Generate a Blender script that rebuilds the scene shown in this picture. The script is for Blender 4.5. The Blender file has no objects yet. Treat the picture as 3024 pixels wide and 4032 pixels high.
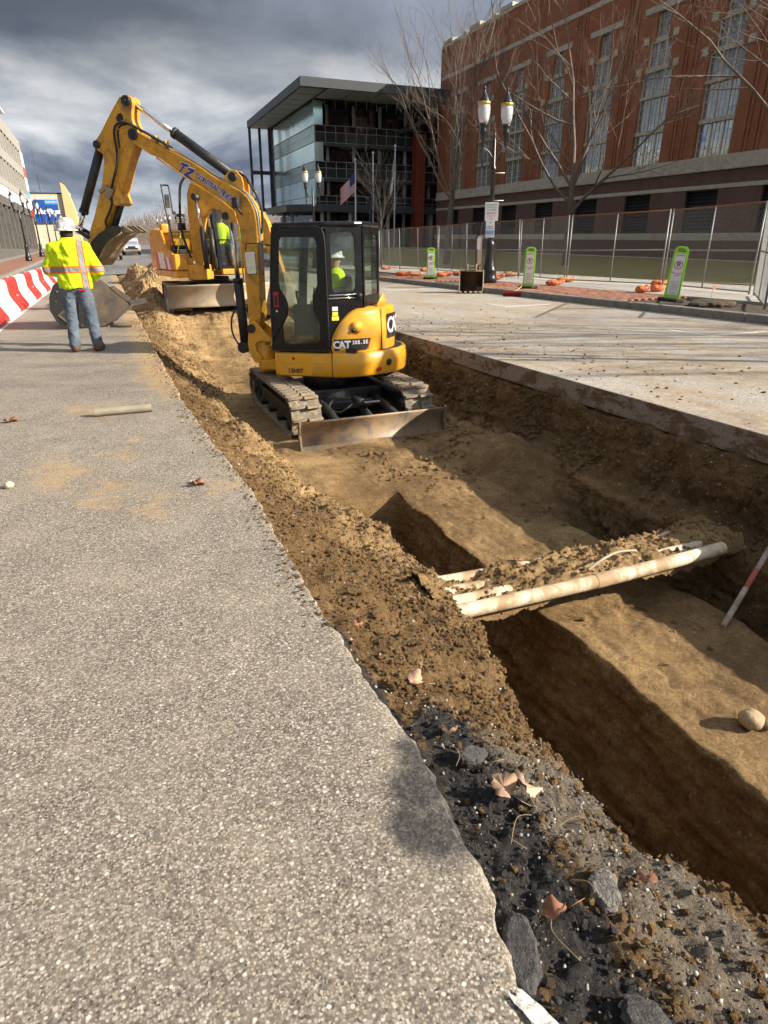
import bpy, bmesh, math, random
import numpy as np
from mathutils import Vector, Matrix

SC = bpy.context.scene
COL = SC.collection
R = math.radians

# ------------------------------------------------------------------ camera
cam_d = bpy.data.cameras.new('camera')
cam = bpy.data.objects.new('camera', cam_d)
COL.objects.link(cam)
CAMR = Matrix(((0.92972622, 0.1523262, -0.33526986),
               (-0.36788567, 0.34362582, -0.86404944),
               (-0.01640999, 0.9266704, 0.37551656)))
CAMH = 1.43
cam.matrix_world = Matrix.Translation((0, 0, CAMH)) @ CAMR.to_4x4()
cam_d.sensor_fit = 'VERTICAL'
cam_d.sensor_height = 36.0
cam_d.lens = 2600.0 / 4032.0 * 36.0
cam_d.clip_start = 0.05
cam_d.clip_end = 3000
SC.camera = cam

# ------------------------------------------------------------------ sun and sky
SUN_EL = R(27.5)
SUN_FROM = Vector((0.83, -0.557, 0)).normalized()          # horizontal direction towards the sun
sd = bpy.data.lights.new('sun', 'SUN')
sd.energy = 5.0
sd.angle = R(0.5)
sd.color = (1.0, 0.91, 0.78)
sun = bpy.data.objects.new('sun', sd)
COL.objects.link(sun)
to_sun = Vector((SUN_FROM.x * math.cos(SUN_EL), SUN_FROM.y * math.cos(SUN_EL), math.sin(SUN_EL)))
sun.rotation_euler = to_sun.to_track_quat('Z', 'Y').to_euler()
sun.location = (30, -20, 40)

world = bpy.data.worlds.new('World')
SC.world = world
world.use_nodes = True
wn, wl = world.node_tree.nodes, world.node_tree.links
wn.clear()
def W(t, **k):
    n = wn.new(t)
    for a, v in k.items():
        setattr(n, a, v)
    return n
w_out = W('ShaderNodeOutputWorld')
w_bg = W('ShaderNodeBackground')
w_sky = W('ShaderNodeTexSky', sky_type='NISHITA', sun_disc=False)
w_sky.sun_elevation = SUN_EL
w_sky.sun_rotation = math.atan2(SUN_FROM.x, SUN_FROM.y)
w_tc = W('ShaderNodeTexCoord')
w_sep = W('ShaderNodeSeparateXYZ')
wl.new(w_tc.outputs['Generated'], w_sep.inputs[0])
def wmath(op, a, b=None, clamp=False):
    n = W('ShaderNodeMath', operation=op, use_clamp=clamp)
    for i, v in enumerate((a, b)):
        if v is None: continue
        if isinstance(v, (int, float)): n.inputs[i].default_value = v
        else: wl.new(v, n.inputs[i])
    return n.outputs[0]
zc = wmath('MAXIMUM', w_sep.outputs['Z'], 0.0)
den = wmath('ADD', zc, 0.16)
w_cx = wmath('DIVIDE', w_sep.outputs['X'], den)
w_cy = wmath('DIVIDE', w_sep.outputs['Y'], den)
w_comb = W('ShaderNodeCombineXYZ')
wl.new(w_cx, w_comb.inputs[0]); wl.new(w_cy, w_comb.inputs[1])
def wnoise(scale, detail, rough, dist, off):
    m = W('ShaderNodeMapping'); m.inputs['Location'].default_value = off
    wl.new(w_comb.outputs[0], m.inputs[0])
    n = W('ShaderNodeTexNoise'); n.inputs['Scale'].default_value = scale
    n.inputs['Detail'].default_value = detail; n.inputs['Roughness'].default_value = rough
    n.inputs['Distortion'].default_value = dist
    wl.new(m.outputs[0], n.inputs['Vector'])
    return n.outputs['Fac']
def wramp(fac, stops):
    n = W('ShaderNodeValToRGB'); e = n.color_ramp.elements
    e[0].position, e[0].color = stops[0][0], (*stops[0][1], 1)
    e[1].position, e[1].color = stops[1][0], (*stops[1][1], 1)
    for p, c in stops[2:]:
        x = e.new(p); x.color = (*c, 1)
    wl.new(fac, n.inputs[0]); return n.outputs[0]
def wmix(fac, a, b):
    n = W('ShaderNodeMix', data_type='RGBA')
    if isinstance(fac, (int, float)): n.inputs[0].default_value = fac
    else: wl.new(fac, n.inputs[0])
    for s, v in ((6, a), (7, b)):
        if isinstance(v, tuple): n.inputs[s].default_value = (*v, 1)
        else: wl.new(v, n.inputs[s])
    return n.outputs[2]
# heavy slate overcast away from the sun, thinning towards it, with heaped brighter cloud low down
def wn3(scale, detail, rough, dist, off, sc):
    m = W('ShaderNodeMapping'); m.inputs['Location'].default_value = off; m.inputs['Scale'].default_value = sc
    wl.new(w_tc.outputs['Generated'], m.inputs[0])
    n = W('ShaderNodeTexNoise'); n.inputs['Scale'].default_value = scale
    n.inputs['Detail'].default_value = detail; n.inputs['Roughness'].default_value = rough; n.inputs['Distortion'].default_value = dist
    wl.new(m.outputs[0], n.inputs['Vector']); return n.outputs['Fac']
w_dot = W('ShaderNodeVectorMath', operation='DOT_PRODUCT'); wl.new(w_tc.outputs['Generated'], w_dot.inputs[0]); w_dot.inputs[1].default_value = SUN_FROM
sunward = w_dot.outputs['Value']
big = wnoise(0.42, 4, 0.45, 0.2, (3.1, 1.7, 0))
soft = wn3(2.4, 7, 0.52, 0.2, (1.3, 0.2, 0.7), (1, 1, 1.6))
fine = wn3(4.2, 9, 0.56, 0.25, (0.4, 7.3, 2.2), (1, 1, 2.6))
tone = wmath('ADD', wmath('MULTIPLY', big, 0.18), wmath('MULTIPLY', soft, 0.82))
tone = wmath('ADD', wmath('ADD', tone, wmath('MULTIPLY', wmath('ADD', sunward, 0.50), 0.26)), wmath('MULTIPLY', wmath('SUBTRACT', w_sep.outputs['Z'], 0.22), 0.45))
over = wramp(tone, [(0.36, (0.046, 0.054, 0.070)), (0.55, (0.080, 0.092, 0.116)), (0.70, (0.20, 0.225, 0.275)), (0.90, (0.42, 0.45, 0.51))])
heap = wramp(fine, [(0.36, (0.085, 0.105, 0.145)), (0.46, (0.17, 0.195, 0.24)), (0.55, (0.33, 0.355, 0.385)), (0.66, (0.54, 0.55, 0.56))])
low = wramp(wmath('ADD', w_sep.outputs['Z'], wmath('MULTIPLY', wmath('SUBTRACT', soft, 0.5), 0.30)),
            [(0.13, (1, 1, 1)), (0.27, (0, 0, 0))])
cloud = wmix(low, over, heap)
sky_s = W('ShaderNodeVectorMath', operation='SCALE'); sky_s.inputs['Scale'].default_value = 0.10
wl.new(w_sky.outputs[0], sky_s.inputs[0])
gap = wramp(wmath('ADD', fine, wmath('MULTIPLY', sunward, -0.28)), [(0.22, (1, 1, 1)), (0.42, (0, 0, 0))])
sky_all = wmix(wmath('MULTIPLY', gap, 0.8), cloud, sky_s.outputs[0])
wl.new(sky_all, w_bg.inputs['Color'])
w_bg.inputs['Strength'].default_value = 0.85
wl.new(w_bg.outputs[0], w_out.inputs[0])

vs = SC.view_settings
vs.view_transform = 'Standard'; vs.look = 'None'; vs.gamma = 1.0; vs.use_curve_mapping = False
vs.exposure = 1.0
SC.render.film_transparent = False
SC.cycles.max_bounces = 5
SC.cycles.use_adaptive_sampling = True
SC.cycles.adaptive_threshold = 0.025
SC.cycles.adaptive_min_samples = 12
SC.cycles.transparent_max_bounces = 12
SC.cycles.use_denoising = True
SC.cycles.sample_clamp_indirect = 6

# ------------------------------------------------------------------ helpers: materials
class NT:
    """Small wrapper to write a node material in a few lines."""
    def __init__(self, name):
        self.m = bpy.data.materials.new(name); self.m.use_nodes = True
        self.n = self.m.node_tree.nodes; self.l = self.m.node_tree.links
        self.b = self.n['Principled BSDF']
        self._tc = None
    def new(self, t, **k):
        n = self.n.new(t)
        for a, v in k.items(): setattr(n, a, v)
        return n
    def put(self, sock, v):
        if isinstance(v, (int, float)): sock.default_value = v
        elif isinstance(v, tuple):
            sock.default_value = (*v, 1) if len(v) == 3 and sock.type == 'RGBA' else v
        else: self.l.new(v, sock)
    def co(self, kind='Object'):
        if self._tc is None: self._tc = self.new('ShaderNodeTexCoord')
        return self._tc.outputs[kind]
    def pos(self):
        return self.new('ShaderNodeNewGeometry').outputs['Position']
    def map(self, v, scale=(1, 1, 1), loc=(0, 0, 0), rot=(0, 0, 0)):
        m = self.new('ShaderNodeMapping'); self.l.new(v, m.inputs[0])
        m.inputs['Scale'].default_value = scale; m.inputs['Location'].default_value = loc
        m.inputs['Rotation'].default_value = rot
        return m.outputs[0]
    def noise(self, v, scale, detail=4, rough=0.55, dist=0.0, out='Fac'):
        n = self.new('ShaderNodeTexNoise'); self.l.new(v, n.inputs['Vector'])
        n.inputs['Scale'].default_value = scale; n.inputs['Detail'].default_value = detail
        n.inputs['Roughness'].default_value = rough; n.inputs['Distortion'].default_value = dist
        return n.outputs[out]
    def vor(self, v, scale, feature='F1', out='Distance', rnd=1.0):
        n = self.new('ShaderNodeTexVoronoi', feature=feature); self.l.new(v, n.inputs['Vector'])
        n.inputs['Scale'].default_value = scale; n.inputs['Randomness'].default_value = rnd
        return n.outputs[out]
    def ramp(self, fac, stops, interp='LINEAR'):
        n = self.new('ShaderNodeValToRGB'); n.color_ramp.interpolation = interp
        e = n.color_ramp.elements
        def c3(c): return (c, c, c, 1) if isinstance(c, (int, float)) else (*c, 1)
        e[0].position, e[0].color = stops[0][0], c3(stops[0][1])
        e[1].position, e[1].color = stops[1][0], c3(stops[1][1])
        for p, c in stops[2:]:
            x = e.new(p); x.color = c3(c)
        self.l.new(fac, n.inputs[0]); return n.outputs[0]
    def mix(self, fac, a, b, mode='MIX'):
        n = self.new('ShaderNodeMix', data_type='RGBA', blend_type=mode)
        self.put(n.inputs[0], fac); self.put(n.inputs[6], a); self.put(n.inputs[7], b)
        return n.outputs[2]
    def math(self, op, a, b=None, clamp=False):
        n = self.new('ShaderNodeMath', operation=op, use_clamp=clamp)
        self.put(n.inputs[0], a)
        if b is not None: self.put(n.inputs[1], b)
        return n.outputs[0]
    def bump(self, h, strength=0.3, dist=0.01, normal=None):
        n = self.new('ShaderNodeBump'); n.inputs['Strength'].default_value = strength
        n.inputs['Distance'].default_value = dist
        self.l.new(h, n.inputs['Height'])
        if normal is not None: self.l.new(normal, n.inputs['Normal'])
        return n.outputs[0]
    def attr(self, name, out='Fac'):
        n = self.new('ShaderNodeAttribute', attribute_name=name); return n.outputs[out]
    def set(self, **k):
        names = dict(col='Base Color', rough='Roughness', metal='Metallic', nrm='Normal', ior='IOR', trans='Transmission Weight',
                     alpha='Alpha', spec='Specular IOR Level', coat='Coat Weight', emit='Emission Color', es='Emission Strength')
        for a, v in k.items(): self.put(self.b.inputs[names[a]], v)
        return self.m

MATS = {}
def mat_plain(name, col, rough=0.6, metal=0.0, var=0.12, scale=6.0, bump=0.0, bscale=60.0, dirt=None, dirt_amt=0.5, dirt_scale=3.0, coat=0.0, spec=0.5):
    """Painted / moulded surface with slight tone variation, optional grime with its own shape, fine relief."""
    if name in MATS: return MATS[name]
    t = NT(name); v = t.co()
    n1 = t.noise(v, scale, 5, 0.6)
    lo = tuple(c * (1 - var) for c in col); hi = tuple(min(1, c * (1 + var)) for c in col)
    c = t.ramp(n1, [(0.3, lo), (0.7, hi)])
    r = t.math('ADD', t.math('MULTIPLY', t.noise(v, scale * 2.3, 3), 0.2), rough - 0.1)
    if dirt is not None:
        d = t.ramp(t.noise(v, dirt_scale, 8, 0.72, 0.6), [(0.60 - 0.22 * dirt_amt, 0.0), (0.78 - 0.22 * dirt_amt, 1.0)])
        d = t.math('MULTIPLY', d, min(1.0, 0.55 + 0.4 * dirt_amt))
        c = t.mix(d, c, dirt)
        r = t.math('ADD', r, t.math('MULTIPLY', d, 0.25))
    k = dict(col=c, rough=r, metal=metal, spec=spec)
    if coat: k['coat'] = coat
    if bump: k['nrm'] = t.bump(t.noise(v, bscale, 4, 0.6), bump, 0.01)
    MATS[name] = t.set(**k); return MATS[name]

# ------------------------------------------------------------------ helpers: meshes
class MB:
    """Collects shapes into one mesh."""
    def __init__(self): self.v = []; self.f = []; self.sm = []; self.M = None
    def _add(self, vs, fs, smooth=False):
        o = len(self.v)
        if self.M is not None: vs = [self.M @ Vector(p) for p in vs]
        self.v += [tuple(p) for p in vs]
        for f in fs:
            self.f.append(tuple(i + o for i in f)); self.sm.append(smooth)
        return self
    def box(self, c, s, rot=None):
        x, y, z = s[0] / 2, s[1] / 2, s[2] / 2
        vs = [Vector((a, b, d)) for a in (-x, x) for b in (-y, y) for d in (-z, z)]
        if rot is not None:
            vs = [rot @ p for p in vs]
        c = Vector(c); vs = [p + c for p in vs]
        return self._add(vs, [(0, 1, 3, 2), (4, 6, 7, 5), (0, 4, 5, 1), (2, 3, 7, 6), (0, 2, 6, 4), (1, 5, 7, 3)])
    def bx(self, x0, x1, y0, y1, z0, z1):
        return self.box(((x0 + x1) / 2, (y0 + y1) / 2, (z0 + z1) / 2), (abs(x1 - x0), abs(y1 - y0), abs(z1 - z0)))
    def cyl(self, p0, p1, r0, r1=None, seg=16, caps=True):
        r1 = r0 if r1 is None else r1
        return self.tube([p0, p1], [r0, r1], seg, caps)
    def tube(self, pts, rad, seg=10, caps=True, flat=1.0):
        pts = [Vector(p) for p in pts]
        if isinstance(rad, (int, float)): rad = [rad] * len(pts)
        vs, fs = [], []
        t0 = (pts[1] - pts[0]).normalized()
        a = Vector((0, 0, 1)) if abs(t0.z) < 0.9 else Vector((1, 0, 0))
        u = t0.cross(a).normalized()
        for i, p in enumerate(pts):
            if i == 0: t = pts[1] - pts[0]
            elif i == len(pts) - 1: t = pts[-1] - pts[-2]
            else: t = (pts[i + 1] - p).normalized() + (p - pts[i - 1]).normalized()
            t = t.normalized()
            u = (u - t * u.dot(t))
            if u.length < 1e-6: u = t.orthogonal()
            u.normalize(); w = t.cross(u)
            for k in range(seg):
                an = 2 * math.pi * k / seg
                vs.append(p + (u * math.cos(an) + w * math.sin(an) * flat) * rad[i])
        for i in range(len(pts) - 1):
            for k in range(seg):
                k2 = (k + 1) % seg
                fs.append((i * seg + k, i * seg + k2, (i + 1) * seg + k2, (i + 1) * seg + k))
        self._add(vs, fs, True)
        if caps:
            o = len(self.v) - len(vs)
            self.f.append(tuple(o + k for k in reversed(range(seg)))); self.sm.append(False)
            self.f.append(tuple(o + (len(pts) - 1) * seg + k for k in range(seg))); self.sm.append(False)
        return self
    def lathe(self, prof, c=(0, 0, 0), seg=16, smooth=True):
        """profile of (r, z) about the vertical axis through c"""
        vs, fs = [], []
        for r, z in prof:
            for k in range(seg):
                a = 2 * math.pi * k / seg
                vs.append((c[0] + r * math.cos(a), c[1] + r * math.sin(a), c[2] + z))
        for i in range(len(prof) - 1):
            for k in range(seg):
                k2 = (k + 1) % seg
                fs.append((i * seg + k, i * seg + k2, (i + 1) * seg + k2, (i + 1) * seg + k))
        fs.append(tuple(reversed(range(seg)))); fs.append(tuple((len(prof) - 1) * seg + k for k in range(seg)))
        return self._add(vs, fs, smooth)
    def prism(self, poly, fn, t0, t1, smooth=False):
        """2-D polygon extruded between two offsets; fn(a, b, t) -> point"""
        n = len(poly)
        ar = sum(poly[i][0] * poly[(i + 1) % n][1] - poly[(i + 1) % n][0] * poly[i][1] for i in range(n))
        vs = [fn(a, b, t0) for a, b in poly] + [fn(a, b, t1) for a, b in poly]
        self._add(vs, [tuple(reversed(range(n))), tuple(range(n, 2 * n))] if not smooth else [(i, (i + 1) % n, n + (i + 1) % n, n + i) for i in range(n)], smooth)
        o = len(self.v) - 2 * n
        for f in ([tuple(reversed(range(n))), tuple(range(n, 2 * n))] if smooth else [(i, (i + 1) % n, n + (i + 1) % n, n + i) for i in range(n)]):
            self.f.append(tuple(i + o for i in f)); self.sm.append(False)
        return self
    def sphere(self, c, r, seg=12, rings=8, s=(1, 1, 1)):
        prof = [(max(1e-4, math.sin(math.pi * i / rings)) * r, -math.cos(math.pi * i / rings) * r) for i in range(rings + 1)]
        vs, fs = [], []
        for rr, z in prof:
            for k in range(seg):
                a = 2 * math.pi * k / seg
                vs.append((c[0] + s[0] * rr * math.cos(a), c[1] + s[1] * rr * math.sin(a), c[2] + s[2] * z))
        for i in range(rings):
            for k in range(seg):
                k2 = (k + 1) % seg
                fs.append((i * seg + k, i * seg + k2, (i + 1) * seg + k2, (i + 1) * seg + k))
        return self._add(vs, fs, True)
    def grid(self, P, smooth=True):
        """P[i][j] points"""
        n, m = len(P), len(P[0])
        vs = [p for row in P for p in row]
        fs = [(i * m + j, i * m + j + 1, (i + 1) * m + j + 1, (i + 1) * m + j) for i in range(n - 1) for j in range(m - 1)]
        return self._add(vs, fs, smooth)
    def quad(self, a, b, c, d): return self._add([a, b, c, d], [(0, 1, 2, 3)])
    def build(self, name, mat, parent=None, bevel=0.0, seg=2, kind=None, fix=True):
        me = bpy.data.meshes.new(name)
        me.from_pydata(self.v, [], self.f)
        me.polygons.foreach_set('use_smooth', self.sm)
        if fix:
            bm = bmesh.new(); bm.from_mesh(me)
            bmesh.ops.recalc_face_normals(bm, faces=bm.faces)
            bm.to_mesh(me); bm.free()
        if mat is not None: me.materials.append(mat)
        me.update()
        return link(name, me, parent, bevel, seg, kind)
def link(name, me, parent=None, bevel=0.0, seg=2, kind=None):
    o = bpy.data.objects.new(name, me); COL.objects.link(o)
    if parent is not None: o.parent = parent
    if bevel:
        b = o.modifiers.new('edge', 'BEVEL'); b.width = bevel; b.segments = seg
        b.limit_method = 'ANGLE'; b.angle_limit = R(35); b.harden_normals = False
    if kind: o['kind'] = kind
    return o
def tag(o, label=None, cat=None, group=None, kind=None):
    if label: o['label'] = label
    if cat: o['category'] = cat
    if group: o['group'] = group
    if kind: o['kind'] = kind
    return o
def thing(name, label, cat, loc=(0, 0, 0), rotz=0.0, group=None, mat=None):
    o = bpy.data.objects.new(name, None); COL.objects.link(o)
    o.empty_display_size = 0.2
    if mat is not None: o.matrix_world = mat
    else:
        o.location = loc; o.rotation_euler = (0, 0, rotz)
    return tag(o, label, cat, group)
def copy_tree(o, parent=None):
    c = o.copy(); COL.objects.link(c); c.parent = parent
    for ch in list(o.children): copy_tree(ch, c)
    return c
_fontcache = {}
def text_mesh(s, size=0.1, extrude=0.002, bold=0.0, spacing=1.0, shear=0.0):
    key = (s, size, extrude, bold, spacing, shear)
    if key in _fontcache: return _fontcache[key]
    cu = bpy.data.curves.new('lettering', 'FONT'); cu.body = s; cu.size = size; cu.extrude = extrude
    cu.offset = bold; cu.space_character = spacing; cu.shear = shear
    cu.align_x = 'CENTER'; cu.align_y = 'CENTER'; cu.resolution_u = 3
    ob = bpy.data.objects.new('lettering', cu); COL.objects.link(ob)
    dg = bpy.context.evaluated_depsgraph_get(); dg.update()
    me = bpy.data.meshes.new_from_object(ob.evaluated_get(dg))
    bpy.data.objects.remove(ob); bpy.data.curves.remove(cu)
    _fontcache[key] = me
    return me
def put_text(name, s, mat, parent, loc, rot, size, **k):
    """rot: 3x3 matrix whose columns are text right, text up, text outward"""
    me = text_mesh(s, size, **k).copy()
    me.materials.clear(); me.materials.append(mat)
    o = link(name, me, parent)
    o.matrix_local = Matrix.Translation(loc) @ rot.to_4x4()
    return o
def basis(right, up):
    r = Vector(right).normalized(); u = Vector(up); u = (u - r * u.dot(r)).normalized(); w = r.cross(u)
    return Matrix((r, u, w)).transposed()

# ------------------------------------------------------------------ helpers: numpy noise
def _hash3(ix, iy, iz, seed):
    h = (ix * 374761393 + iy * 668265263 + iz * 2147483647 + seed * 1274126177) & 0xffffffff
    h = ((h ^ (h >> 13)) * 1274126177) & 0xffffffff
    h = (h ^ (h >> 16)) & 0xffff
    return h / 65535.0
def vnoise(x, y, z=None, seed=0):
    z = np.zeros_like(x) if z is None else z
    xi, yi, zi = np.floor(x).astype(np.int64), np.floor(y).astype(np.int64), np.floor(z).astype(np.int64)
    fx, fy, fz = x - xi, y - yi, z - zi
    fx = fx * fx * fx * (fx * (fx * 6 - 15) + 10); fy = fy * fy * fy * (fy * (fy * 6 - 15) + 10); fz = fz * fz * fz * (fz * (fz * 6 - 15) + 10)
    r = 0
    for a in (0, 1):
        wx = fx if a else 1 - fx
        for b in (0, 1):
            wy = fy if b else 1 - fy
            for c in (0, 1):
                wz = fz if c else 1 - fz
                r = r + wx * wy * wz * _hash3(xi + a, yi + b, zi + c, seed)
    return r * 2 - 1
def fbm(x, y, z=None, oct=4, gain=0.5, lac=2.03, seed=0, ridged=False):
    a, s, t = 1.0, 0.0, 0.0
    for i in range(oct):
        n = vnoise(x, y, z, seed + i * 17)
        if ridged: n = 1 - 2 * np.abs(n)
        s = s + a * n; t += a
        a *= gain; x = x * lac + 3.7; y = y * lac + 1.3
        if z is not None: z = z * lac + 5.1
    return s / t
def f1(y, seed=0, oct=3):
    y = np.asarray(y, float); return fbm(y, np.zeros_like(y) + 0.37, None, oct, seed=seed)
def ss(a, b, x):
    t = np.clip((np.asarray(x, float) - a) / (b - a), 0, 1); return t * t * (3 - 2 * t)
def mesh_np(name, V, F, mat, parent=None, smooth=True, attrs=None, kind=None):
    """V (n,3), F (m,4 or 3) -> object, fast"""
    me = bpy.data.meshes.new(name)
    V = np.ascontiguousarray(V, np.float32); F = np.ascontiguousarray(F, np.int32)
    k = F.shape[1]
    me.vertices.add(len(V)); me.vertices.foreach_set('co', V.ravel())
    me.loops.add(F.size); me.loops.foreach_set('vertex_index', F.ravel())
    me.polygons.add(len(F)); me.polygons.foreach_set('loop_start', np.arange(len(F), dtype=np.int32) * k)
    me.polygons.foreach_set('use_smooth', np.full(len(F), smooth))
    for a, arr in (attrs or {}).items():
        at = me.attributes.new(a, 'FLOAT', 'POINT'); at.data.foreach_set('value', np.ascontiguousarray(arr, np.float32).ravel())
    me.update(calc_edges=True); me.validate()
    if mat is not None: me.materials.append(mat)
    return link(name, me, parent, kind=kind)
def grid_faces(n, m):
    i, j = np.meshgrid(np.arange(n - 1), np.arange(m - 1), indexing='ij')
    a = (i * m + j).ravel()
    return np.stack([a, a + 1, a + m + 1, a + m], 1)
def zg(y):
    """height of the street along its length: it falls away in front of us, then levels out (level is +1.5 %)"""
    return 0.0152 * np.maximum(0.0, np.asarray(y, float) - 43.0)
# plumb frame of the buildings in the street's own frame (the street falls 1.5 % and tilts 2 %)
LEV = Matrix(((0.99969561, 0.01327441, 0.02079607), (-0.01296064, 0.99980122, -0.01515063), (-0.02099305, 0.01487649, 0.99966894)))
def lev(x, y, z): return LEV @ Vector((x, y, z)) + Vector((0, 0, CAMH))
# ================================================================== SETTING: street, trench, pavements, lawn
def blob(t, P, x, y, rx, ry, soft=0.5):
    """soft elliptical mask around a place on the street"""
    m = t.map(P, (1 / rx, 1 / ry, 0), (-x / rx, -y / ry, 0))
    n = t.new('ShaderNodeVectorMath', operation='LENGTH'); t.l.new(m, n.inputs[0])
    return t.ramp(n.outputs['Value'], [(1 - soft, 1.0), (1.0, 0.0)])
def vmax(t, L):
    r = L[0]
    for x in L[1:]: r = t.math('MAXIMUM', r, x)
    return r

def make_left_road():
    t = NT('worn_chip_asphalt'); P = t.pos()
    cell = t.vor(P, 155, out='Color'); cd = t.vor(P, 155)
    sep = t.new('ShaderNodeSeparateColor'); t.l.new(cell, sep.inputs[0])
    tone = t.ramp(sep.outputs[0], [(0.0, (0.06, 0.056, 0.052)), (0.14, (0.15, 0.134, 0.116)), (0.36, (0.27, 0.240, 0.20)), (0.60, (0.39, 0.345, 0.285)), (0.82, (0.48, 0.445, 0.385)), (0.95, (0.58, 0.555, 0.505))], 'CONSTANT')
    tint = t.mix(t.math('MULTIPLY', sep.outputs[1], 0.32), tone, (0.34, 0.24, 0.15))
    binder = t.ramp(t.noise(P, 240, 3), [(0.35, (0.085, 0.076, 0.066)), (0.7, (0.20, 0.178, 0.150))])
    gap = t.ramp(t.math('ADD', cd, t.math('MULTIPLY', t.math('SUBTRACT', t.noise(P, 320, 3), 0.5), 0.35)), [(0.40, 0.0), (0.66, 0.7)])
    c = t.mix(gap, tint, binder)
    # a sparser set of larger flat stones
    c2 = t.vor(P, 62, out='Color'); d2 = t.vor(P, 62); s2 = t.new('ShaderNodeSeparateColor'); t.l.new(c2, s2.inputs[0])
    m2 = t.math('MULTIPLY', t.math('GREATER_THAN', s2.outputs[0], 0.62), t.ramp(d2, [(0.26, 1.0), (0.36, 0.0)]))
    c = t.mix(m2, c, t.ramp(s2.outputs[1], [(0.0, (0.10, 0.098, 0.095)), (0.35, (0.27, 0.24, 0.205)), (0.65, (0.42, 0.37, 0.30)), (0.95, (0.66, 0.62, 0.55))]))
    big = t.ramp(t.noise(P, 1.3, 6, 0.65), [(0.3, (0.84, 0.835, 0.815)), (0.7, (1.08, 1.055, 1.01))])
    c = t.mix(1.0, c, big, 'MULTIPLY')
    # fine dust rubbed into the paving
    dust = t.ramp(t.noise(P, 2.2, 7, 0.7), [(0.45, 0.0), (0.80, 0.38)])
    c = t.mix(dust, c, (0.44, 0.375, 0.285))
    # spilled sand
    warp = t.new('ShaderNodeMix', data_type='VECTOR')
    n3 = t.noise(P, 2.6, 4, 0.6, out='Color')
    sub = t.new('ShaderNodeVectorMath', operation='MULTIPLY_ADD'); t.l.new(n3, sub.inputs[0])
    sub.inputs[1].default_value = (0.7, 1.1, 0); t.l.new(P, sub.inputs[2])
    Q = t.map(sub.outputs[0], loc=(-0.35, -0.55, 0))
    spots = [(-0.18, 6.8, .42, .65), (-0.42, 6.95, .35, .5), (-0.08, 5.1, .22, .35), (-0.5, 4.9, .42, .6), (-0.22, 4.4, .38, .5),
             (0.03, 3.95, .36, .36), (0.5, 4.05, .26, .45), (0.03, 9.7, .16, .9), (0.2, 8.4, .18, .5), (0.47, 8.2, .2, .7), (-0.05, 5.5, .12, .2),
             (0.45, 10.5, .3, .6), (0.3, 13.0, .4, 2.0), (0.35, 17.0, .3, 3.0)]
    m = vmax(t, [blob(t, Q, *s, soft=0.9) for s in spots])
    m = t.ramp(t.math('ADD', t.math('MULTIPLY', m, 0.62), t.math('ADD', t.math('MULTIPLY', t.math('SUBTRACT', t.noise(P, 90, 5, 0.8), 0.5), 1.5), t.math('MULTIPLY', t.math('SUBTRACT', t.noise(P, 9, 5, 0.7), 0.5), 1.1))), [(0.30, 0.0), (0.85, 0.95)])
    fringe = t.attr('fringe')
    fr = t.ramp(t.math('MULTIPLY', fringe, t.noise(P, 9, 6, 0.75)), [(0.3, 0.0), (0.5, 0.85)])
    m = t.math('MAXIMUM', m, fr)
    c = t.mix(t.math('MULTIPLY', m, 0.95, True), c, t.ramp(t.noise(P, 130, 3), [(0.3, (0.34, 0.215, 0.095)), (0.7, (0.52, 0.365, 0.185))]))
    # tar-black crushed binder ground into the broken edge
    sub2 = t.new('ShaderNodeVectorMath', operation='MULTIPLY_ADD'); t.l.new(n3, sub2.inputs[0]); sub2.inputs[1].default_value = (0.3, 0.3, 0); t.l.new(P, sub2.inputs[2])
    Q2 = t.map(sub2.outputs[0], loc=(-0.15, -0.15, 0))
    tar = vmax(t, [blob(t, Q2, *s, soft=0.6) for s in [(0.63, 1.33, .135, .15), (0.63, 1.17, .14, .14), (0.66, 1.45, .08, .12), (0.56, 1.22, .09, .14)]])
    c = t.mix(t.math('MULTIPLY', t.math('MULTIPLY', tar, t.ramp(t.noise(P, 45, 5, .7), [(0.3, 0.72), (0.55, 1.0)])), 0.92), c, t.ramp(cell, [(0.4, (0.018, 0.018, 0.02)), (0.8, (0.05, 0.048, 0.05))]))
    h = t.math('ADD', t.math('MULTIPLY', sep.outputs[2], 0.5), t.math('MULTIPLY', t.noise(P, 260, 4, .7), 1.0))
    return t.set(col=c, rough=0.86, nrm=t.bump(h, 0.45, 0.004), spec=0.3)

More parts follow.
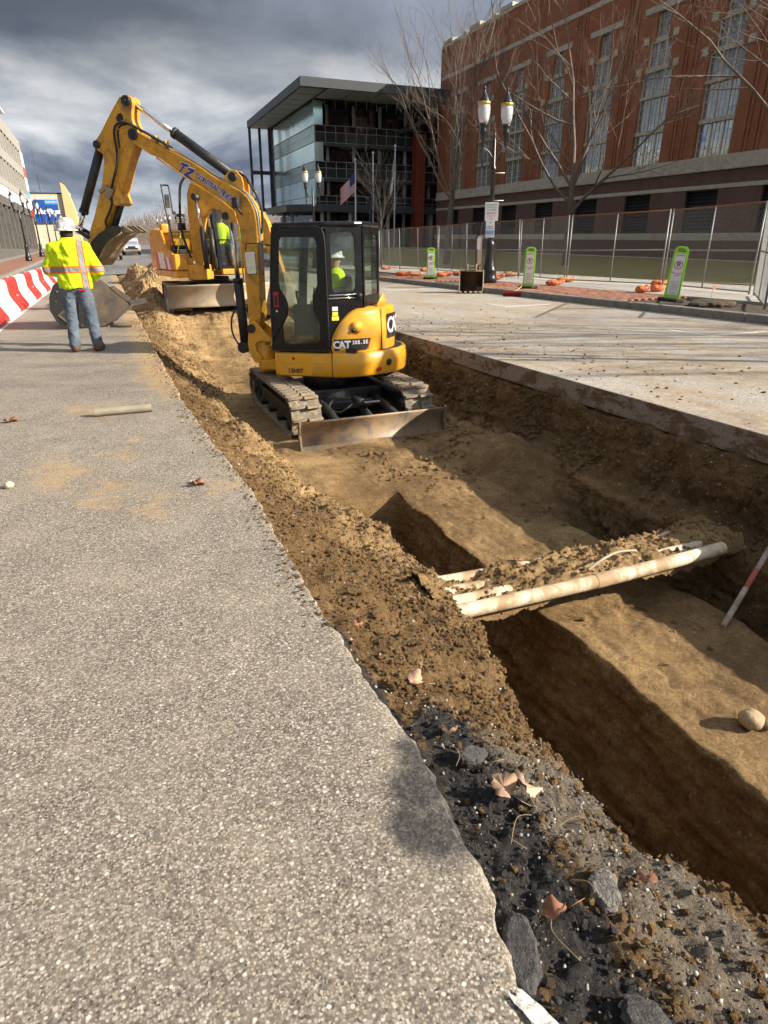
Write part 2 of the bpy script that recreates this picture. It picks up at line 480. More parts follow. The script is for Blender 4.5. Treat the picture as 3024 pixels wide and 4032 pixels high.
def make_right_road():
    t = NT('dusty_pale_paving'); P = t.pos()
    cell = t.vor(P, 70, out='Color'); sep = t.new('ShaderNodeSeparateColor'); t.l.new(cell, sep.inputs[0])
    c = t.ramp(sep.outputs[0], [(0.1, (0.29, 0.262, 0.222)), (0.6, (0.41, 0.372, 0.318)), (1.0, (0.53, 0.49, 0.43))])
    streak = t.noise(t.map(P, (1.0, 0.16, 1), rot=(0, 0, R(4))), 3.0, 7, 0.7)
    c = t.mix(t.ramp(streak, [(0.47, 0.0), (0.68, 0.75)]), c, (0.36, 0.27, 0.16))
    spots = [(5.2, 8.6, .6, 1.0), (5.0, 10.2, .5, 2.0), (6.0, 9.6, 1.0, .8), (5.3, 5.0, .6, .6), (5.8, 6.2, .8, .8), (6.5, 11.0, 1.2, 1.2), (6.4, 5.6, .7, .5), (5.2, 13, .6, 2)]
    w = t.noise(P, 1.6, 6, 0.7, out='Color')
    sub = t.new('ShaderNodeVectorMath', operation='MULTIPLY_ADD'); t.l.new(w, sub.inputs[0]); sub.inputs[1].default_value = (1.6, 2.2, 0); t.l.new(P, sub.inputs[2])
    Q = t.map(sub.outputs[0], loc=(-0.8, -1.1, 0))
    m = vmax(t, [blob(t, Q, *s, soft=0.85) for s in spots])
    wide = t.ramp(t.noise(t.map(P, (1, .45, 1), loc=(3, 1, 0)), .9, 7, 0.7), [(0.44, 0.0), (0.60, 0.85)])
    m = t.math('MAXIMUM', m, wide)
    m = t.math('MULTIPLY', m, t.ramp(t.noise(P, 14, 6, 0.75), [(0.35, 0.25), (0.62, 1.0)]))
    c = t.mix(t.math('MULTIPLY', m, 0.9), c, t.ramp(t.noise(P, 5, 5, 0.7), [(0.38, (0.16, 0.10, 0.05)), (0.6, (0.44, 0.32, 0.18))]))
    scuff = t.ramp(t.noise(t.map(P, (1.0, 0.10, 1), rot=(0, 0, R(-8))), 4.0, 8, 0.75), [(0.60, 0.0), (0.74, 0.5)])
    c = t.mix(scuff, c, (0.12, 0.10, 0.085))
    c = t.mix(t.ramp(t.noise(P, 0.5, 4), [(0.3, 0.0), (0.7, 0.25)]), c, (0.2, 0.185, 0.165))
    h = t.math('ADD', t.math('SUBTRACT', 1.0, t.vor(P, 70)), t.math('MULTIPLY', m, 0.6))
    return t.set(col=c, rough=0.88, nrm=t.bump(h, 0.6, 0.006), spec=0.3)

def make_soil(name, clod=False):
    t = NT(name); P = t.pos()
    dry, tar = t.attr('dry'), t.attr('tar')
    n1 = t.noise(P, 7, 8, 0.68); n2 = t.noise(P, 55, 6, 0.7)
    damp = t.ramp(n2, [(0.3, (0.085, 0.048, 0.020)), (0.55, (0.185, 0.112, 0.050)), (0.8, (0.31, 0.202, 0.100))])
    sand = t.ramp(n2, [(0.28, (0.275, 0.172, 0.073)), (0.52, (0.46, 0.305, 0.142)), (0.78, (0.62, 0.450, 0.240))])
    patch = t.noise(P, 2.1, 5, 0.6)
    f = t.math('ADD', t.math('ADD', dry, t.math('MULTIPLY', t.math('SUBTRACT', n1, 0.5), 1.6)), t.math('MULTIPLY', t.math('SUBTRACT', patch, 0.5), 0.9), True)
    c = t.mix(f, damp, sand)
    strata = t.noise(t.map(P, (.6, .35, 5.0)), 3.0, 6, .65)
    c = t.mix(t.ramp(strata, [(0.42, 0.0), (0.62, 0.55)]), c, t.mix(0.5, damp, (0.10, 0.062, 0.034)))
    if not clod:   # pale scrape flecks and small stones pressed into the cut faces
        peb = t.vor(P, 34); pc = t.vor(P, 34, out='Color')
        sp = t.new('ShaderNodeSeparateColor'); t.l.new(pc, sp.inputs[0])
        pm = t.math('MULTIPLY', t.ramp(peb, [(0.22, 1.0), (0.30, 0.0)]), t.math('GREATER_THAN', sp.outputs[0], 0.80))
        pm = t.math('MULTIPLY', pm, t.attr('stony'))
        c = t.mix(pm, c, t.ramp(sp.outputs[1], [(0.2, (0.16, 0.13, 0.11)), (0.6, (0.36, 0.31, 0.25)), (0.9, (0.55, 0.51, 0.45))]))
    blk = t.ramp(n2, [(0.3, (0.020, 0.019, 0.018)), (0.58, (0.055, 0.050, 0.046)), (0.82, (0.17, 0.15, 0.13))])
    tm = t.math('ADD', tar, t.math('MULTIPLY', t.math('SUBTRACT', t.noise(P, 16, 6, 0.7), 0.5), 1.5))
    c = t.mix(t.ramp(tm, [(0.42, 0.0), (0.62, 1.0)]), c, blk)
    grav = t.ramp(t.attr('gravel'), [(0.2, 0.0), (0.8, 1.0)])
    c = t.mix(t.math('MULTIPLY', grav, 0.85), c, t.ramp(n2, [(0.3, (0.09, 0.075, 0.06)), (0.55, (0.19, 0.165, 0.13)), (0.8, (0.36, 0.32, 0.26))]))
    h = t.math('ADD', t.noise(P, 130, 5, 0.7), t.math('MULTIPLY', n2, 1.2))
    return t.set(col=c, rough=0.95, nrm=t.bump(h, 1.0, 0.014), spec=0.15)

M_LROAD = make_left_road(); M_RROAD = make_right_road(); M_SOIL = make_soil('excavated_sandy_soil'); M_CLOD = make_soil('loose_soil_clods', True)

# ---- edges of the cut
_eY = [-1, .5, .77, 1.0, 1.4, 1.6, 2.0, 2.8, 4.0, 4.9, 7.3, 10, 16, 45]
_eX = [.55, .56, .58, .63, .67, .665, .65, .635, .65, .60, .52, .51, .50, .50]
def edge_left(y):
    y = np.asarray(y, float)
    return np.interp(y, _eY, _eX) + 0.025 * f1(y * 1.7, 5, 4) + 0.012 * f1(y * 9, 8, 3)
RX = 4.60

# ---- left carriageway: slab with a broken right edge
ys = np.concatenate([np.arange(-3, 0.3, .3), np.arange(0.3, 7, .02), np.arange(7, 16, .04), np.arange(16, 45.01, .3)])
e = edge_left(ys)
cols = [(-5.3 + 0 * e, 0), (-3.0 + 0 * e, 0), (e - 1.1, 0), (e - .45, 0), (e - .2, 0), (e - .05, -0.001), (e - .012, -0.006), (e + .004, -0.03), (e - .008, -0.12)]
V = np.stack([np.stack([cx, ys, np.full_like(ys, cz)], 1) for cx, cz in cols], 1)
V[:, 7, 0] += 0.012 * f1(ys * 25, 3); V[:, 6, 0] += 0.008 * f1(ys * 31, 4)
fr = np.zeros(V.shape[:2]); fr[:, 4:] = 1.0; fr[:, 3] = 0.45; fr[:, 2] = 0.0
fr *= (0.35 + 0.65 * ss(5.5, 8.5, ys))[:, None]
road_l = mesh_np('road', V.reshape(-1, 3), grid_faces(*V.shape[:2]), M_LROAD, smooth=False, attrs={'fringe': fr}, kind='structure')
tag(road_l, 'worn grey chip asphalt lane to the left of the trench', 'road')

# ---- right carriageway: pale slab with a saw-cut edge
ysr = np.concatenate([np.arange(-6, 2, 1.0), np.arange(2, 45.01, .5)])
cut = RX + 0.006 * f1(ysr * .7, 2)
V = np.stack([np.stack([cx, ysr, np.full_like(ysr, cz)], 1) for cx, cz in
              [(cut + .02, -0.21), (cut, -0.006), (cut + .006, 0.0), (cut + 2, 0.0), (0 * cut + 8.7, 0.0), (0 * cut + 10.76, 0.0)]], 1)
road_r = mesh_np('road', V.reshape(-1, 3), grid_faces(*V.shape[:2])[:, ::-1], M_RROAD, smooth=False, kind='structure')
tag(road_r, 'pale dusty lane between the trench and the kerb', 'road')
t = NT('mud_smeared_slab_edge'); P = t.pos()
mud = t.ramp(t.noise(t.map(P, (1, 1, 2.2)), 3.2, 7, 0.7, 0.5), [(0.44, 1.0), (0.52, 0.0)])
slabc = t.ramp(t.noise(P, 40, 4), [(0.3, (0.22, 0.185, 0.15)), (0.7, (0.34, 0.29, 0.24))])
soilc = t.ramp(t.noise(P, 50, 5, 0.7), [(0.3, (0.085, 0.05, 0.026)), (0.7, (0.18, 0.115, 0.06))])
M_EDGE = t.set(col=t.mix(t.math('MAXIMUM', mud, 0.12), slabc, soilc), rough=0.9, nrm=t.bump(t.noise(P, 60, 5, 0.7), 0.5, 0.01))
fy = np.arange(0, 45.01, .05); zz = np.linspace(-.004, -.215, 6)
V = np.stack([np.stack([RX - .004 + .006 * f1(fy * .7, 2) - .010 * np.clip(fbm(fy * 3, np.full_like(fy, z * 9), seed=6), 0, 1), fy, np.full_like(fy, z)], 1) for z in zz], 1)
mesh_np('sawn_edge', V.reshape(-1, 3), grid_faces(*V.shape[:2])[:, ::-1], M_EDGE, road_r)

# ---- the cut itself: a lofted section, one row of key points per station along the street
def key(yv, tab):
    a = np.array(tab, float); return np.interp(yv, a[:, 0], a[:, 1]), np.interp(yv, a[:, 0], a[:, 2])
Y = np.concatenate([np.arange(-1.5, 0.3, .12), np.arange(0.3, 5.8, .0155), np.arange(5.8, 13, .036), np.arange(13, 24, .075), np.arange(24, 45.2, .2)])
K = [(0 * Y + .2, 0 * Y - .16), (np.interp(Y, _eY, _eX) - .03, 0 * Y - .075)]
K.append(key(Y, [(-2, .95, -.10), (1.0, .95, -.10), (1.5, .98, -.14), (2.2, 1.10, -.30), (3.0, 1.15, -.40), (4.5, 1.15, -.48), (6, 1.10, -.52), (8, 1.0, -.55), (11, .95, -.55), (13, .95, -.45), (16, .92, -.15), (18, .9, -.06), (20, .9, -.06), (24, 1.0, .12), (30, 1.1, .15), (36, 1.0, .08), (42, .9, -.02), (46, .9, -.05)]))
K.append(key(Y, [(-2, 1.36, -.26), (.7, 1.34, -.26), (1.2, 1.28, -.31), (1.7, 1.32, -.44), (2.4, 1.47, -.55), (3.1, 1.66, -.58), (3.6, 1.70, -.64), (4.5, 1.70, -.64), (5.2, 1.55, -.66), (5.7, 1.45, -.74), (6.1, 1.46, -.86), (8, 1.50, -.94), (11, 1.50, -.94), (13, 1.45, -.75), (15, 1.4, -.42), (17, 1.4, -.12), (19, 1.4, -.10), (22, 1.5, -.15), (26, 1.6, .22), (32, 1.7, .3), (38, 1.6, .1), (42, 1.5, -.02), (46, 1.5, -.05)]))
K.append(key(Y, [(-2, 1.45, -1.9), (.7, 1.45, -1.9), (1.7, 1.45, -1.9), (2.4, 1.58, -1.9), (3.6, 1.88, -1.85), (4.6, 1.85, -1.7), (5.2, 1.80, -1.55), (5.7, 1.78, -1.35), (5.95, 1.75, -1.0), (6.2, 1.7, -.90), (11, 1.8, -.95), (13, 1.8, -.78), (15, 1.8, -.45), (17, 1.8, -.12), (19, 1.8, -.1), (22, 1.9, -.2), (26, 2.0, .25), (32, 2.1, .3), (38, 2.0, .1), (46, 1.9, -.05)]))
K.append(key(Y, [(-2, 2.34, -1.9), (3.6, 2.34, -1.88), (4.6, 2.35, -1.7), (5.2, 2.39, -1.55), (5.75, 2.39, -1.40), (5.88, 2.36, -1.05), (6.05, 2.28, -.94), (11, 2.1, -.95), (13, 2.1, -.78), (15, 2.1, -.45), (17, 2.1, -.12), (19, 2.1, -.1), (26, 2.3, .2), (36, 2.3, .1), (46, 2.3, -.05)]))
K.append(key(Y, [(-2, 2.42, -.95), (4.7, 2.46, -.95), (5.85, 2.46, -.95), (6.1, 2.42, -.94), (11, 2.4, -.95), (13, 2.4, -.78), (15, 2.4, -.45), (17, 2.4, -.12), (19, 2.4, -.1), (26, 2.6, -.1), (46, 2.6, -.05)]))
K.append(key(Y, [(-2, 3.52, -.97), (5.2, 3.58, -.95), (5.8, 3.4, -.90), (6.5, 3.4, -.90), (7.5, 3.5, -.94), (11, 3.5, -.95), (13, 3.5, -.78), (15, 3.5, -.45), (17, 3.5, -.12), (19, 3.5, -.1), (26, 3.4, -.1), (46, 3.4, -.05)]))
K.append(key(Y, [(-2, 3.58, -1.6), (4.4, 3.62, -1.55), (5.0, 3.68, -1.35), (5.6, 3.75, -.95), (6.1, 3.7, -.72), (6.6, 3.7, -.74), (7.5, 3.75, -.92), (11, 3.75, -.94), (13, 3.7, -.75), (15, 3.7, -.42), (17, 3.7, -.12), (19, 3.7, -.1), (46, 3.6, -.05)]))
K.append(key(Y, [(-2, 3.98, -1.6), (4.4, 4.02, -1.55), (5.0, 4.02, -1.35), (5.6, 4.0, -.92), (6.1, 3.95, -.66), (6.6, 3.95, -.68), (7.5, 4.10, -.90), (11, 4.12, -.93), (13, 4.10, -.74), (15, 3.95, -.38), (17, 3.95, -.12), (19, 3.9, -.1), (46, 3.8, -.05)]))
K.append(key(Y, [(-2, 4.10, -.86), (4.8, 4.14, -.84), (5.8, 4.20, -.80), (7, 4.30, -.84), (11, 4.30, -.86), (13, 4.28, -.72), (16, 4.15, -.4), (19, 4.1, -.26), (46, 4.0, -.08)]))
K.append(key(Y, [(-2, 4.40, -.70), (4.8, 4.42, -.70), (7, 4.46, -.58), (11, 4.46, -.58), (13, 4.44, -.5), (16, 4.35, -.36), (19, 4.3, -.25), (46, 4.3, -.12)]))
K.append((0 * Y + 4.555 , 0 * Y - .23)); K.append((0 * Y + 4.72, 0 * Y - .24))
NS = [4, 48, 56, 46, 12, 56, 60, 30, 10, 50, 26, 36, 4]
cols = []; kid = []
for i, nseg in enumerate(NS):
    x0, z0 = K[i]; x1, z1 = K[i + 1]
    for j in range(nseg + (1 if i == len(NS) - 1 else 0)):
        f = j / nseg
        cols.append(np.stack([x0 + (x1 - x0) * f, Y, z0 + (z1 - z0) * f], 1)); kid.append(i + f)
T = np.stack(cols, 1); kid = np.array(kid)
def normals(T):
    du = np.gradient(T, axis=1); dv = np.gradient(T, axis=0)
    n = np.cross(du, dv); n /= (np.linalg.norm(n, axis=2, keepdims=True) + 1e-9); return n
# round off the section a little
soft_ = (1 - .85 * np.exp(-((kid - 6) / .25) ** 2) - .85 * np.exp(-((kid - 7) / .25) ** 2) - .5 * np.exp(-((kid - 10) / .3) ** 2))[None, 2:-2, None]
for _ in range(3):
    T[:, 2:-2, :] += soft_ * (0.25 * T[:, 1:-3, :] - 0.5 * T[:, 2:-2, :] + 0.25 * T[:, 3:-1, :])
# wander of lips and walls along the street
X0, Y0, Z0 = T[..., 0].copy(), T[..., 1].copy(), T[..., 2].copy()
def band(a, b, s=0.4): return ss(a - s, a + s, kid) * (1 - ss(b - s, b + s, kid))
kk = np.broadcast_to(kid[None, :], X0.shape)
inner = ss(1.0, 1.6, kk) * (1 - ss(11.6, 12.6, kk))
T[..., 0] += inner * (0.055 * fbm(Y0 * 1.1, Z0 * .8 + kk * .3, seed=21) + 0.03 * fbm(Y0 * 4.0, Z0 * 3 + 9, seed=22))
lip = np.broadcast_to(band(2.4, 3.6, .5)[None], X0.shape)
T[..., 0] += lip * 0.06 * fbm(Y0 * 2.6, kk * .6, seed=31, oct=5)
T[..., 2] += lip * 0.045 * fbm(Y0 * 3.3 + 4, kk * .8, seed=32, oct=5)
Nn = normals(T)
up = np.clip(Nn[..., 2], 0, 1)
loose = np.broadcast_to(np.clip(band(1.1, 3.2, .35) + band(10.2, 12.4, .3) * .7, 0, 1)[None], X0.shape)
near = 1 - ss(10, 24, Y0)
floor_far = ss(5.8, 6.5, Y0) * np.broadcast_to(band(3.2, 10.2, .6)[None], X0.shape)
ridge = np.broadcast_to(band(6.0, 7.0, .05)[None], X0.shape) * (1 - ss(5.7, 6.2, Y0))
d = 0.035 * fbm(T[..., 0] * 2.5, Y0 * 2.5, T[..., 2] * 2.5, 4, seed=41) * (1 - .55 * ridge)
d += loose * (0.048 * fbm(T[..., 0] * 8, Y0 * 8, T[..., 2] * 8, 4, .6, seed=42) + 0.030 * np.clip(fbm(T[..., 0] * 26, Y0 * 26, T[..., 2] * 26, 4, .65, seed=43), -.25, 1))
wall = (1 - up) * (1 - loose)
d += wall * (0.040 * fbm(T[..., 0] * 4, Y0 * 2.6, T[..., 2] * 11, 5, .6, seed=44) + 0.014 * np.clip(fbm(T[..., 0] * 20, Y0 * 14, T[..., 2] * 24, 4, .6, seed=54), -.3, 1) + 0.014 * fbm(Y0 * 18 + T[..., 2] * 9, T[..., 2] * 6, None, 3, seed=45, ridged=True))
d += wall * (1 - ss(5.5, 7, Y0)) * 0.012 * np.sin(Y0 * 2 * np.pi / .085 + 2.5 * fbm(Y0 * 1.5, T[..., 2] * 1.2, None, 2, seed=91)) * np.clip(.3 + 1.6 * fbm(Y0 * 1.1, T[..., 2] * 1.5, None, 2, seed=92), 0, 1)
lump = fbm(T[..., 0] * 4.2, Y0 * 4.2, T[..., 2] * 4.2, 3, .55, seed=93)
d += loose * ss(1.6, 2.6, Y0) * (1 - ss(10, 13, Y0)) * (0.085 * np.clip(lump + .12, -.3, 1) + .03 * np.clip(fbm(T[..., 0] * 11, Y0 * 11, T[..., 2] * 11, 3, .6, seed=97), -.2, 1))
d += ridge * (0.022 * fbm(T[..., 0] * 9, Y0 * 5, None, 5, .6, seed=46) + 0.022 * np.clip(fbm(T[..., 0] * 24, Y0 * 20, None, 4, .6, seed=47) - .08, 0, 1))
d += floor_far * (0.035 * fbm(T[..., 0] * 3.5, Y0 * 3.5, None, 5, .6, seed=48) + 0.014 * np.clip(fbm(T[..., 0] * 22, Y0 * 22, None, 3, seed=49), -.2, 1))
# grouser marks pressed by the tracks
for cx, w in ((1.75, .26), (3.1, .26)):
    m = np.exp(-((T[..., 0] - cx - .25 * f1(Y0[:, :1] * .15, 61)) / w) ** 4) * ss(11.2, 12, Y0) * (1 - ss(18.5, 19.5, Y0))
    d += m * (-.04 + 0.045 * np.sin((Y0 + .25 * np.abs(T[..., 0] - cx)) * 2 * np.pi / .21))
T += Nn * d[..., None]
# a heap pushed up in front of the far machine's blade, and the spoil heaps beyond
def heap(cx, cy, rx, ry, h):
    r = ((T[..., 0] - cx) / rx) ** 2 + ((T[..., 1] - cy) / ry) ** 2
    return h * np.exp(-r * 1.6) * (1 + .7 * fbm(T[..., 0] * 3.2, T[..., 1] * 2.6, None, 5, .6, seed=int(cy * 7)))
T[..., 2] += heap(2.6, 16.5, 1.3, .7, .16) + heap(1.2, 7.1, .30, .45, .22) + heap(4.0, 6.0, .5, .6, .10) + heap(1.0, 16.2, .45, 1.0, .22) + heap(1.05, 19.5, .5, 1.7, .42) + heap(1.1, 22.6, .55, 1.3, .5) + heap(1.1, 25, .6, 1.6, .3) + heap(1.7, 29, .8, 1.8, .42) + heap(1.3, 34, .8, 2.4, .55) + heap(2.2, 37, .9, 2, .5)
hole_mask = np.broadcast_to(band(3.1, 5.9, .1)[None], X0.shape)
dry = 0.10 + .45 * np.broadcast_to(band(1.6, 3.4, .6)[None], X0.shape) * ss(3.6, 6.2, Y0) + .36 * ridge + .45 * floor_far
dry += .12 * ss(10, 14, Y0); dry += 0.3 * np.broadcast_to(band(2.3, 3.1, .3)[None], X0.shape) * ss(1.6, 3, Y0)
dry += .12 * hole_mask * (1 - floor_far)
dry += 0.35 * fbm(T[..., 0] * 1.2, T[..., 1] * 1.2, T[..., 2], 3, seed=71)
dry -= .22 * np.broadcast_to(band(1.0, 2.0, .4)[None], X0.shape) * (1 - ss(7, 12, Y0))
dry -= .15 * np.broadcast_to(band(10.4, 12.6, .3)[None], X0.shape)
tar = (1 - ss(1.55, 2.0, Y0)) * np.clip(1.1 - np.abs(T[..., 0] - (.80 + .10 * f1(Y0 * 2.3, 77))) / .22, 0, 1)
tar = np.maximum(tar, (1 - ss(.02, .13, T[..., 0] - np.interp(Y0, _eY, _eX))) * (1 - ss(2.0, 3.0, Y0)) * .8)
gravel = (1 - ss(1.35, 1.8, Y0)) * ss(.86, 1.0, T[..., 0]) * (1 - ss(1.24, 1.36, T[..., 0]))
stony = np.broadcast_to((.35 + .65 * band(10.2, 12.6, .3) + .5 * band(1, 3, .3))[None], X0.shape)
trench = mesh_np('trench', T.reshape(-1, 3), grid_faces(*T.shape[:2])[:, ::-1], M_SOIL, smooth=True,
                 attrs={'dry': np.clip(dry, 0, 1), 'tar': tar, 'gravel': gravel, 'stony': stony}, kind='structure')
tag(trench, 'open sandy trench with stepped walls dug along the street', 'trench')

# ---- loose clods and gravel: countless, one object each
rng = np.random.default_rng(7)
ico_v = np.array([(0, .53, .85), (0, -.53, .85), (0, .53, -.85), (0, -.53, -.85), (.53, .85, 0), (-.53, .85, 0), (.53, -.85, 0), (-.53, -.85, 0), (.85, 0, .53), (.85, 0, -.53), (-.85, 0, .53), (-.85, 0, -.53)])
ico_f = np.array([(0, 1, 8), (0, 10, 1), (0, 5, 10), (0, 4, 5), (0, 8, 4), (1, 10, 7), (1, 7, 6), (1, 6, 8), (8, 6, 9), (8, 9, 4), (4, 9, 2), (4, 2, 5), (5, 2, 11), (5, 11, 10), (10, 11, 7), (7, 11, 3), (7, 3, 6), (6, 3, 9), (9, 3, 2), (2, 3, 11)])
def scatter(name, n, weight, smin, smax, power, rough, mat, attrs_of, smooth=False, sink=0.5, squash=.75):
    w = (weight * np.linalg.norm(np.cross(np.gradient(T, axis=0), np.gradient(T, axis=1)), axis=2)).ravel()
    w = np.clip(w, 0, None); w /= w.sum()
    idx = rng.choice(len(w), n, p=w)
    pos = T.reshape(-1, 3)[idx] + rng.normal(0, .006, (n, 3))
    nn = normals(T).reshape(-1, 3)[idx]
    s = smin + (smax - smin) * rng.random(n) ** power
    s *= 1 + .9 * ss(4, 14, pos[:, 1])
    ang = rng.random((n, 3)) * 6.28
    ca, sa = np.cos(ang), np.sin(ang)
    v = ico_v[None] * (1 + rough * rng.normal(0, 1, (n, 12, 1)))
    v = v * np.stack([1 + .3 * rng.normal(0, .5, n), 1 + .3 * rng.normal(0, .5, n), np.full(n, squash)], 1)[:, None, :]
    x, y, z = v[..., 0], v[..., 1], v[..., 2]
    x, y = x * ca[:, :1] - y * sa[:, :1], x * sa[:, :1] + y * ca[:, :1]
    y, z = y * ca[:, 1:2] - z * sa[:, 1:2], y * sa[:, 1:2] + z * ca[:, 1:2]
    v = np.stack([x, y, z], 2) * s[:, None, None] + (pos + nn * (s * (1 - sink) * .6)[:, None])[:, None, :]
    F = (ico_f[None] + (np.arange(n) * 12)[:, None, None]).reshape(-1, 3)
    at = {k: np.repeat(a, 12) for k, a in attrs_of(idx, n).items()}
    return mesh_np(name, v.reshape(-1, 3), F, mat, smooth=smooth, attrs=at, kind='stuff')
dryf, tarf = np.clip(dry, 0, 1).ravel(), tar.ravel()
wl_ = loose * (1 - ss(9, 20, Y0)) * (Y0 > .35) / (1 + (np.clip(Y0, 0, None) / 3.0) ** 1.5)
wl_ = wl_ * (kk < 4) * (1 - .75 * np.clip(np.maximum(tar, gravel), 0, 1)) * (.25 + np.clip(fbm(T[..., 0] * 5, Y0 * 5, None, 3, seed=81) + .35, 0, 1))
c1 = scatter('soil_clods', 34000, wl_, .0020, .0155, 3.0, .24, M_CLOD,
             lambda i, n: {'dry': np.clip(dryf[i] - .18 + rng.normal(0, .16, n), 0, 1), 'tar': tarf[i] * (rng.random(n) < .8)})
tag(c1, 'crumbled brown soil clods strewn down the left bank', 'soil')
w2 = ((kk > 5.5) & (kk < 12.2)) * (Y0 > .5) * (.02 + .7 * (kk > 10) + .12 * floor_far) * (1 - ss(8, 16, Y0)) * np.clip(.2 + fbm(T[..., 0] * 3, Y0 * 3, None, 3, seed=83), 0, 1) * (Nn[..., 2] > .15)
c2 = scatter('soil_clods', 5000, w2, .006, .032, 3.0, .16, M_CLOD,
             lambda i, n: {'dry': np.clip(dryf[i] - .1 + rng.normal(0, .15, n), 0, 1), 'tar': np.zeros(n)})
tag(c2, 'soil crumbs on the trench ledges and central bench', 'soil')
def make_gravel():
    t = NT('mixed_gravel'); v = t.attr('tone')
    c = t.ramp(v, [(0.0, (0.03, 0.03, 0.032)), (0.3, (0.10, 0.09, 0.08)), (0.5, (0.23, 0.19, 0.15)), (0.7, (0.33, 0.29, 0.24)), (0.9, (0.30, 0.28, 0.25)), (1.0, (0.48, 0.44, 0.38))])
    c = t.mix(0.35, c, t.noise(t.pos(), 90, 4), 'OVERLAY')
    return t.set(col=c, rough=0.85, spec=0.25)
M_GRAV = make_gravel()
w3 = (tar * .9 + gravel) * (Y0 > .3) * (Y0 < 2.2) + .25 * loose * (kk < 3) * (Y0 > .4) / (1 + (Y0 / 2.5) ** 2) + .12 * np.broadcast_to(band(10.6, 12.2, .2)[None], X0.shape) * (Y0 > 1) * (1 - ss(7, 12, Y0))
g1 = scatter('gravel', 12000, w3, .0014, .0075, 3.4, .2, M_GRAV, lambda i, n: {'tone': np.clip(np.where(tarf[i] > .4, rng.random(n) ** 3.4, rng.random(n) ** 1.6), 0, 1)}, smooth=True, sink=.5)
tag(g1, 'mixed pebbles and broken binder along the torn road edge', 'gravel')
# crumbs of spilled soil lying on the two lanes
def crumbs(name, n, fx, fy, smin, smax, label):
    x, y = fx(n), fy(n)
    s = smin + (smax - smin) * rng.random(n) ** 3
    v = ico_v[None] * (1 + .18 * rng.normal(0, 1, (n, 12, 1))) * np.array([1, 1, .6])
    v = v * s[:, None, None] + np.stack([x, y, s * .3], 1)[:, None, :]
    F = (ico_f[None] + (np.arange(n) * 12)[:, None, None]).reshape(-1, 3)
    o = mesh_np(name, v.reshape(-1, 3), F, M_CLOD, smooth=False, attrs={'dry': np.repeat(np.clip(rng.normal(.35, .25, n), 0, 1), 12), 'tar': np.repeat((rng.random(n) < .1) * 1.0, 12)}, kind='stuff')
    return tag(o, label, 'soil')
ye = lambda n: 2.2 + 14 * rng.random(n) ** 1.1
_y = ye(1800)
crumbs('soil_crumbs', 1800, lambda n: edge_left(_y) - .004 - np.abs(rng.normal(0, .05, n)) * (.5 + _y / 6), lambda n: _y, .002, .011, 'soil crumbs spilled along the ragged left lip of the road')
_x = 4.66 + np.abs(rng.normal(0, 1.5, 900)); _x = np.minimum(_x, 10.5)
crumbs('soil_crumbs', 900, lambda n: _x, lambda n: 3.2 + 12 * rng.random(n), .003, .022, 'lumps of spilled soil scattered over the pale right lane')

# ---- painted marks
def make_paint():
    t = NT('worn_white_road_paint'); P = t.pos()
    c = t.ramp(t.noise(P, 45, 7, 0.75), [(0.38, (0.30, 0.27, 0.23)), (0.52, (0.66, 0.64, 0.60))])
    return t.set(col=c, rough=0.7)
M_PAINT = make_paint()
def sheet(name, pts, z, mat, label, cat, group=None):
    mb = MB(); o = [(x, y, z) for x, y in pts]
    mb._add(o, [tuple(range(len(o)))])
    ob = mb.build(name, mat, kind='structure'); return tag(ob, label, cat, group)
sheet('lane_line', [(-2.16, 8), (-2.06, 8), (-2.06, 42), (-2.16, 42)], .004, M_PAINT, 'thin white lane line along the foot of the barriers', 'road marking')
for x0, yc, lab in ((8.75, 8.1, 'nearest white parking mark on the pale lane'), (8.78, 14.3, 'white parking mark in front of the small bucket'), (8.78, 21.6, 'far white parking mark beside the cab')):
    mb = MB(); mb.bx(x0 - .05, x0 + .05, yc - .05, yc + .9, .001, .005); mb.bx(x0 + .05, x0 + 1.25, yc - .05, yc + .05, .0012, .0052)
    tag(mb.build('parking_mark', M_PAINT, kind='structure'), lab, 'road marking', 'parking stall marks')
rr = random.Random(4)
fl = []
for k in range(44):
    a_ = 2 * math.pi * k / 44; r_ = .9 + .12 * rr.uniform(-1, 1) + .10 * math.sin(3 * a_)
    u_, v_ = .022 * r_ * math.cos(a_), .085 * r_ * math.sin(a_)
    fl.append((.578 + u_ - .35 * v_, .665 + v_))
sheet('paint_flake', fl, .005, M_PAINT, 'flaking patch of white paint at the bottom of the broken road edge', 'road marking')

# ---- wider ground, one sheet with the cut left open, reaching the horizon
t = NT('distant_ground'); P = t.pos()
M_GROUND = t.set(col=t.ramp(t.noise(P, .12, 5), [(0.35, (0.10, 0.10, 0.07)), (0.65, (0.19, 0.17, 0.13))]), rough=0.95)
gx = [-900, -60, -5.4, .1, 4.85, 10.8, 60, 900]; gy = [-300, -20, -2, 46, 110, 400, 2500]
mb = MB()
for i in range(len(gx) - 1):
    for j in range(len(gy) - 1):
        if gx[i] == .1 and gy[j] == -2: continue
        q = [(gx[a], gy[b], float(zg(gy[b])) - .16 - .004 * 0) for a, b in ((i, j), (i + 1, j), (i + 1, j + 1), (i, j + 1))]
        mb._add(q, [(0, 1, 2, 3)])
tag(mb.build('ground', M_GROUND, kind='structure', fix=False), 'flat city ground running out to the horizon', 'ground')
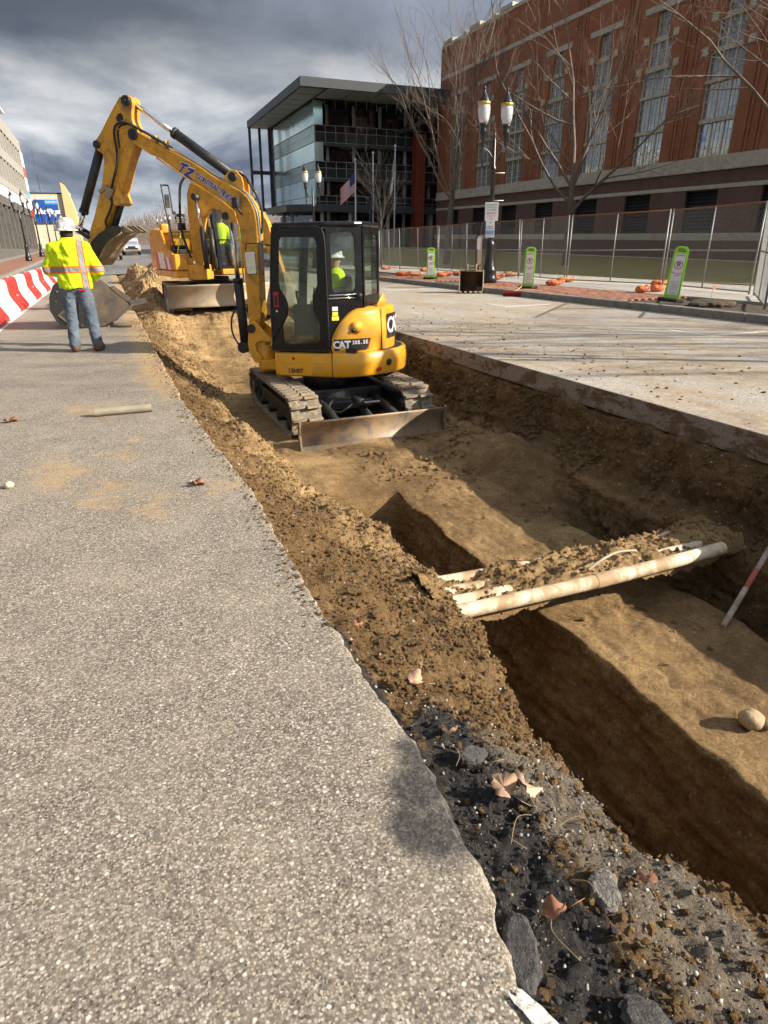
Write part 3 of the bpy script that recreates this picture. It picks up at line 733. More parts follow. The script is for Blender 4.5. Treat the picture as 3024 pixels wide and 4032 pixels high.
# street beyond the works
t = NT('far_asphalt'); P = t.pos()
c = t.ramp(t.noise(P, 9, 6, 0.65), [(0.3, (0.13, 0.125, 0.115)), (0.7, (0.23, 0.215, 0.195))])
M_FAR = t.set(col=t.mix(t.ramp(t.noise(t.map(P, (1, .08, 1)), 1.2, 5), [(0.45, 0.0), (0.7, 0.5)]), c, (0.07, 0.068, 0.066)), rough=0.85)
mb = MB(); yy = [44.9, 50, 60, 80, 110, 160, 240, 400]
mb.grid([[(-5.3, y, float(zg(y)) + .002), (2.5, y, float(zg(y)) + .002), (10.76, y, float(zg(y)) + .002)] for y in yy], False)
tag(mb.build('road', M_FAR, kind='structure'), 'grey street running on beyond the trench works', 'road')

# ---- kerbs, pavements, pavers, lawn
def make_concrete(name, lo, hi, sc=7):
    t = NT(name); P = t.pos()
    c = t.ramp(t.noise(P, sc, 7, 0.68), [(0.3, lo), (0.7, hi)])
    c = t.mix(t.ramp(t.noise(P, 1.2, 5, 0.7), [(0.5, 0.0), (0.75, 0.5)]), c, tuple(x * .5 for x in lo))
    return t.set(col=c, rough=0.85, nrm=t.bump(t.noise(P, 90, 4, 0.7), 0.3, 0.006), spec=0.3)
M_KERB = make_concrete('kerb_concrete', (0.17, 0.155, 0.13), (0.30, 0.275, 0.235))
M_WALK = make_concrete('pavement_concrete', (0.34, 0.31, 0.265), (0.48, 0.445, 0.39))
kerb = tag(thing('kerb', None, None), 'long concrete kerb on the right side of the street', 'kerb', kind='structure')
base_k = None
for i in range(20):
    y0 = 6.2 + i * 3.05
    mb = MB(); z = float(zg(y0 + 1.5))
    mb.bx(10.745, 10.965, y0 + .008, y0 + 3.042, z - .15, z + .15)
    o = mb.build('kerb_stone', M_KERB, kerb, bevel=.02)
mb = MB()
for y0, y1 in ((-6, 6.19), (67.2, 110)):
    mb._add([(10.745, y0, float(zg(y0)) + .15), (10.965, y0, float(zg(y0)) + .15), (10.965, y1, float(zg(y1)) + .15), (10.745, y1, float(zg(y1)) + .15)], [(0, 1, 2, 3)])
mb.build('kerb_run', M_KERB, kerb)
# bedding under the pavers and the planting strip
t = NT('mulch_and_dirt'); P = t.pos()
c = t.ramp(t.noise(P, 24, 7, 0.72), [(0.32, (0.035, 0.025, 0.017)), (0.55, (0.11, 0.08, 0.052)), (0.8, (0.22, 0.17, 0.12))])
M_MULCH = t.set(col=c, rough=0.95, nrm=t.bump(t.noise(P, 40, 6, .7), 1.0, 0.03))
yy = np.arange(6, 111, 1.0)
def strip(name, x0, x1, y0, y1, dz, mat, label, cat, nx=2, step=1.0, rough=0.0, seed=0):
    yv = np.arange(y0, y1 + 1e-6, step); xv = np.linspace(x0, x1, nx)
    XX, YY = np.meshgrid(xv, yv)
    ZZ = zg(YY) + dz + (rough * fbm(XX * 3, YY * 3, None, 4, seed=seed) if rough else 0)
    return tag(mesh_np(name, np.stack([XX, YY, ZZ], 2).reshape(-1, 3), grid_faces(*XX.shape)[:, ::-1], mat, smooth=bool(rough), kind='structure'), label, cat)
strip('planting_strip', 10.95, 12.95, -6, 110, .08, M_MULCH, 'bare mulch bed between kerb and pavement', 'planting bed', 14, .2, .05, 3)
# brick pavers
def make_paver():
    t = NT('red_clay_paver'); v = t.pos()
    rnd = t.new('ShaderNodeObjectInfo').outputs['Random']
    f = t.math('ADD', t.math('MULTIPLY', rnd, 0.7), t.math('MULTIPLY', t.vor(v, 5.5, out='Color'), 0.3))
    c = t.ramp(f, [(0.1, (0.20, 0.075, 0.045)), (0.5, (0.33, 0.125, 0.07)), (0.9, (0.44, 0.20, 0.12))])
    c = t.mix(t.ramp(t.noise(v, 3, 6, .7), [(0.45, 0.0), (0.7, 0.55)]), c, (0.40, 0.31, 0.22))
    return t.set(col=c, rough=0.85, nrm=t.bump(t.noise(v, 120, 3), 0.3, 0.004))
M_PAVER = make_paver()
pav = tag(thing('paved_strip', None, None), 'red brick paver strip between kerb and concrete walk', 'paving', kind='structure')
mbp = MB(); mbp.box((0, 0, 0), (.094, .194, .05)); pm = mbp.build('brick', M_PAVER, pav).data
bpy.data.objects.remove(pav.children[0])
spots = []
for (y0, y1) in ((12.9, 21.6), (23.2, 29.0)):
    ny = int((y1 - y0) / .2)
    for i in range(19):
        for j in range(ny):
            spots.append((11.0 + .05 + i * .1, y0 + j * .2 + (.1 if i % 2 else 0)))
spots.sort(key=lambda p: p[0] ** 2 + p[1] ** 2)
rest = MB(); rr = random.Random(2)
for k, (x, y) in enumerate(spots):
    z = .15 - .025 + rr.uniform(-.004, .004)
    if x + y * .0 > 12.9: continue
    if k < 300:
        o = bpy.data.objects.new('brick', pm); COL.objects.link(o); o.parent = pav
        o.location = (x, y, z); o.rotation_euler = (rr.uniform(-.02, .02), rr.uniform(-.02, .02), rr.uniform(-.01, .01))
    else: rest.box((x, y, z), (.094, .194, .05))
rest.build('brick_field', M_PAVER, pav, kind='stuff', fix=False)
mb = MB(); mb.bx(10.97, 12.93, 12.8, 29.1, .06, .118); mb.build('bedding_sand', M_MULCH, pav)
# concrete walk, slab by slab
walk = tag(thing('sidewalk', None, None), 'pale concrete walk behind the brick strip', 'pavement', kind='structure')
mbs = MB(); mbs.box((0, 0, 0), (1.44, 1.49, .12)); sm = mbs.build('slab', M_WALK, walk, bevel=.008)
first = True
for j in range(38):
    for i in range(3):
        x, y = 12.94 + .735 + i * 1.455, 5.0 + j * 1.5
        o = sm if first else sm.copy()
        if not first: COL.objects.link(o)
        first = False
        o.location = (x, y, float(zg(y)) + .09 + rr.uniform(-.003, .003))
mb = MB(); mb.grid([[(12.94, y, float(zg(y)) + .14), (17.3, y, float(zg(y)) + .14)] for y in (61.3, 80, 110)], False)
mb.build('far_walk', M_WALK, walk)
# lawn, rising gently to the foot of the brick building
t = NT('winter_lawn'); P = t.pos()
n = t.noise(P, 30, 7, .75); nb = t.noise(P, .7, 6, .7)
c = t.ramp(n, [(0.3, (0.12, 0.105, 0.036)), (0.5, (0.25, 0.215, 0.085)), (0.72, (0.38, 0.315, 0.145))])
c = t.mix(t.ramp(nb, [(0.45, 0.0), (0.68, 0.5)]), c, (0.14, 0.145, 0.05))
M_LAWN = t.set(col=c, rough=0.95, nrm=t.bump(t.noise(P, 80, 5, .8), 0.8, 0.02), spec=0.1)
xv = np.linspace(17.25, 39.5, 40); yv = np.concatenate([np.arange(-10, 60, .6), np.arange(60, 118, 2)])
XX, YY = np.meshgrid(xv, yv)
zb = -.021 * 38.5 + .01488 * YY - 1.13 * .9997 + CAMH
ze = zg(YY) + .15
s = ss(17.3, 38.0, XX)
ZZ = ze + (zb - ze) * s + .05 * fbm(XX * .3, YY * .3, None, 3, seed=9) + .5 * np.exp(-((XX - 31) / 7) ** 2 - ((YY - 74) / 9) ** 2) + .010 * fbm(XX * 9, YY * 9, seed=10)
lawn = mesh_np('lawn', np.stack([XX, YY, ZZ], 2).reshape(-1, 3), grid_faces(*XX.shape)[:, ::-1], M_LAWN, kind='structure')
tag(lawn, 'tired winter lawn between the walk and the brick building', 'lawn')
def lawn_z(x, y):
    zb_ = -.021 * 38.5 + .01488 * y - 1.13 * .9997 + CAMH; ze_ = float(zg(y)) + .15
    return ze_ + (zb_ - ze_) * float(ss(17.3, 38, x)) + .5 * math.exp(-((x - 31) / 7) ** 2 - ((y - 74) / 9) ** 2)
# left pavement beyond the barriers
M_LWALK = make_concrete('left_walk_concrete', (0.20, 0.185, 0.16), (0.32, 0.30, 0.26), 4)
strip('sidewalk', -12, -5.3, -10, 160, .15, M_LWALK, 'pavement along the parking garage on the left', 'pavement', 2, 5.0)
strip('paved_strip', -8.2, -5.6, 20, 150, .156, M_PAVER, 'strip of red pavers under the left street lamps', 'paving', 2, 5.0)
mb = MB(); mb.grid([[(-5.5, y, float(zg(y)) + .16), (-5.3, y, float(zg(y)) + .16), (-5.295, y, float(zg(y)) - .02)] for y in (-10, 43, 100, 160)], False)
tag(mb.build('kerb', M_KERB, kind='structure'), 'kerb on the far left side of the street', 'kerb')
# ------------------------------------------------------------------ helpers: blended solids (bodies, bags, stones)
def nets(fn, lo, hi, h):
    lo = np.array(lo, float); n = np.ceil((np.array(hi, float) - lo) / h).astype(int) + 1
    ax = [lo[i] + h * np.arange(n[i]) for i in range(3)]
    X, Yq, Z = np.meshgrid(*ax, indexing='ij')
    F = fn(X, Yq, Z); S = F < 0
    c = [slice(0, -1), slice(1, None)]
    acc = np.zeros((*(n - 1), 3)); cnt = np.zeros(n - 1)
    for a in range(3):
        for b in (0, 1):
            for d in (0, 1):
                i0 = [0, 0, 0]; i1 = [0, 0, 0]
                o = [k for k in range(3) if k != a]
                i0[o[0]] = i1[o[0]] = b; i0[o[1]] = i1[o[1]] = d; i0[a] = 0; i1[a] = 1
                f0 = F[c[i0[0]], c[i0[1]], c[i0[2]]]; f1_ = F[c[i1[0]], c[i1[1]], c[i1[2]]]
                m = (f0 < 0) != (f1_ < 0)
                t = np.where(m, f0 / (f0 - f1_ + 1e-12), 0)
                p = np.zeros((*m.shape, 3)); p[..., a] = t; p[..., o[0]] = b; p[..., o[1]] = d
                acc += np.where(m[..., None], p, 0); cnt += m
    act = cnt > 0; ids = -np.ones(act.shape, int); ids[act] = np.arange(act.sum())
    ijk = np.argwhere(act)
    V = lo + h * (ijk + acc[act] / cnt[act][:, None])
    faces = []
    for a in range(3):
        o = [(a + 1) % 3, (a + 2) % 3]
        s0 = [slice(1, -1)] * 3; s0[a] = slice(0, -1); s1 = list(s0); s1[a] = slice(1, None)
        A_, B_ = S[tuple(s0)], S[tuple(s1)]
        for inv, m in ((False, A_ & ~B_), (True, ~A_ & B_)):
            q = np.argwhere(m)
            if not len(q): continue
            q[:, o[0]] += 1; q[:, o[1]] += 1
            def idx(d0, d1):
                r = q.copy(); r[:, o[0]] -= d0; r[:, o[1]] -= d1
                r = np.minimum(r, np.array(ids.shape) - 1)
                return ids[r[:, 0], r[:, 1], r[:, 2]]
            f = np.stack([idx(0, 0), idx(1, 0), idx(1, 1), idx(0, 1)], 1)
            faces.append(f[:, ::-1] if inv else f)
    F_ = np.concatenate(faces); F_ = F_[(F_ >= 0).all(1)]
    return V, F_
def smin(a, b, k=.03):
    t = np.clip(.5 + .5 * (b - a) / k, 0, 1); return b + (a - b) * t - k * t * (1 - t)
def cap(p, q, r0, r1, flat=None):
    """distance to a tapered limb from p to q"""
    p, q = np.array(p, float), np.array(q, float)
    def f(X, Y_, Z):
        d = q - p; L = d @ d
        t = np.clip(((X - p[0]) * d[0] + (Y_ - p[1]) * d[1] + (Z - p[2]) * d[2]) / L, 0, 1)
        dx, dy, dz = X - p[0] - t * d[0], Y_ - p[1] - t * d[1], Z - p[2] - t * d[2]
        if flat: dx, dy, dz = dx / flat[0], dy / flat[1], dz / flat[2]
        return np.sqrt(dx * dx + dy * dy + dz * dz) - (r0 + (r1 - r0) * t)
    return f
def ell(c, r):
    def f(X, Y_, Z):
        k = np.sqrt(((X - c[0]) / r[0]) ** 2 + ((Y_ - c[1]) / r[1]) ** 2 + ((Z - c[2]) / r[2]) ** 2)
        return (k - 1) * min(r)
    return f
def union(fs, k=.03):
    def f(X, Y_, Z):
        r = fs[0](X, Y_, Z)
        for g in fs[1:]: r = smin(r, g(X, Y_, Z), k)
        return r
    return f
def solid(name, fn, lo, hi, h, mat, parent=None, M=None, wr=None, kind=None):
    V, F = nets(fn, lo, hi, h)
    if wr is not None: V = wr(V)
    if M is not None:
        Ma = np.array(M.to_4x4()); V = V @ Ma[:3, :3].T + Ma[:3, 3]
    return mesh_np(name, V, F, mat, parent, smooth=True, kind=kind)
# ================================================================== MINI EXCAVATOR in the trench
M_YEL = mat_plain('machine_yellow_paint', (0.80, 0.385, 0.022), 0.38, var=0.06, scale=3, dirt=(0.46, 0.30, 0.13), dirt_amt=0.38, dirt_scale=3.2, coat=0.1)
M_YELD = mat_plain('worn_yellow_arm_paint', (0.66, 0.315, 0.022), 0.45, var=0.12, scale=4, dirt=(0.17, 0.10, 0.045), dirt_amt=0.55, dirt_scale=5)
M_BLK = mat_plain('gloss_black_paint', (0.008, 0.008, 0.009), 0.25, var=0.2, dirt=(0.035, 0.03, 0.025), dirt_amt=0.1, dirt_scale=5, spec=.35)
M_BLKM = mat_plain('matt_black_steel', (0.018, 0.018, 0.019), 0.5, var=0.25, dirt=(0.12, 0.09, 0.06), dirt_amt=0.3, dirt_scale=6)
M_RUB = mat_plain('black_rubber', (0.02, 0.02, 0.021), 0.75, var=0.25, bump=0.2)
M_CHR = mat_plain('chromed_rod', (0.78, 0.77, 0.75), 0.14, metal=1.0, var=0.05)
M_STL = mat_plain('scraped_steel', (0.20, 0.165, 0.14), 0.5, metal=0.35, var=0.4, scale=2.5, dirt=(0.40, 0.28, 0.15), dirt_amt=0.85, dirt_scale=3.5, bump=0.35)
M_MUDR = mat_plain('mud_caked_track_rubber', (0.16, 0.14, 0.115), 0.85, var=0.35, scale=9, dirt=(0.42, 0.31, 0.18), dirt_amt=0.8, dirt_scale=7, bump=0.4)
M_WHT = mat_plain('white_lettering', (0.82, 0.82, 0.80), 0.5, var=0.03)
M_RED = mat_plain('red_enamel', (0.45, 0.02, 0.02), 0.4, var=0.1)
M_YST = mat_plain('yellow_sticker', (0.85, 0.75, 0.05), 0.5, var=0.1)
M_BLUE = mat_plain('blue_vinyl_lettering', (0.04, 0.05, 0.33), 0.45, var=0.08)
M_SEAT = mat_plain('grey_cab_trim', (0.07, 0.075, 0.075), 0.8, var=0.2)
def make_glass(name, tint, refl=0.10):
    t = NT(name)
    tr = t.new('ShaderNodeBsdfTransparent'); tr.inputs[0].default_value = (*tint, 1)
    gl = t.new('ShaderNodeBsdfGlossy'); gl.inputs['Roughness'].default_value = 0.03; gl.inputs[0].default_value = (.9, .95, .95, 1)
    df = t.new('ShaderNodeBsdfDiffuse'); df.inputs[0].default_value = (.32, .33, .30, 1)
    lw = t.new('ShaderNodeLayerWeight'); lw.inputs[0].default_value = 0.25
    mx = t.new('ShaderNodeMixShader'); t.l.new(t.math('ADD', t.math('MULTIPLY', lw.outputs['Facing'], 0.40), refl, True), mx.inputs[0])
    t.l.new(tr.outputs[0], mx.inputs[1]); t.l.new(gl.outputs[0], mx.inputs[2])
    m2 = t.new('ShaderNodeMixShader')
    t.l.new(t.ramp(t.noise(t.co(), 4, 6, .7), [(0.42, 0.004), (0.8, 0.07)]), m2.inputs[0])
    t.l.new(mx.outputs[0], m2.inputs[1]); t.l.new(df.outputs[0], m2.inputs[2])
    t.l.new(m2.outputs[0], t.n['Material Output'].inputs[0])
    return t.m
M_CGL = make_glass('dusty_cab_glass', (0.86, 0.91, 0.88), 0.03)

def ring(mb, outer, inner, fn, t0, t1):
    """plate with an opening: outer and inner loops of the same length"""
    n = len(outer)
    vs = [fn(a, b, t) for t in (t0, t1) for L in (outer, inner) for a, b in L]
    o = lambda t, l, i: (t * 2 + l) * n + i % n
    fs = []
    for i in range(n):
        fs += [(o(0, 0, i), o(0, 0, i + 1), o(0, 1, i + 1), o(0, 1, i)), (o(1, 0, i), o(1, 1, i), o(1, 1, i + 1), o(1, 0, i + 1)),
               (o(0, 0, i), o(1, 0, i), o(1, 0, i + 1), o(0, 0, i + 1)), (o(0, 1, i), o(0, 1, i + 1), o(1, 1, i + 1), o(1, 1, i))]
    return mb._add(vs, fs)
def resample(loop, n):
    P = [Vector((*p, 0)) for p in loop]; P.append(P[0])
    d = [0]
    for a, b in zip(P, P[1:]): d.append(d[-1] + (b - a).length)
    out = []
    for k in range(n):
        s = d[-1] * k / n
        for i in range(len(d) - 1):
            if d[i] <= s <= d[i + 1]:
                f = (s - d[i]) / max(1e-9, d[i + 1] - d[i]); q = P[i].lerp(P[i + 1], f); out.append((q.x, q.y)); break
    return out
def ray_match(outer, inner, n):
    """same-length loops: sample the outer loop in the directions of the inner one"""
    I = resample(inner, n); cx = sum(p[0] for p in I) / n; cy = sum(p[1] for p in I) / n
    O = []
    m = len(outer)
    for (x, y) in I:
        dx, dy = x - cx, y - cy; best = None
        for i in range(m):
            (ax, ay), (bx_, by) = outer[i], outer[(i + 1) % m]
            ex, ey = bx_ - ax, by - ay; den = dx * ey - dy * ex
            if abs(den) < 1e-12: continue
            s = ((ax - cx) * ey - (ay - cy) * ex) / den; u = ((ax - cx) * dy - (ay - cy) * dx) / den
            if s > 0 and -1e-6 <= u <= 1 + 1e-6 and (best is None or s < best): best = s
        O.append((cx + dx * best, cy + dy * best))
    return O, I
def smooth_line(pts, n=40):
    """Catmull-Rom through points"""
    P = [Vector(p) for p in pts]; out = []
    for i in range(len(P) - 1):
        p0, p1, p2, p3 = P[max(0, i - 1)], P[i], P[i + 1], P[min(len(P) - 1, i + 2)]
        k = max(2, n // (len(P) - 1))
        for j in range(k):
            t = j / k
            out.append(0.5 * ((2 * p1) + (p2 - p0) * t + (2 * p0 - 5 * p1 + 4 * p2 - p3) * t * t + (3 * p1 - p0 - 3 * p2 + p3) * t ** 3))
    out.append(P[-1]); return out

def make_track(parent, cx, y0, y1, w, hgt, nl, pad_mat, belt_mat, roller_mat):
    """rubber crawler: belt, pads, sprocket, idler, rollers, side frame; runs along local y"""
    r = hgt / 2
    loop = []
    def at(s):
        L = (y1 - y0) - 2 * r; per = 2 * L + 2 * math.pi * r; s %= per
        if s < L: return Vector((cx, y0 + r + s, hgt)), Vector((0, 0, 1))
        s -= L
        if s < math.pi * r:
            a = s / r; return Vector((cx, y1 - r + r * math.sin(a), r + r * math.cos(a))), Vector((0, math.sin(a), math.cos(a)))
        s -= math.pi * r
        if s < L: return Vector((cx, y1 - r - s, 0)), Vector((0, 0, -1))
        s -= L; a = s / r
        return Vector((cx, y0 + r - r * math.sin(a), r - r * math.cos(a))), Vector((0, -math.sin(a), -math.cos(a)))
    per = 2 * ((y1 - y0) - 2 * r) + 2 * math.pi * r
    N = 72; mb = MB(); vs = []
    for k in range(N):
        p, n = at(per * k / N)
        for dx, dn in ((-w / 2, -.012), (w / 2, -.012), (w / 2, -.045), (-w / 2, -.045)):
            vs.append(p + n * dn + Vector((dx, 0, 0)))
    fs = []
    for k in range(N):
        a, b = k * 4, ((k + 1) % N) * 4
        fs += [(a + i, a + (i + 1) % 4, b + (i + 1) % 4, b + i) for i in range(4)]
    mb._add(vs, fs)
    track = mb.build('track', belt_mat, parent)
    pb = MB(); pl = per / nl
    pb.prism([(-w / 2, -pl * .36), (-.01, -pl * .20), (-.01, pl * .48), (-w / 2, pl * .30)], lambda a, b, t: (a, b, t), -.014, .014)
    pb.prism([(.01, -pl * .48), (w / 2, -pl * .30), (w / 2, pl * .36), (.01, pl * .20)], lambda a, b, t: (a, b, t), -.014, .014)
    pad = None
    for k in range(nl):
        p, n = at(per * (k + .5) / nl)
        if pad is None: o = pad = pb.build('track_pad', pad_mat, track)
        else:
            o = pad.copy(); COL.objects.link(o)
        yv = Vector((1, 0, 0)); xx = n.cross(yv)
        o.matrix_local = Matrix((yv, xx, n)).transposed().to_4x4(); o.matrix_local = Matrix.Translation(p) @ o.matrix_local
    mb = MB(); mb.bx(cx - w * .28, cx + w * .28, y0 + r, y1 - r, hgt * .28, hgt * .62)
    mb.build('track_frame', roller_mat, track, bevel=.015)
    for yy, rad in ((y0 + r, r - .06), (y1 - r, r - .06)):
        mb = MB(); mb.cyl((cx - w * .34, yy, r), (cx + w * .34, yy, r), rad, seg=20); mb.cyl((cx - w * .46, yy, r), (cx + w * .46, yy, r), rad * .45, seg=14)
        mb.build('wheel', roller_mat, track)
    nr = 4
    for i in range(nr):
        yy = y0 + r + ((y1 - y0) - 2 * r) * (i + .5) / nr
        mb = MB(); mb.cyl((cx - w * .36, yy, .105), (cx + w * .36, yy, .105), .065, seg=14); mb.build('roller', roller_mat, track)
    return track

def blade_profile(y, h):
    """curved mouldboard, bottom to top, (y offset, z)"""
    fr = [(y + .01 + .085 * math.sin(math.pi * (.12 + .80 * k / 12)), h * k / 12) for k in range(13)]
    return fr + [(y + .05, h + .004)] + [(a + .035, b) for a, b in reversed(fr[1:-1])] + [(y + .06, 0)]

mini = thing('mini_excavator', 'yellow and black mini excavator standing on tracks in the trench', 'excavator', (2.92, 9.65, -0.95))
H = Matrix.Rotation(math.atan2(.6, -.8), 4, 'Z')
def hb():
    m = MB(); m.M = H; return m
tl = make_track(mini, -0.795, -1.5, 1.38, .40, .56, 38, M_MUDR, M_MUDR, M_BLKM)
tr_ = make_track(mini, 0.795, -1.5, 1.38, .40, .56, 38, M_MUDR, M_MUDR, M_BLKM)
mb = MB(); mb.bx(-.62, .62, -.55, .55, .26, .46); mb.bx(-.45, .45, -.8, .8, .2, .34); mb.build('undercarriage', M_BLKM, mini, bevel=.03)
mb = MB(); mb.cyl((0, 0, .44), (0, 0, .66), .42, seg=32); mb.build('slew_ring', M_BLKM, mini)
# dozer blade
pf = blade_profile(-1.92, .36)
mb = MB(); mb.prism(pf, lambda a, b, t: (t, a, b), -.99, .99, True); bl = mb.build('blade', M_STL, mini)
for s in (-1, 1):
    mb = MB(); mb.prism([(-1.91, 0), (-1.82, .02), (-1.79, .2), (-1.85, .385), (-1.91, .37), (-1.87, .2)], lambda a, b, t: (t, a, b), s * .985, s * 1.008); mb.build('end_plate', M_STL, bl)
mb = MB(); mb.bx(-.98, .98, -1.895, -1.87, -.005, .05); mb.build('cutting_edge', M_STL, bl)
for s in (-1, 1):
    mb = MB(); mb.tube([(s * .42, -1.82, .20), (s * .42, -1.2, .30), (s * .42, -.6, .34)], [.055, .06, .06], 8); mb.build('blade_arm', M_BLKM, bl)
mb = MB(); mb.box((.02, -1.42, .40), (.22, .62, .03), Matrix.Rotation(R(-18), 3, 'X')); mb.build('cylinder_guard', M_BLKM, bl, bevel=.008)
mb = MB(); mb.cyl((.02, -1.75, .25), (.02, -1.0, .40), .05); mb.build('blade_cylinder', M_BLKM, bl)
mb = MB(); mb.tube(smooth_line([(-.2, -.8, .40), (-.35, -1.0, .30), (-.25, -1.2, .27), (-.05, -1.15, .36)], 16), .015, 8); mb.build('hose', M_RUB, bl)
# turntable skirt
TAIL = [(.58, .68), (-.28, .69), (-.45, .655), (-.62, .57), (-.78, .44), (-.91, .28), (-1.01, .10), (-1.07, -.10), (-1.08, -.32), (-1.02, -.55), (-.88, -.74), (-.65, -.87), (-.35, -.92), (.55, -.92), (.62, -.7), (.62, -.3), (.62, .3), (.60, .60)]
def inset(poly, d):
    n = len(poly); out = []
    for i in range(n):
        p0, p1, p2 = Vector(poly[i - 1]), Vector(poly[i]), Vector(poly[(i + 1) % n])
        a, b = (p1 - p0).normalized(), (p2 - p1).normalized()
        na, nb = Vector((-a.y, a.x)), Vector((-b.y, b.x)); nn = (na + nb)
        nn = nn / max(.4, nn.dot(na)) if nn.length > 1e-6 else na
        q = p1 + nn * d; out.append((q.x, q.y))
    return out
def skirt_part(i0, i1, name, z0=.655, z1=.985):
    """stretch of the outer shell between two outline points, as a thick curved plate"""
    pts = [Vector((*TAIL[i], 0)) for i in range(i0, i1 + 1)]
    line = smooth_line(pts, 8 * (i1 - i0)) if i1 - i0 > 2 else pts
    inn = []
    for k, p in enumerate(line):
        a = line[max(0, k - 1)]; b = line[min(len(line) - 1, k + 1)]; t = (b - a).normalized()
        inn.append(p + Vector((-t.y, t.x, 0)) * .10)
    rows = []
    prof = [(-.10, z0 + .005), (-.015, z0), (0, z0 + .025), (.012, (z0 + z1) / 2), (0, z1 - .02), (-.02, z1), (-.12, z1 + .002)]
    for k, p in enumerate(line):
        nrm = (p - inn[k]).normalized()
        rows.append([tuple(p + nrm * o + Vector((0, 0, z))) for o, z in prof])
    m = hb(); m.grid(rows)
    return m.build(name, M_YEL, mini)
sk1 = skirt_part(0, 1, 'side_panel')
sk2 = skirt_part(1, 13, 'counterweight')
m = hb(); m.prism(inset(TAIL, .05), lambda a, b, t: (a, b, t), .66, .99); m.build('deck', M_BLKM, mini)
m = hb(); m.bx(.026, .516, .682, .70, .672, .955); dr = m.build('hatch', M_YEL, sk1, bevel=.012)
m = hb(); m.bx(.08, .46, .698, .706, .845, .87); m.build('rib', M_YEL, dr, bevel=.004)
m = hb(); m.bx(-.20, .0, .682, .700, .845, .87); m.build('rib', M_YEL, sk1, bevel=.004)
m = hb(); m.cyl((.29, .69, .91), (.29, .708, .91), .018); m.build('latch', M_BLKM, dr)
m = hb(); m.bx(-.287, -.281, .66, .705, .66, .985); m.build('seam', M_BLKM, sk2)
def tail_at(x, y, z, nx, ny):
    r = Vector((-ny, nx, 0)).normalized(); return r
# bolt eye and red reflector on the counterweight
for nm, (x, y, z), rad, mt in (('lifting_eye', (-.965, .21, .82), .045, M_BLKM), ('reflector', (-.86, .36, .74), .032, M_RED)):
    nv = Vector((x + .15, y + .05, 0)).normalized(); m = hb(); p = Vector((x, y, z))
    m.cyl(p - nv * .05, p + nv * .025, rad, seg=16); m.build(nm, mt, sk2)
# hood over the engine, with its rising curved flank
HB = [(-.24, .665), (-.36, .635), (-.48, .585), (-.60, .51), (-.72, .41), (-.82, .28), (-.89, .12), (-.925, -.06), (-.925, -.26), (-.87, -.48), (-.74, -.66), (-.5, -.78), (-.2, -.8)]
hline = smooth_line([Vector((*p, 0)) for p in HB], 96)
rows = []; s = 0
for k, p in enumerate(hline):
    if k: s += (p - hline[k - 1]).length
    a = hline[max(0, k - 1)]; b = hline[min(len(hline) - 1, k + 1)]; tv = (b - a).normalized(); nv = Vector((tv.y, -tv.x, 0))
    u = min(1.0, s / .50); zt = .99 + .58 * math.sqrt(max(0.0, 1 - (1 - u) ** 2)) ** 1.15
    prof = [(0, .985), (.008, .985 + (zt - .985) * .4), (.0, zt - .06 * u), (-.02, zt - .02 * u), (-.07, zt + .005), (-.22, zt + .012)]
    rows.append([tuple(p + nv * o + Vector((0, 0, z))) for o, z in prof])
m = hb(); m.grid(rows); hood = m.build('hood', M_YEL, mini)
m = hb(); m.prism([(-.30, .35), (-.50, .30), (-.66, .10), (-.70, -.25), (-.60, -.55), (-.2, -.60), (-.2, .3)], lambda a, b, t: (a, b, t), 1.0, 1.575); m.build('hood_top', M_YEL, hood)
# filler flap standing up on the hood
rows = []
for k in range(13):
    a = math.pi * k / 12; zz = 1.57 + .17 * math.sin(a)
    rows.append([tuple(Vector((-.80 + .02 * 0, .20 - .42 * k / 12 + .0, z_)) + Vector((-.0, 0, 0)) + Vector((-.05 * math.sin(a), 0, 0))) for z_ in (1.56, zz)])
m = hb(); m.grid(rows); fl_ = m.build('filler_guard', M_YEL, hood); fl_.modifiers.new('t', 'SOLIDIFY').thickness = .02
# oval grab recess with black plug
m = hb(); p = Vector((-.60, .525, 1.33)); nv = Vector((-.55, .83, 0)).normalized()
rp = [(.0, .012), (.05, .010), (.085, .004), (.10, -.004)]
M_SAVE = m.M
m.M = H @ Matrix.Translation(p) @ basis(nv.cross(Vector((0, 0, 1))), (0, 0, 1)).to_4x4()
m.lathe([(.085, -.01), (.082, .006), (.07, .010), (.045, .004), (.02, .002)], seg=24); m.build('recess', M_YEL, hood)
m = MB(); m.M = H @ Matrix.Translation(p + Vector((.04, .03, -.04))) @ basis(nv.cross(Vector((0, 0, 1))), (0, 0, 1)).to_4x4()
m.lathe([(.028, -.02), (.03, .02), (.012, .026)], seg=16); m.build('plug', M_BLKM, hood)
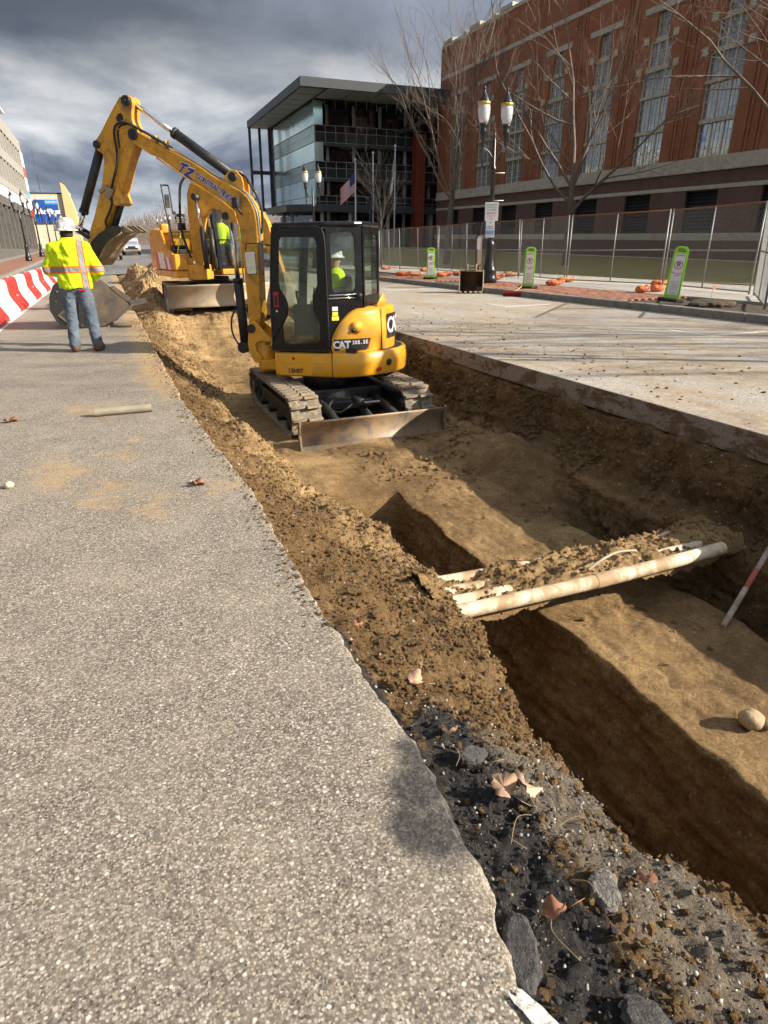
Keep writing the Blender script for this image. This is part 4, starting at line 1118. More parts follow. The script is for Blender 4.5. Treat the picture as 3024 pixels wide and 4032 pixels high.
# nameplate following the hood
def on_hood(sv, z, out=.014):
    s = 0
    for k in range(1, len(hline)):
        d = (hline[k] - hline[k - 1]).length
        if s + d >= sv:
            p = hline[k - 1].lerp(hline[k], (sv - s) / d); tv = (hline[k] - hline[k - 1]).normalized()
            return p + Vector((tv.y, -tv.x, 0)) * out + Vector((0, 0, z)), tv
        s += d
    return hline[-1], Vector((1, 0, 0))
rows = []
for k in range(15):
    sv = .07 + .52 * k / 14; top = 1.175; bot = 1.02
    cut_ = 0
    a, tv = on_hood(sv, bot + (.0 if k < 13 else (k - 12) * .055)); b, _ = on_hood(sv, top)
    rows.append([tuple(a), tuple(b)])
m = hb(); m.grid(rows, False); plate = m.build('nameplate', M_BLKM, hood)
def text_on(parent, s, sv, z, size, mat, off=.019, **k):
    """letters laid one after another round the curved hood"""
    n = len(s); w = size * k.get('adv', .66); tot = w * n
    for i, ch in enumerate(s):
        if ch in ' ': continue
        p, tv = on_hood(sv - tot / 2 + w * (i + .5), z, off)
        Rm = basis(tv, (0, 0, 1))
        o = put_text('letter', ch, mat, parent, (0, 0, 0), Matrix.Identity(3), size, extrude=.001, bold=k.get('bold', .004))
        o.matrix_local = H @ Matrix.Translation(p) @ Rm.to_4x4()
text_on(plate, 'CAT', .178, 1.098, .135, M_WHT, bold=.006, adv=.56)
text_on(plate, '305.5E', .432, 1.125, .070, M_WHT, bold=.002, adv=.56)
pa, tv = on_hood(.18, 1.045, .021); m = hb(); q = basis(tv, (0, 0, 1))
m.M = H @ Matrix.Translation(pa) @ q.to_4x4(); m.prism([(-.05, -.02), (.05, -.02), (0, .04)], lambda a, b, t: (a, b, t), 0, .002); m.build('emblem_triangle', M_YEL, plate)
pa, tv = on_hood(.565, 1.10, .016); m = MB(); m.M = H @ Matrix.Translation(pa) @ basis(tv, (0, 0, 1)).to_4x4()
m.prism([(-.035, -.075), (-.015, -.075), (.035, .075), (.015, .075)], lambda a, b, t: (a, b, t), 0, .002); m.build('red_slash', M_RED, plate)
# tail plate with the same lettering seen edge-on
rows = []
for k in range(13):
    sv = .93 + .5 * k / 12; a, _ = on_hood(sv, 1.13); b, _ = on_hood(sv, 1.47); rows.append([tuple(a), tuple(b)])
m = hb(); m.grid(rows, False); tp = m.build('nameplate', M_BLKM, hood)
text_on(tp, 'CAT', 1.19, 1.30, .30, M_WHT, off=.018, bold=.008, adv=.55)
for sv in (.80,):
    a, tv = on_hood(sv, .99, .010); b, _ = on_hood(sv, 1.56, .008); m = hb(); m.tube([a, b], .006, 6); m.build('seam', M_BLKM, hood)
# fleet number
put_text('fleet_number', '13H07', mat_plain('stencil_brown', (.06, .035, .01), .6), dr, (0, 0, 0), Matrix.Identity(3), .085, bold=.003).matrix_local = H @ Matrix.Translation((.27, .7015, .735)) @ basis((-1, 0, 0), (0, 0, 1)).to_4x4()

# ---- cab
DOOR = [(.60, 1.02), (.585, 1.5), (.555, 2.0), (.50, 2.50), (.46, 2.585), (.38, 2.62), (-.19, 2.61), (-.235, 2.56), (-.25, 2.4), (-.25, 1.02)]
GLS = [(.407, 2.459), (.383, 2.494), (-.09, 2.485), (-.128, 2.449), (-.111, 1.871), (-.036, 1.759), (-.034, 1.551), (-.121, 1.417), (-.118, 1.164), (-.072, 1.114), (.386, 1.105), (.436, 1.174), (.441, 1.391), (.36, 1.47), (.33, 1.60), (.36, 1.72), (.43, 1.815), (.453, 1.909)]
fl = lambda a, b, t: (a, t, b)
O, I = ray_match(DOOR, GLS, 72)
m = hb(); ring(m, O, I, fl, .645, .685); door = m.build('door', M_BLK, mini, bevel=.006)
m = hb(); m.prism(I, fl, .660, .666); m.build('window', M_CGL, door)
m = hb(); m.tube([(p[0], .688, p[1]) for p in resample([(a * 1.0, b) for a, b in DOOR], 60)] + [(DOOR[0][0], .688, DOOR[0][1])], .010, 6); m.build('door_seal', M_BLKM, door)
m = hb(); m.bx(.455, .53, .685, .70, 1.60, 1.80); hd = m.build('handle', M_RED, door, bevel=.01)
m = hb(); m.bx(.47, .515, .695, .708, 1.63, 1.76); m.build('handle_cup', M_BLKM, hd, bevel=.005)
m = hb(); m.cyl((.49, .69, 1.55), (.49, .706, 1.55), .014, seg=12); m.build('lock', M_CHR, door)
# rear quarter panel and its window
qa, qb = Vector((-.262, .672, 0)), Vector((-.66, .38, 0)); qu = (qb - qa).normalized(); qn = Vector((qu.y, -qu.x, 0)); qn = qn if qn.y > 0 else -qn
fq = lambda a, b, t: tuple(qa + qu * a + qn * t + Vector((0, 0, b)))
QW = [(.055, 2.50), (.09, 2.54), (.36, 2.545), (.39, 2.51), (.395, 1.85), (.36, 1.80), (.10, 1.79), (.06, 1.83)]
O, I = ray_match([(-.005, 1.72), (-.005, 2.615), (.49, 2.615), (.49, 1.72)], QW, 48)
m = hb(); ring(m, O, I, fq, -.03, .004); rq = m.build('rear_frame', M_BLK, mini, bevel=.004)
m = hb(); m.prism(I, fq, -.018, -.012); m.build('window', M_CGL, rq)
m = hb(); m.prism([(-.005, .99), (-.005, 1.715), (.49, 1.715), (.49, .99)], fq, -.03, 0); m.build('lower_panel', M_BLK, rq)
for z in (1.715, 1.755):
    m = hb(); m.tube([fq(.0, z, .014), fq(.42, z, .014)], .011, 8); m.build('trim_bar', M_CHR, rq)
m = hb(); m.cyl(fq(.40, 1.735, .0), fq(.47, 1.735, .03), .035, seg=12); m.build('hinge', M_BLKM, rq)
for (z, mt, w) in ((1.579, M_WHT, .08), (1.512, M_YST, .08), (1.452, M_YST, .10)):
    m = hb(); m.prism([(.085 - w / 2, z - .027), (.085 + w / 2, z - .027), (.085 + w / 2, z + .027), (.085 - w / 2, z + .027)], fq, .001, .003); m.build('sticker', mt, rq)
# back, right side, front and roof
m = hb(); ring(m, *ray_match([(-.42, 1.3), (-.42, 2.615), (.36, 2.615), (.36, 1.3)], [(-.36, 1.72), (-.36, 2.5), (.30, 2.5), (.30, 1.72)], 40), lambda a, b, t: (t, a, b), -.67, -.64); bk = m.build('back_frame', M_BLK, mini)
m = hb(); m.prism([(-.36, 1.72), (-.36, 2.5), (.30, 2.5), (.30, 1.72)], lambda a, b, t: (t, a, b), -.66, -.655); m.build('window', M_CGL, bk)
m = hb(); ring(m, *ray_match([(.62, 1.02), (.55, 2.0), (.47, 2.62), (-.66, 2.62), (-.66, 1.02)], [(.52, 1.25), (.46, 2.0), (.40, 2.5), (-.55, 2.5), (-.55, 1.25)], 48), fl, -.445, -.415); rt = m.build('side_frame', M_BLK, mini)
m = hb(); m.prism([(.52, 1.25), (.46, 2.0), (.40, 2.5), (-.55, 2.5), (-.55, 1.25)], fl, -.432, -.427); m.build('window', M_CGL, rt)
def ff(a, b, t):   # raked windscreen plane
    x = .60 - .10 * max(0, (b - 1.5)) / 1.1; return (x + t, a, b)
m = hb(); ring(m, *ray_match([(-.43, 1.02), (-.43, 2.62), (.66, 2.62), (.66, 1.02)], [(-.37, 1.12), (-.37, 2.54), (.60, 2.54), (.60, 1.12)], 48), ff, -.02, .015); fr_ = m.build('front_frame', M_BLK, mini)
m = hb(); m.prism([(-.37, 1.12), (-.37, 2.54), (.60, 2.54), (.60, 1.12)], ff, -.005, 0); m.build('window', M_CGL, fr_)
ROOF = [(.46, .69), (-.26, .69), (-.60, .47), (-.68, .36), (-.69, -.40), (-.60, -.46), (.44, -.46), (.50, -.40), (.52, .62)]
m = hb(); m.prism(ROOF, lambda a, b, t: (a, b, t), 2.60, 2.672); m.build('roof', M_BLK, mini, bevel=.03, seg=3)
m = hb(); m.cyl((-.3, -.2, 2.67), (-.3, -.2, 2.70), .035); m.build('roof_beacon_mount', M_BLKM, mini)
m = hb(); m.bx(.55, -.6, .60, -.4, .99, 1.06); m.build('cab_floor', M_BLKM, mini)
m = hb(); m.bx(-.36, .08, -.13, .35, 1.30, 1.44); m.bx(-.50, -.36, -.10, .32, 1.40, 2.0); m.bx(-.29, .0, -.07, .29, 1.06, 1.3); m.build('seat', M_SEAT, mini, bevel=.05, seg=3)
for y_ in (.42, -.27):
    m = hb(); m.bx(.05, .35, y_ - .06, y_ + .06, 1.06, 1.62); m.build('console', M_SEAT, mini, bevel=.03)
for s in (.42, -.27):
    m = hb(); m.tube([(.28, s, 1.62), (.30, s, 1.74), (.29, s, 1.80)], [.014, .018, .026], 8); m.build('joystick', M_BLKM, mini)
m = hb(); m.tube([(.45, .15, 1.06), (.44, .15, 1.5)], .012, 6); m.tube([(.45, .02, 1.06), (.44, .02, 1.5)], .012, 6); m.build('travel_lever', M_BLKM, mini)
# mirror on its arm
m = hb(); m.tube([(.50, .62, 2.38), (.64, .76, 2.42), (.82, .80, 2.42), (.83, .80, 2.34)], .011, 6); mir = m.build('mirror_arm', M_BLKM, mini)
mm = [(.863, 2.305), (.85, 2.325), (.70, 2.335), (.688, 2.32), (.690, 2.05), (.705, 2.035), (.835, 2.03), (.85, 2.05)]
m = hb(); m.prism(mm, lambda a, b, t: (a + .12 * (a - .77) * 0, t - .25 * (a - .77), b), .775, .80); m.build('mirror_shell', M_BLKM, mir, bevel=.008)
m = hb(); m.prism([(a * .93 + .77 * .07, b * .94 + 2.18 * .06) for a, b in mm], lambda a, b, t: (a, t - .25 * (a - .77), b), .803, .806)
m.build('mirror_glass', mat_plain('mirror_silver', (.85, .87, .88), .03, metal=1.0, var=.01), mir)
m = hb(); m.tube([(.40, -.05, 2.60), (.58, -.08, 2.58)], .02, 8); m.box((.62, -.08, 2.56), (.10, .16, .11)); m.build('work_lamp', M_BLKM, mini, bevel=.02)

# ---- swing post, boom, stick
YB = .06
def fb(y0): return lambda a, b, t: (a, y0 + t, b)
SW = [(1.171, 1.324), (1.088, 1.365), (1.027, 1.306), (.886, 1.149), (.813, 1.091), (.849, 1.06), (1.028, 1.067), (1.087, 1.035), (1.086, .923), (1.004, .833), (1.03, .74), (1.145, .765), (1.212, .921), (1.223, 1.032), (1.196, 1.184)]
m = hb(); m.prism(SW, fb(YB), .125, .165); m.prism(SW, fb(YB), -.165, -.125); sw = m.build('swing_post', M_YEL, mini, bevel=.012)
m = hb(); m.cyl((1.0, YB, .62), (1.0, YB, 1.0), .13, seg=20); m.bx(.62, 1.02, YB - .2, YB + .2, .66, .80); m.bx(.95, 1.1, YB - .12, YB + .12, .80, 1.05); m.build('swing_hub', M_YEL, sw, bevel=.012)
m = hb(); m.cyl((1.135, YB - .19, 1.25), (1.135, YB + .19, 1.25), .065, seg=18); m.build('pin', M_BLKM, sw)
BOOM = [(2.86, 3.86), (2.84, 3.92), (2.79, 3.96), (2.713, 3.945), (2.645, 3.895), (2.385, 3.754), (2.205, 3.662), (2.059, 3.598), (1.803, 3.468), (1.507, 3.28), (1.361, 3.212), (1.15, 3.104), (1.063, 3.033), (1.002, 2.945), (.963, 2.846), (.945, 2.70), (.945, 2.558), (.973, 2.017), (.983, 1.732), (.985, 1.45), (1.035, 1.322), (1.08, 1.191), (1.17, 1.16), (1.205, 1.28), (1.195, 1.478), (1.195, 1.673), (1.200, 1.914), (1.203, 2.242), (1.212, 2.608), (1.220, 2.715), (1.240, 2.805), (1.281, 2.875), (1.401, 2.976), (1.679, 3.141), (1.904, 3.276), (2.147, 3.43), (2.30, 3.53), (2.411, 3.586), (2.477, 3.604), (2.549, 3.645), (2.683, 3.728), (2.80, 3.80)]
m = hb(); m.prism(BOOM, fb(YB), -.105, .105); boom = m.build('boom', M_YELD, mini, bevel=.010)
# raised flanges along the boom's top and bottom edges
edge_b = [(1.22, 1.9), (1.222, 2.3), (1.23, 2.62), (1.245, 2.76), (1.30, 2.875), (1.42, 2.972), (1.70, 3.136), (1.925, 3.27), (2.165, 3.425), (2.40, 3.568)]
m = hb(); m.tube([(a, YB + .108, b) for a, b in edge_b], .012, 6); m.build('flange', M_YEL, boom)
LUG = [(1.44, 2.99), (1.251, 2.845), (1.218, 2.665), (1.287, 2.70), (1.345, 2.71), (1.423, 2.73), (1.46, 2.79), (1.455, 2.889)]
for y_ in (-.125, .105):
    m = hb(); m.prism(LUG, fb(YB), y_, y_ + .02); m.build('cylinder_lug', M_YELD, boom, bevel=.006)
m = hb(); m.cyl((1.40, YB - .15, 2.79), (1.40, YB + .15, 2.79), .05, seg=16); m.build('pin', M_BLKM, boom)
SLUG = [(1.45, 3.23), (1.33, 3.34), (1.27, 3.375), (1.20, 3.36), (1.12, 3.28), (1.10, 3.20), (1.10, 3.06), (1.3, 3.15)]
for y_ in (-.09, .07):
    m = hb(); m.prism(SLUG, fb(YB), y_, y_ + .02); m.build('cylinder_lug', M_YEL, boom, bevel=.006)
m = hb(); m.cyl((1.252, YB - .125, 3.282), (1.252, YB + .125, 3.282), .06, seg=16); m.build('pin', M_BLKM, boom)
# lettering on the boom
bd = Vector((1.335 - 1.777, 0, 3.033 - 3.309)).normalized()
bm_ = basis(bd, Vector((0, 1, 0)).cross(bd) * -1)
if (bm_ @ Vector((0, 0, 1))).y < 0: bm_ = basis(bd, Vector((0, 1, 0)).cross(bd))
def boom_text(s, u, z, size, mat, off, **k):
    o = put_text('lettering', s, mat, boom, (0, 0, 0), Matrix.Identity(3), size, **k)
    o.matrix_local = H @ Matrix.Translation((u, YB + .105 + off, z)) @ bm_.to_4x4(); return o
boom_text('CONTRACTING', 1.553, 3.168, .098, M_WHT, .001, bold=.006, spacing=.80, extrude=.0005)
boom_text('CONTRACTING', 1.553, 3.168, .098, M_BLUE, .003, bold=.0022, spacing=.80, extrude=.0005)
boom_text('LLC', 1.412, 3.018, .065, M_WHT, .001, bold=.004, extrude=.0005); boom_text('LLC', 1.412, 3.018, .065, M_BLUE, .003, bold=.0, extrude=.0005)
# the swept T and Z of the firm's mark
for gm, off, g in ((M_WHT, .001, .012), (M_BLUE, .003, 0.0)):
    for poly in ([(-.16, .055), (.02, .085), (.0, .045), (-.05, .045), (-.10, -.085), (-.135, -.105), (-.10, .03), (-.17, .02)],
                 [(.02, .05), (.16, .075), (.145, .03), (.055, -.05), (.155, -.06), (.25, -.105), (.06, -.095), (-.04, -.075), (.075, .025), (.01, .015)]):
        cx = sum(p[0] for p in poly) / len(poly); cy = sum(p[1] for p in poly) / len(poly)
        pl = [((cx + (a - cx) * (1 + g * 9)) * .72, (cy + (b - cy) * (1 + g * 12)) * .95) for a, b in poly]
        m = MB(); m.M = H @ Matrix.Translation((1.945, YB + .105 + off, 3.392)) @ bm_.to_4x4()
        m.prism(pl, lambda a, b, t: (a, b, t), 0, .0015); m.build('emblem', gm, boom)
STICK = [(2.866, 4.336), (2.806, 4.348), (2.728, 4.348), (2.675, 4.313), (2.668, 4.258), (2.700, 4.15), (2.712, 4.062), (2.700, 4.009), (2.669, 3.947), (2.645, 3.877), (2.660, 3.818), (2.707, 3.76), (2.819, 3.588), (2.911, 3.42), (3.01, 3.218), (3.11, 3.075), (3.20, 2.98), (3.293, 2.862), (3.437, 2.652), (3.648, 2.364), (3.74, 2.37), (3.80, 2.44), (3.69, 2.674), (3.575, 2.866), (3.449, 3.111), (3.397, 3.207), (3.313, 3.413), (3.266, 3.569), (3.274, 3.655), (3.356, 3.706), (3.385, 3.776), (3.35, 3.839), (3.278, 3.90), (3.029, 4.171)]
m = hb(); m.prism(STICK, fb(YB), -.10, .10); stick = m.build('stick', M_YELD, mini, bevel=.010)
SLOT = [(2.964, 4.09), (2.925, 4.133), (2.874, 4.145), (2.850, 4.114), (2.850, 4.062), (2.90, 4.045), (2.955, 4.045)]
m = hb(); m.prism(SLOT, fb(YB), .10, .104); m.build('lifting_slot', M_BLKM, stick)
for (u, z, rad) in ((2.760, 4.285, .062), (2.72, 3.87, .072), (3.335, 3.775, .052)):
    m = hb(); m.cyl((u, YB - .13, z), (u, YB + .135, z), rad, seg=20); m.cyl((u + .01, YB + .13, z - .005), (u + .01, YB + .15, z - .005), rad * .45, seg=10); m.build('pin', M_BLKM, stick)
m = hb(); m.tube([(2.98, YB + .103, 3.955), (2.74, YB + .103, 3.915)], .012, 6); m.tube([(3.03, YB + .103, 3.93), (3.10, YB + .103, 3.73)], .012, 6); m.build('rib', M_YEL, stick)
m = hb(); m.prism([(3.06, 3.28), (3.075, 3.136), (3.035, 3.0), (3.12, 2.97), (3.26, 3.0), (3.12, 3.2)], fb(YB), -.13, .13); m.build('thumb_bracket', M_YELD, stick, bevel=.01)
# cylinders
def ram(name, a, j, b, rb, rr_, y=0, par=mini):
    a, j, b = [Vector((p[0], YB + y, p[1])) for p in (a, j, b)]
    m = hb(); m.cyl(b, j, rb, seg=20); m.cyl(j, j + (b - j).normalized() * .05, rb * 1.12, seg=20); m.cyl(b, b + (j - b).normalized() * .07, rb * 1.1, seg=20); c = m.build(name, M_BLKM, par)
    m = hb(); m.cyl(j, a, rr_, seg=14); m.cyl(a + Vector((0, -.05, 0)), a + Vector((0, .05, 0)), rr_ * 1.9, seg=14); m.build('rod', M_CHR, c); return c
ram('boom_cylinder', (1.40, 2.79), (1.365, 1.95), (1.345, .96), .070, .036)
ram('stick_cylinder', (2.77, 4.30), (2.146, 3.882), (1.252, 3.282), .066, .034)
bc = ram('bucket_cylinder', (3.97, 2.66), (3.841, 2.897), (3.345, 3.775), .062, .033)
m = hb(); m.cyl((1.345, YB - .1, .96), (1.345, YB + .1, .96), .085, seg=16); m.build('cylinder_base', M_BLKM, sw)
for y_ in (-.10, .085):
    m = hb(); m.prism([(3.95, 2.69), (4.0, 2.66), (3.76, 2.52), (3.70, 2.56)], fb(YB), y_, y_ + .018); m.build('link', M_BLKM, stick)
m = hb(); m.cyl((3.14, YB, 3.03), (3.36, YB, 2.64), .045, seg=14); m.build('thumb_cylinder', M_BLKM, stick)
# bucket curled up under the stick
BK = [(3.703, 2.363), (3.60, 2.50), (3.454, 2.60), (3.333, 2.655), (3.176, 2.695), (3.099, 2.70), (3.05, 2.668), (3.081, 2.604), (3.18, 2.56), (3.30, 2.50), (3.42, 2.40), (3.50, 2.30), (3.60, 2.20), (3.66, 2.16), (3.72, 2.21), (3.74, 2.30)]
for y_ in (-.24, .22):
    m = hb(); m.prism(BK, fb(YB), y_, y_ + .02); m.build('bucket_side', M_BLKM, mini, bevel=.004)
bkline = [(3.66, 2.165), (3.50, 2.31), (3.42, 2.41), (3.30, 2.51), (3.18, 2.57), (3.08, 2.62)]
m = hb(); m.grid([[(a, YB + y_, b) for y_ in (-.23, .23)] for a, b in bkline]); bs = m.build('bucket_shell', M_STL, mini); bs.modifiers.new('t', 'SOLIDIFY').thickness = .02
for k in range(4):
    y_ = -.18 + .12 * k
    m = hb(); m.prism([(3.11, 2.68), (3.03, 2.70), (2.90, 2.62), (2.97, 2.60), (3.07, 2.62)], fb(YB), y_ - .022, y_ + .022); m.build('tooth', M_STL, bs)
# hoses
HO = [(2.163, 3.694), (2.446, 3.848), (2.607, 3.931), (2.741, 4.0), (2.844, 4.023), (2.948, 3.999), (2.997, 3.926), (3.005, 3.836), (3.001, 3.729), (3.008, 3.614), (3.054, 3.46), (3.135, 3.306), (3.186, 3.204), (3.237, 3.157), (3.213, 3.019), (3.281, 2.889), (3.367, 2.776), (3.363, 2.692), (3.301, 2.632)]
m = hb(); m.tube(smooth_line([(a, YB + .14, b) for a, b in HO], 90), .017, 8); m.build('hose', M_RUB, stick)
m = hb(); m.tube(smooth_line([(a - .03, YB + .10, b - .015) for a, b in HO[:9]], 50), .014, 8); m.build('hose', M_RUB, stick)
for y_ in (.05, .085):
    m = hb(); m.tube(smooth_line([(.92, YB + y_, 2.0), (.925, YB + y_, 2.72), (.975, YB + y_, 2.92), (1.12, YB + y_, 3.11), (1.5, YB + y_, 3.31), (2.0, YB + y_, 3.60), (2.45, YB + y_, 3.82)], 40), .011, 6); m.build('pipe', mat_plain('grey_hard_line', (.30, .29, .27), .4, metal=.4), boom)
m = hb(); m.tube(smooth_line([(.91, YB, 2.62), (.90, YB, 2.90), (.99, YB, 3.10), (1.09, YB, 3.27), (1.2, YB, 3.34)], 30), .016, 8); m.tube(smooth_line([(.90, YB + .05, 2.55), (.87, YB + .05, 2.82), (.95, YB + .04, 3.06), (1.08, YB, 3.24)], 30), .016, 8); m.build('hose', M_RUB, boom)
m = hb(); m.tube(smooth_line([(1.40, YB + .07, 1.55), (1.49, YB + .08, 1.38), (1.50, YB + .08, 1.18), (1.43, YB + .08, 1.03), (1.36, YB + .06, .95)], 24), .014, 8); m.build('hose', M_RUB, boom)
m = hb(); m.tube(smooth_line([(2.05, YB - .02, 3.78), (1.8, YB - .02, 3.60), (1.5, YB - .02, 3.40), (1.35, YB - .02, 3.26)], 24), .018, 8); m.build('hose', M_RUB, boom)
for (u, z) in ((2.40, 3.80), (2.25, 3.73)):
    m = hb(); m.box((u, YB + .06, z), (.05, .09, .09)); m.build('hose_clamp', M_YELD, boom, bevel=.01)
m = hb(); m.box((3.24, YB + .135, 3.14), (.16, .05, .11), Matrix.Rotation(R(55), 3, 'Y')); m.box((3.33, YB + .12, 3.20), (.18, .04, .05), Matrix.Rotation(R(25), 3, 'Y')); m.build('valve_block', M_STL, stick, bevel=.008)
m = hb(); m.box((1.20, YB + .17, 2.95), (.09, .09, .14)); m.tube([(1.18, YB + .17, 2.88), (1.14, YB + .12, 2.80)], .02, 6); lamp_ = m.build('work_lamp', M_BLKM, boom, bevel=.02)
m = hb(); m.bx(.60, 1.0, -.75, -.2, .70, 1.25); m.bx(.3, .62, -.9, -.46, .99, 1.5); m.build('front_cover', M_YEL, mini, bevel=.04)

# ================================================================== people
M_SKIN = mat_plain('skin', (.45, .25, .17), .55, var=.08)
def person(name, label, M, parts, group=None):
    """parts: list of (name, sdf, lo, hi, voxel, material, wrinkle or None); the first is the body"""
    p = thing(name, label, 'person', mat=M, group=group)
    for nm, fn, lo, hi, h, mt, wr in parts: solid(nm, fn, lo, hi, h, mt, p, wr=wr)
    return p
def wrinkle(amp, fx, fz, seed):
    def w(V):
        n = fbm(V[:, 0] * fx + V[:, 2] * fz * .5, V[:, 1] * fx, V[:, 2] * fz, 3, .5, seed=seed, ridged=True)
        c = V.mean(0); d = V - np.array([c[0], c[1], 0]) * np.array([1, 1, 0]) - np.stack([0 * V[:, 0], 0 * V[:, 0], V[:, 2]], 1)
        d = d / (np.linalg.norm(d, axis=1, keepdims=True) + 1e-6)
        return V + d * (n * amp)[:, None]
    return w
def make_hivis(name, bands):
    """fluorescent cloth with silver bands edged in orange: bands = (axis, centre, half width)"""
    t = NT(name); v = t.co(); sp = t.new('ShaderNodeSeparateXYZ'); t.l.new(v, sp.inputs[0])
    c = t.ramp(t.noise(v, 9, 5, .6), [(0.3, (0.50, 0.66, 0.01)), (0.7, (0.66, 0.80, 0.02))])
    for ax, ce, hw in bands:
        d = t.math('ABSOLUTE', t.math('SUBTRACT', sp.outputs[ax], ce))
        c = t.mix(t.math('LESS_THAN', d, hw * 1.75), c, (0.85, 0.16, 0.02))
        c = t.mix(t.math('LESS_THAN', d, hw), c, (0.24, 0.24, 0.25))
    return t.set(col=c, rough=0.8, nrm=t.bump(t.noise(t.map(v, (1, 1, .5)), 22, 5, .6), 0.5, 0.02), spec=.2)
M_HIV = make_hivis('hi_vis_jacket_cloth', [('Z', 1.165, .028), ('X', .165, .026)])
M_HIV2 = make_hivis('hi_vis_vest_cloth', [('Z', .36, .025)])
M_JEAN = mat_plain('faded_denim', (.085, .115, .15), .85, var=.45, scale=7, bump=.5, bscale=70, dirt=(.20, .19, .17), dirt_amt=.4, dirt_scale=8)
M_DARK = mat_plain('dark_work_cloth', (.025, .027, .03), .85, var=.3)
M_BOOT = mat_plain('brown_work_boot', (.10, .05, .028), .7, var=.3)
M_HAT = mat_plain('white_hard_hat', (.74, .74, .73), .35, var=.02, scale=3, dirt=(.10, .06, .08), dirt_amt=.75, dirt_scale=13)
M_HAIR = mat_plain('dark_hair', (.02, .016, .013), .8, var=.3)
M_HIV3 = make_hivis('hi_vis_shirt_cloth', [])

def hat(parent, c, r=.135, M=None, mat=None):
    m = MB()
    if M is not None: m.M = M
    prof = [(r * 1.22, -.012), (r * 1.26, -.004), (r * 1.02, .012), (r * 1.0, .03), (r * .97, .07), (r * .86, .115), (r * .66, .148), (r * .35, .166), (.005, .170)]
    m.lathe(prof, (0, 0, 0), 28)
    o = m.build('hard_hat', mat or M_HAT, parent); o.location = c; o.scale = (1, 1.12, 1); return o

# operator of the mini machine, seated, twisted towards the back window
PM = mini.matrix_world @ H @ Matrix.Translation((-.02, .06, 1.42)) @ Matrix.Rotation(R(-90), 4, 'Z')
PM = Matrix.Translation((2.92, 9.65, -.95)) @ H @ Matrix.Translation((-.22, .14, 1.44)) @ Matrix.Rotation(R(-78), 4, 'Z')
bodyf = union([cap((0, 0, .05), (0, .02, .48), .14, .15, (1.15, .8, 1)), cap((-.17, .02, .50), (-.27, .10, .25), .06, .05), cap((-.27, .10, .25), (-.22, .34, .20), .045, .035), cap((.17, .02, .50), (.27, .10, .25), .06, .05), cap((.27, .10, .25), (.22, .34, .20), .045, .035),
               cap((0, .03, .55), (0, .04, .66), .05, .05), ell((0, .05, .76), (.085, .10, .12)), cap((0, .14, .76), (0, .16, .745), .014, .016),
               cap((-.10, 0, .05), (-.13, .42, .06), .085, .07), cap((.10, 0, .05), (.13, .42, .06), .085, .07), cap((-.13, .42, .04), (-.13, .47, -.33), .06, .05), cap((.13, .42, .04), (.13, .47, -.33), .06, .05)], .04)
jack = union([cap((0, 0, .03), (0, .02, .49), .155, .165, (1.15, .82, 1)), cap((-.18, .02, .50), (-.28, .10, .25), .075, .062), cap((-.28, .10, .25), (-.24, .26, .21), .06, .05), cap((.18, .02, .50), (.28, .10, .25), .075, .062), cap((.28, .10, .25), (.24, .26, .21), .06, .05)], .04)
op = person('person', 'machine operator in yellow-green vest seated inside the black mini excavator cab', PM,
            [('body', bodyf, (-.4, -.25, -.4), (.4, .6, .95), .018, M_SKIN, None), ('jacket', jack, (-.42, -.3, -.2), (.42, .45, .75), .018, M_HIV2, wrinkle(.012, 9, 7, 3)),
             ('trousers', union([cap((-.10, -.02, .03), (-.13, .42, .06), .10, .08), cap((.10, -.02, .03), (.13, .42, .06), .10, .08), cap((-.13, .42, .04), (-.13, .47, -.28), .07, .06), cap((.13, .42, .04), (.13, .47, -.28), .07, .06)], .03), (-.35, -.25, -.45), (.35, .6, .2), .018, M_DARK, None)])
hat(op, (0, .05, .79), .115)
# ================================================================== LARGER EXCAVATOR beyond
M_WSTR = mat_plain('white_decal', (.78, .76, .74), .5, var=.06, dirt=(.35, .22, .12), dirt_amt=.3)
M_RSTR = mat_plain('red_orange_decal', (.62, .09, .03), .5, var=.1, dirt=(.35, .22, .12), dirt_amt=.3)
M_YEL2 = mat_plain('deep_yellow_paint', (0.72, 0.33, 0.016), 0.42, var=0.10, scale=3, dirt=(0.22, 0.13, 0.05), dirt_amt=0.5, dirt_scale=4)
E2 = Vector((2.52, 18.95, -0.10))
big = thing('excavator', 'larger yellow excavator with raised muddy blade facing us behind the mini machine', 'excavator', E2)
H2 = Matrix.Rotation(R(-90 + 7), 4, 'Z') @ Matrix.Translation((0, -1.13 * .18, 0)) @ Matrix.Diagonal((1, .82, 1, 1))          # local x = forwards (towards us), y = its left (our right)
def h2():
    m = MB(); m.M = H2; return m
make_track(big, -.92, -1.5, 1.5, .45, .68, 40, M_MUDR, M_MUDR, M_BLKM)
make_track(big, .92, -1.5, 1.5, .45, .68, 40, M_MUDR, M_MUDR, M_BLKM)
mb = MB(); mb.bx(-.7, .7, -.7, .7, .3, .7); mb.cyl((0, 0, .6), (0, 0, .82), .5, seg=24); mb.build('undercarriage', M_BLKM, big, bevel=.03)
pf = [(-2.02 + (a + 1.92) * 1.2, .20 + b * 1.35) for a, b in blade_profile(-1.92, .38)]
M_BLADE = mat_plain('sand_coated_blade', (.36, .30, .22), .6, metal=.2, var=.25, scale=2, dirt=(.50, .39, .25), dirt_amt=.9, dirt_scale=2.5, bump=.3)
mb = MB(); mb.prism(pf, lambda a, b, t: (t, a, b), -1.28, 1.15, True); b2 = mb.build('blade', M_BLADE, big)
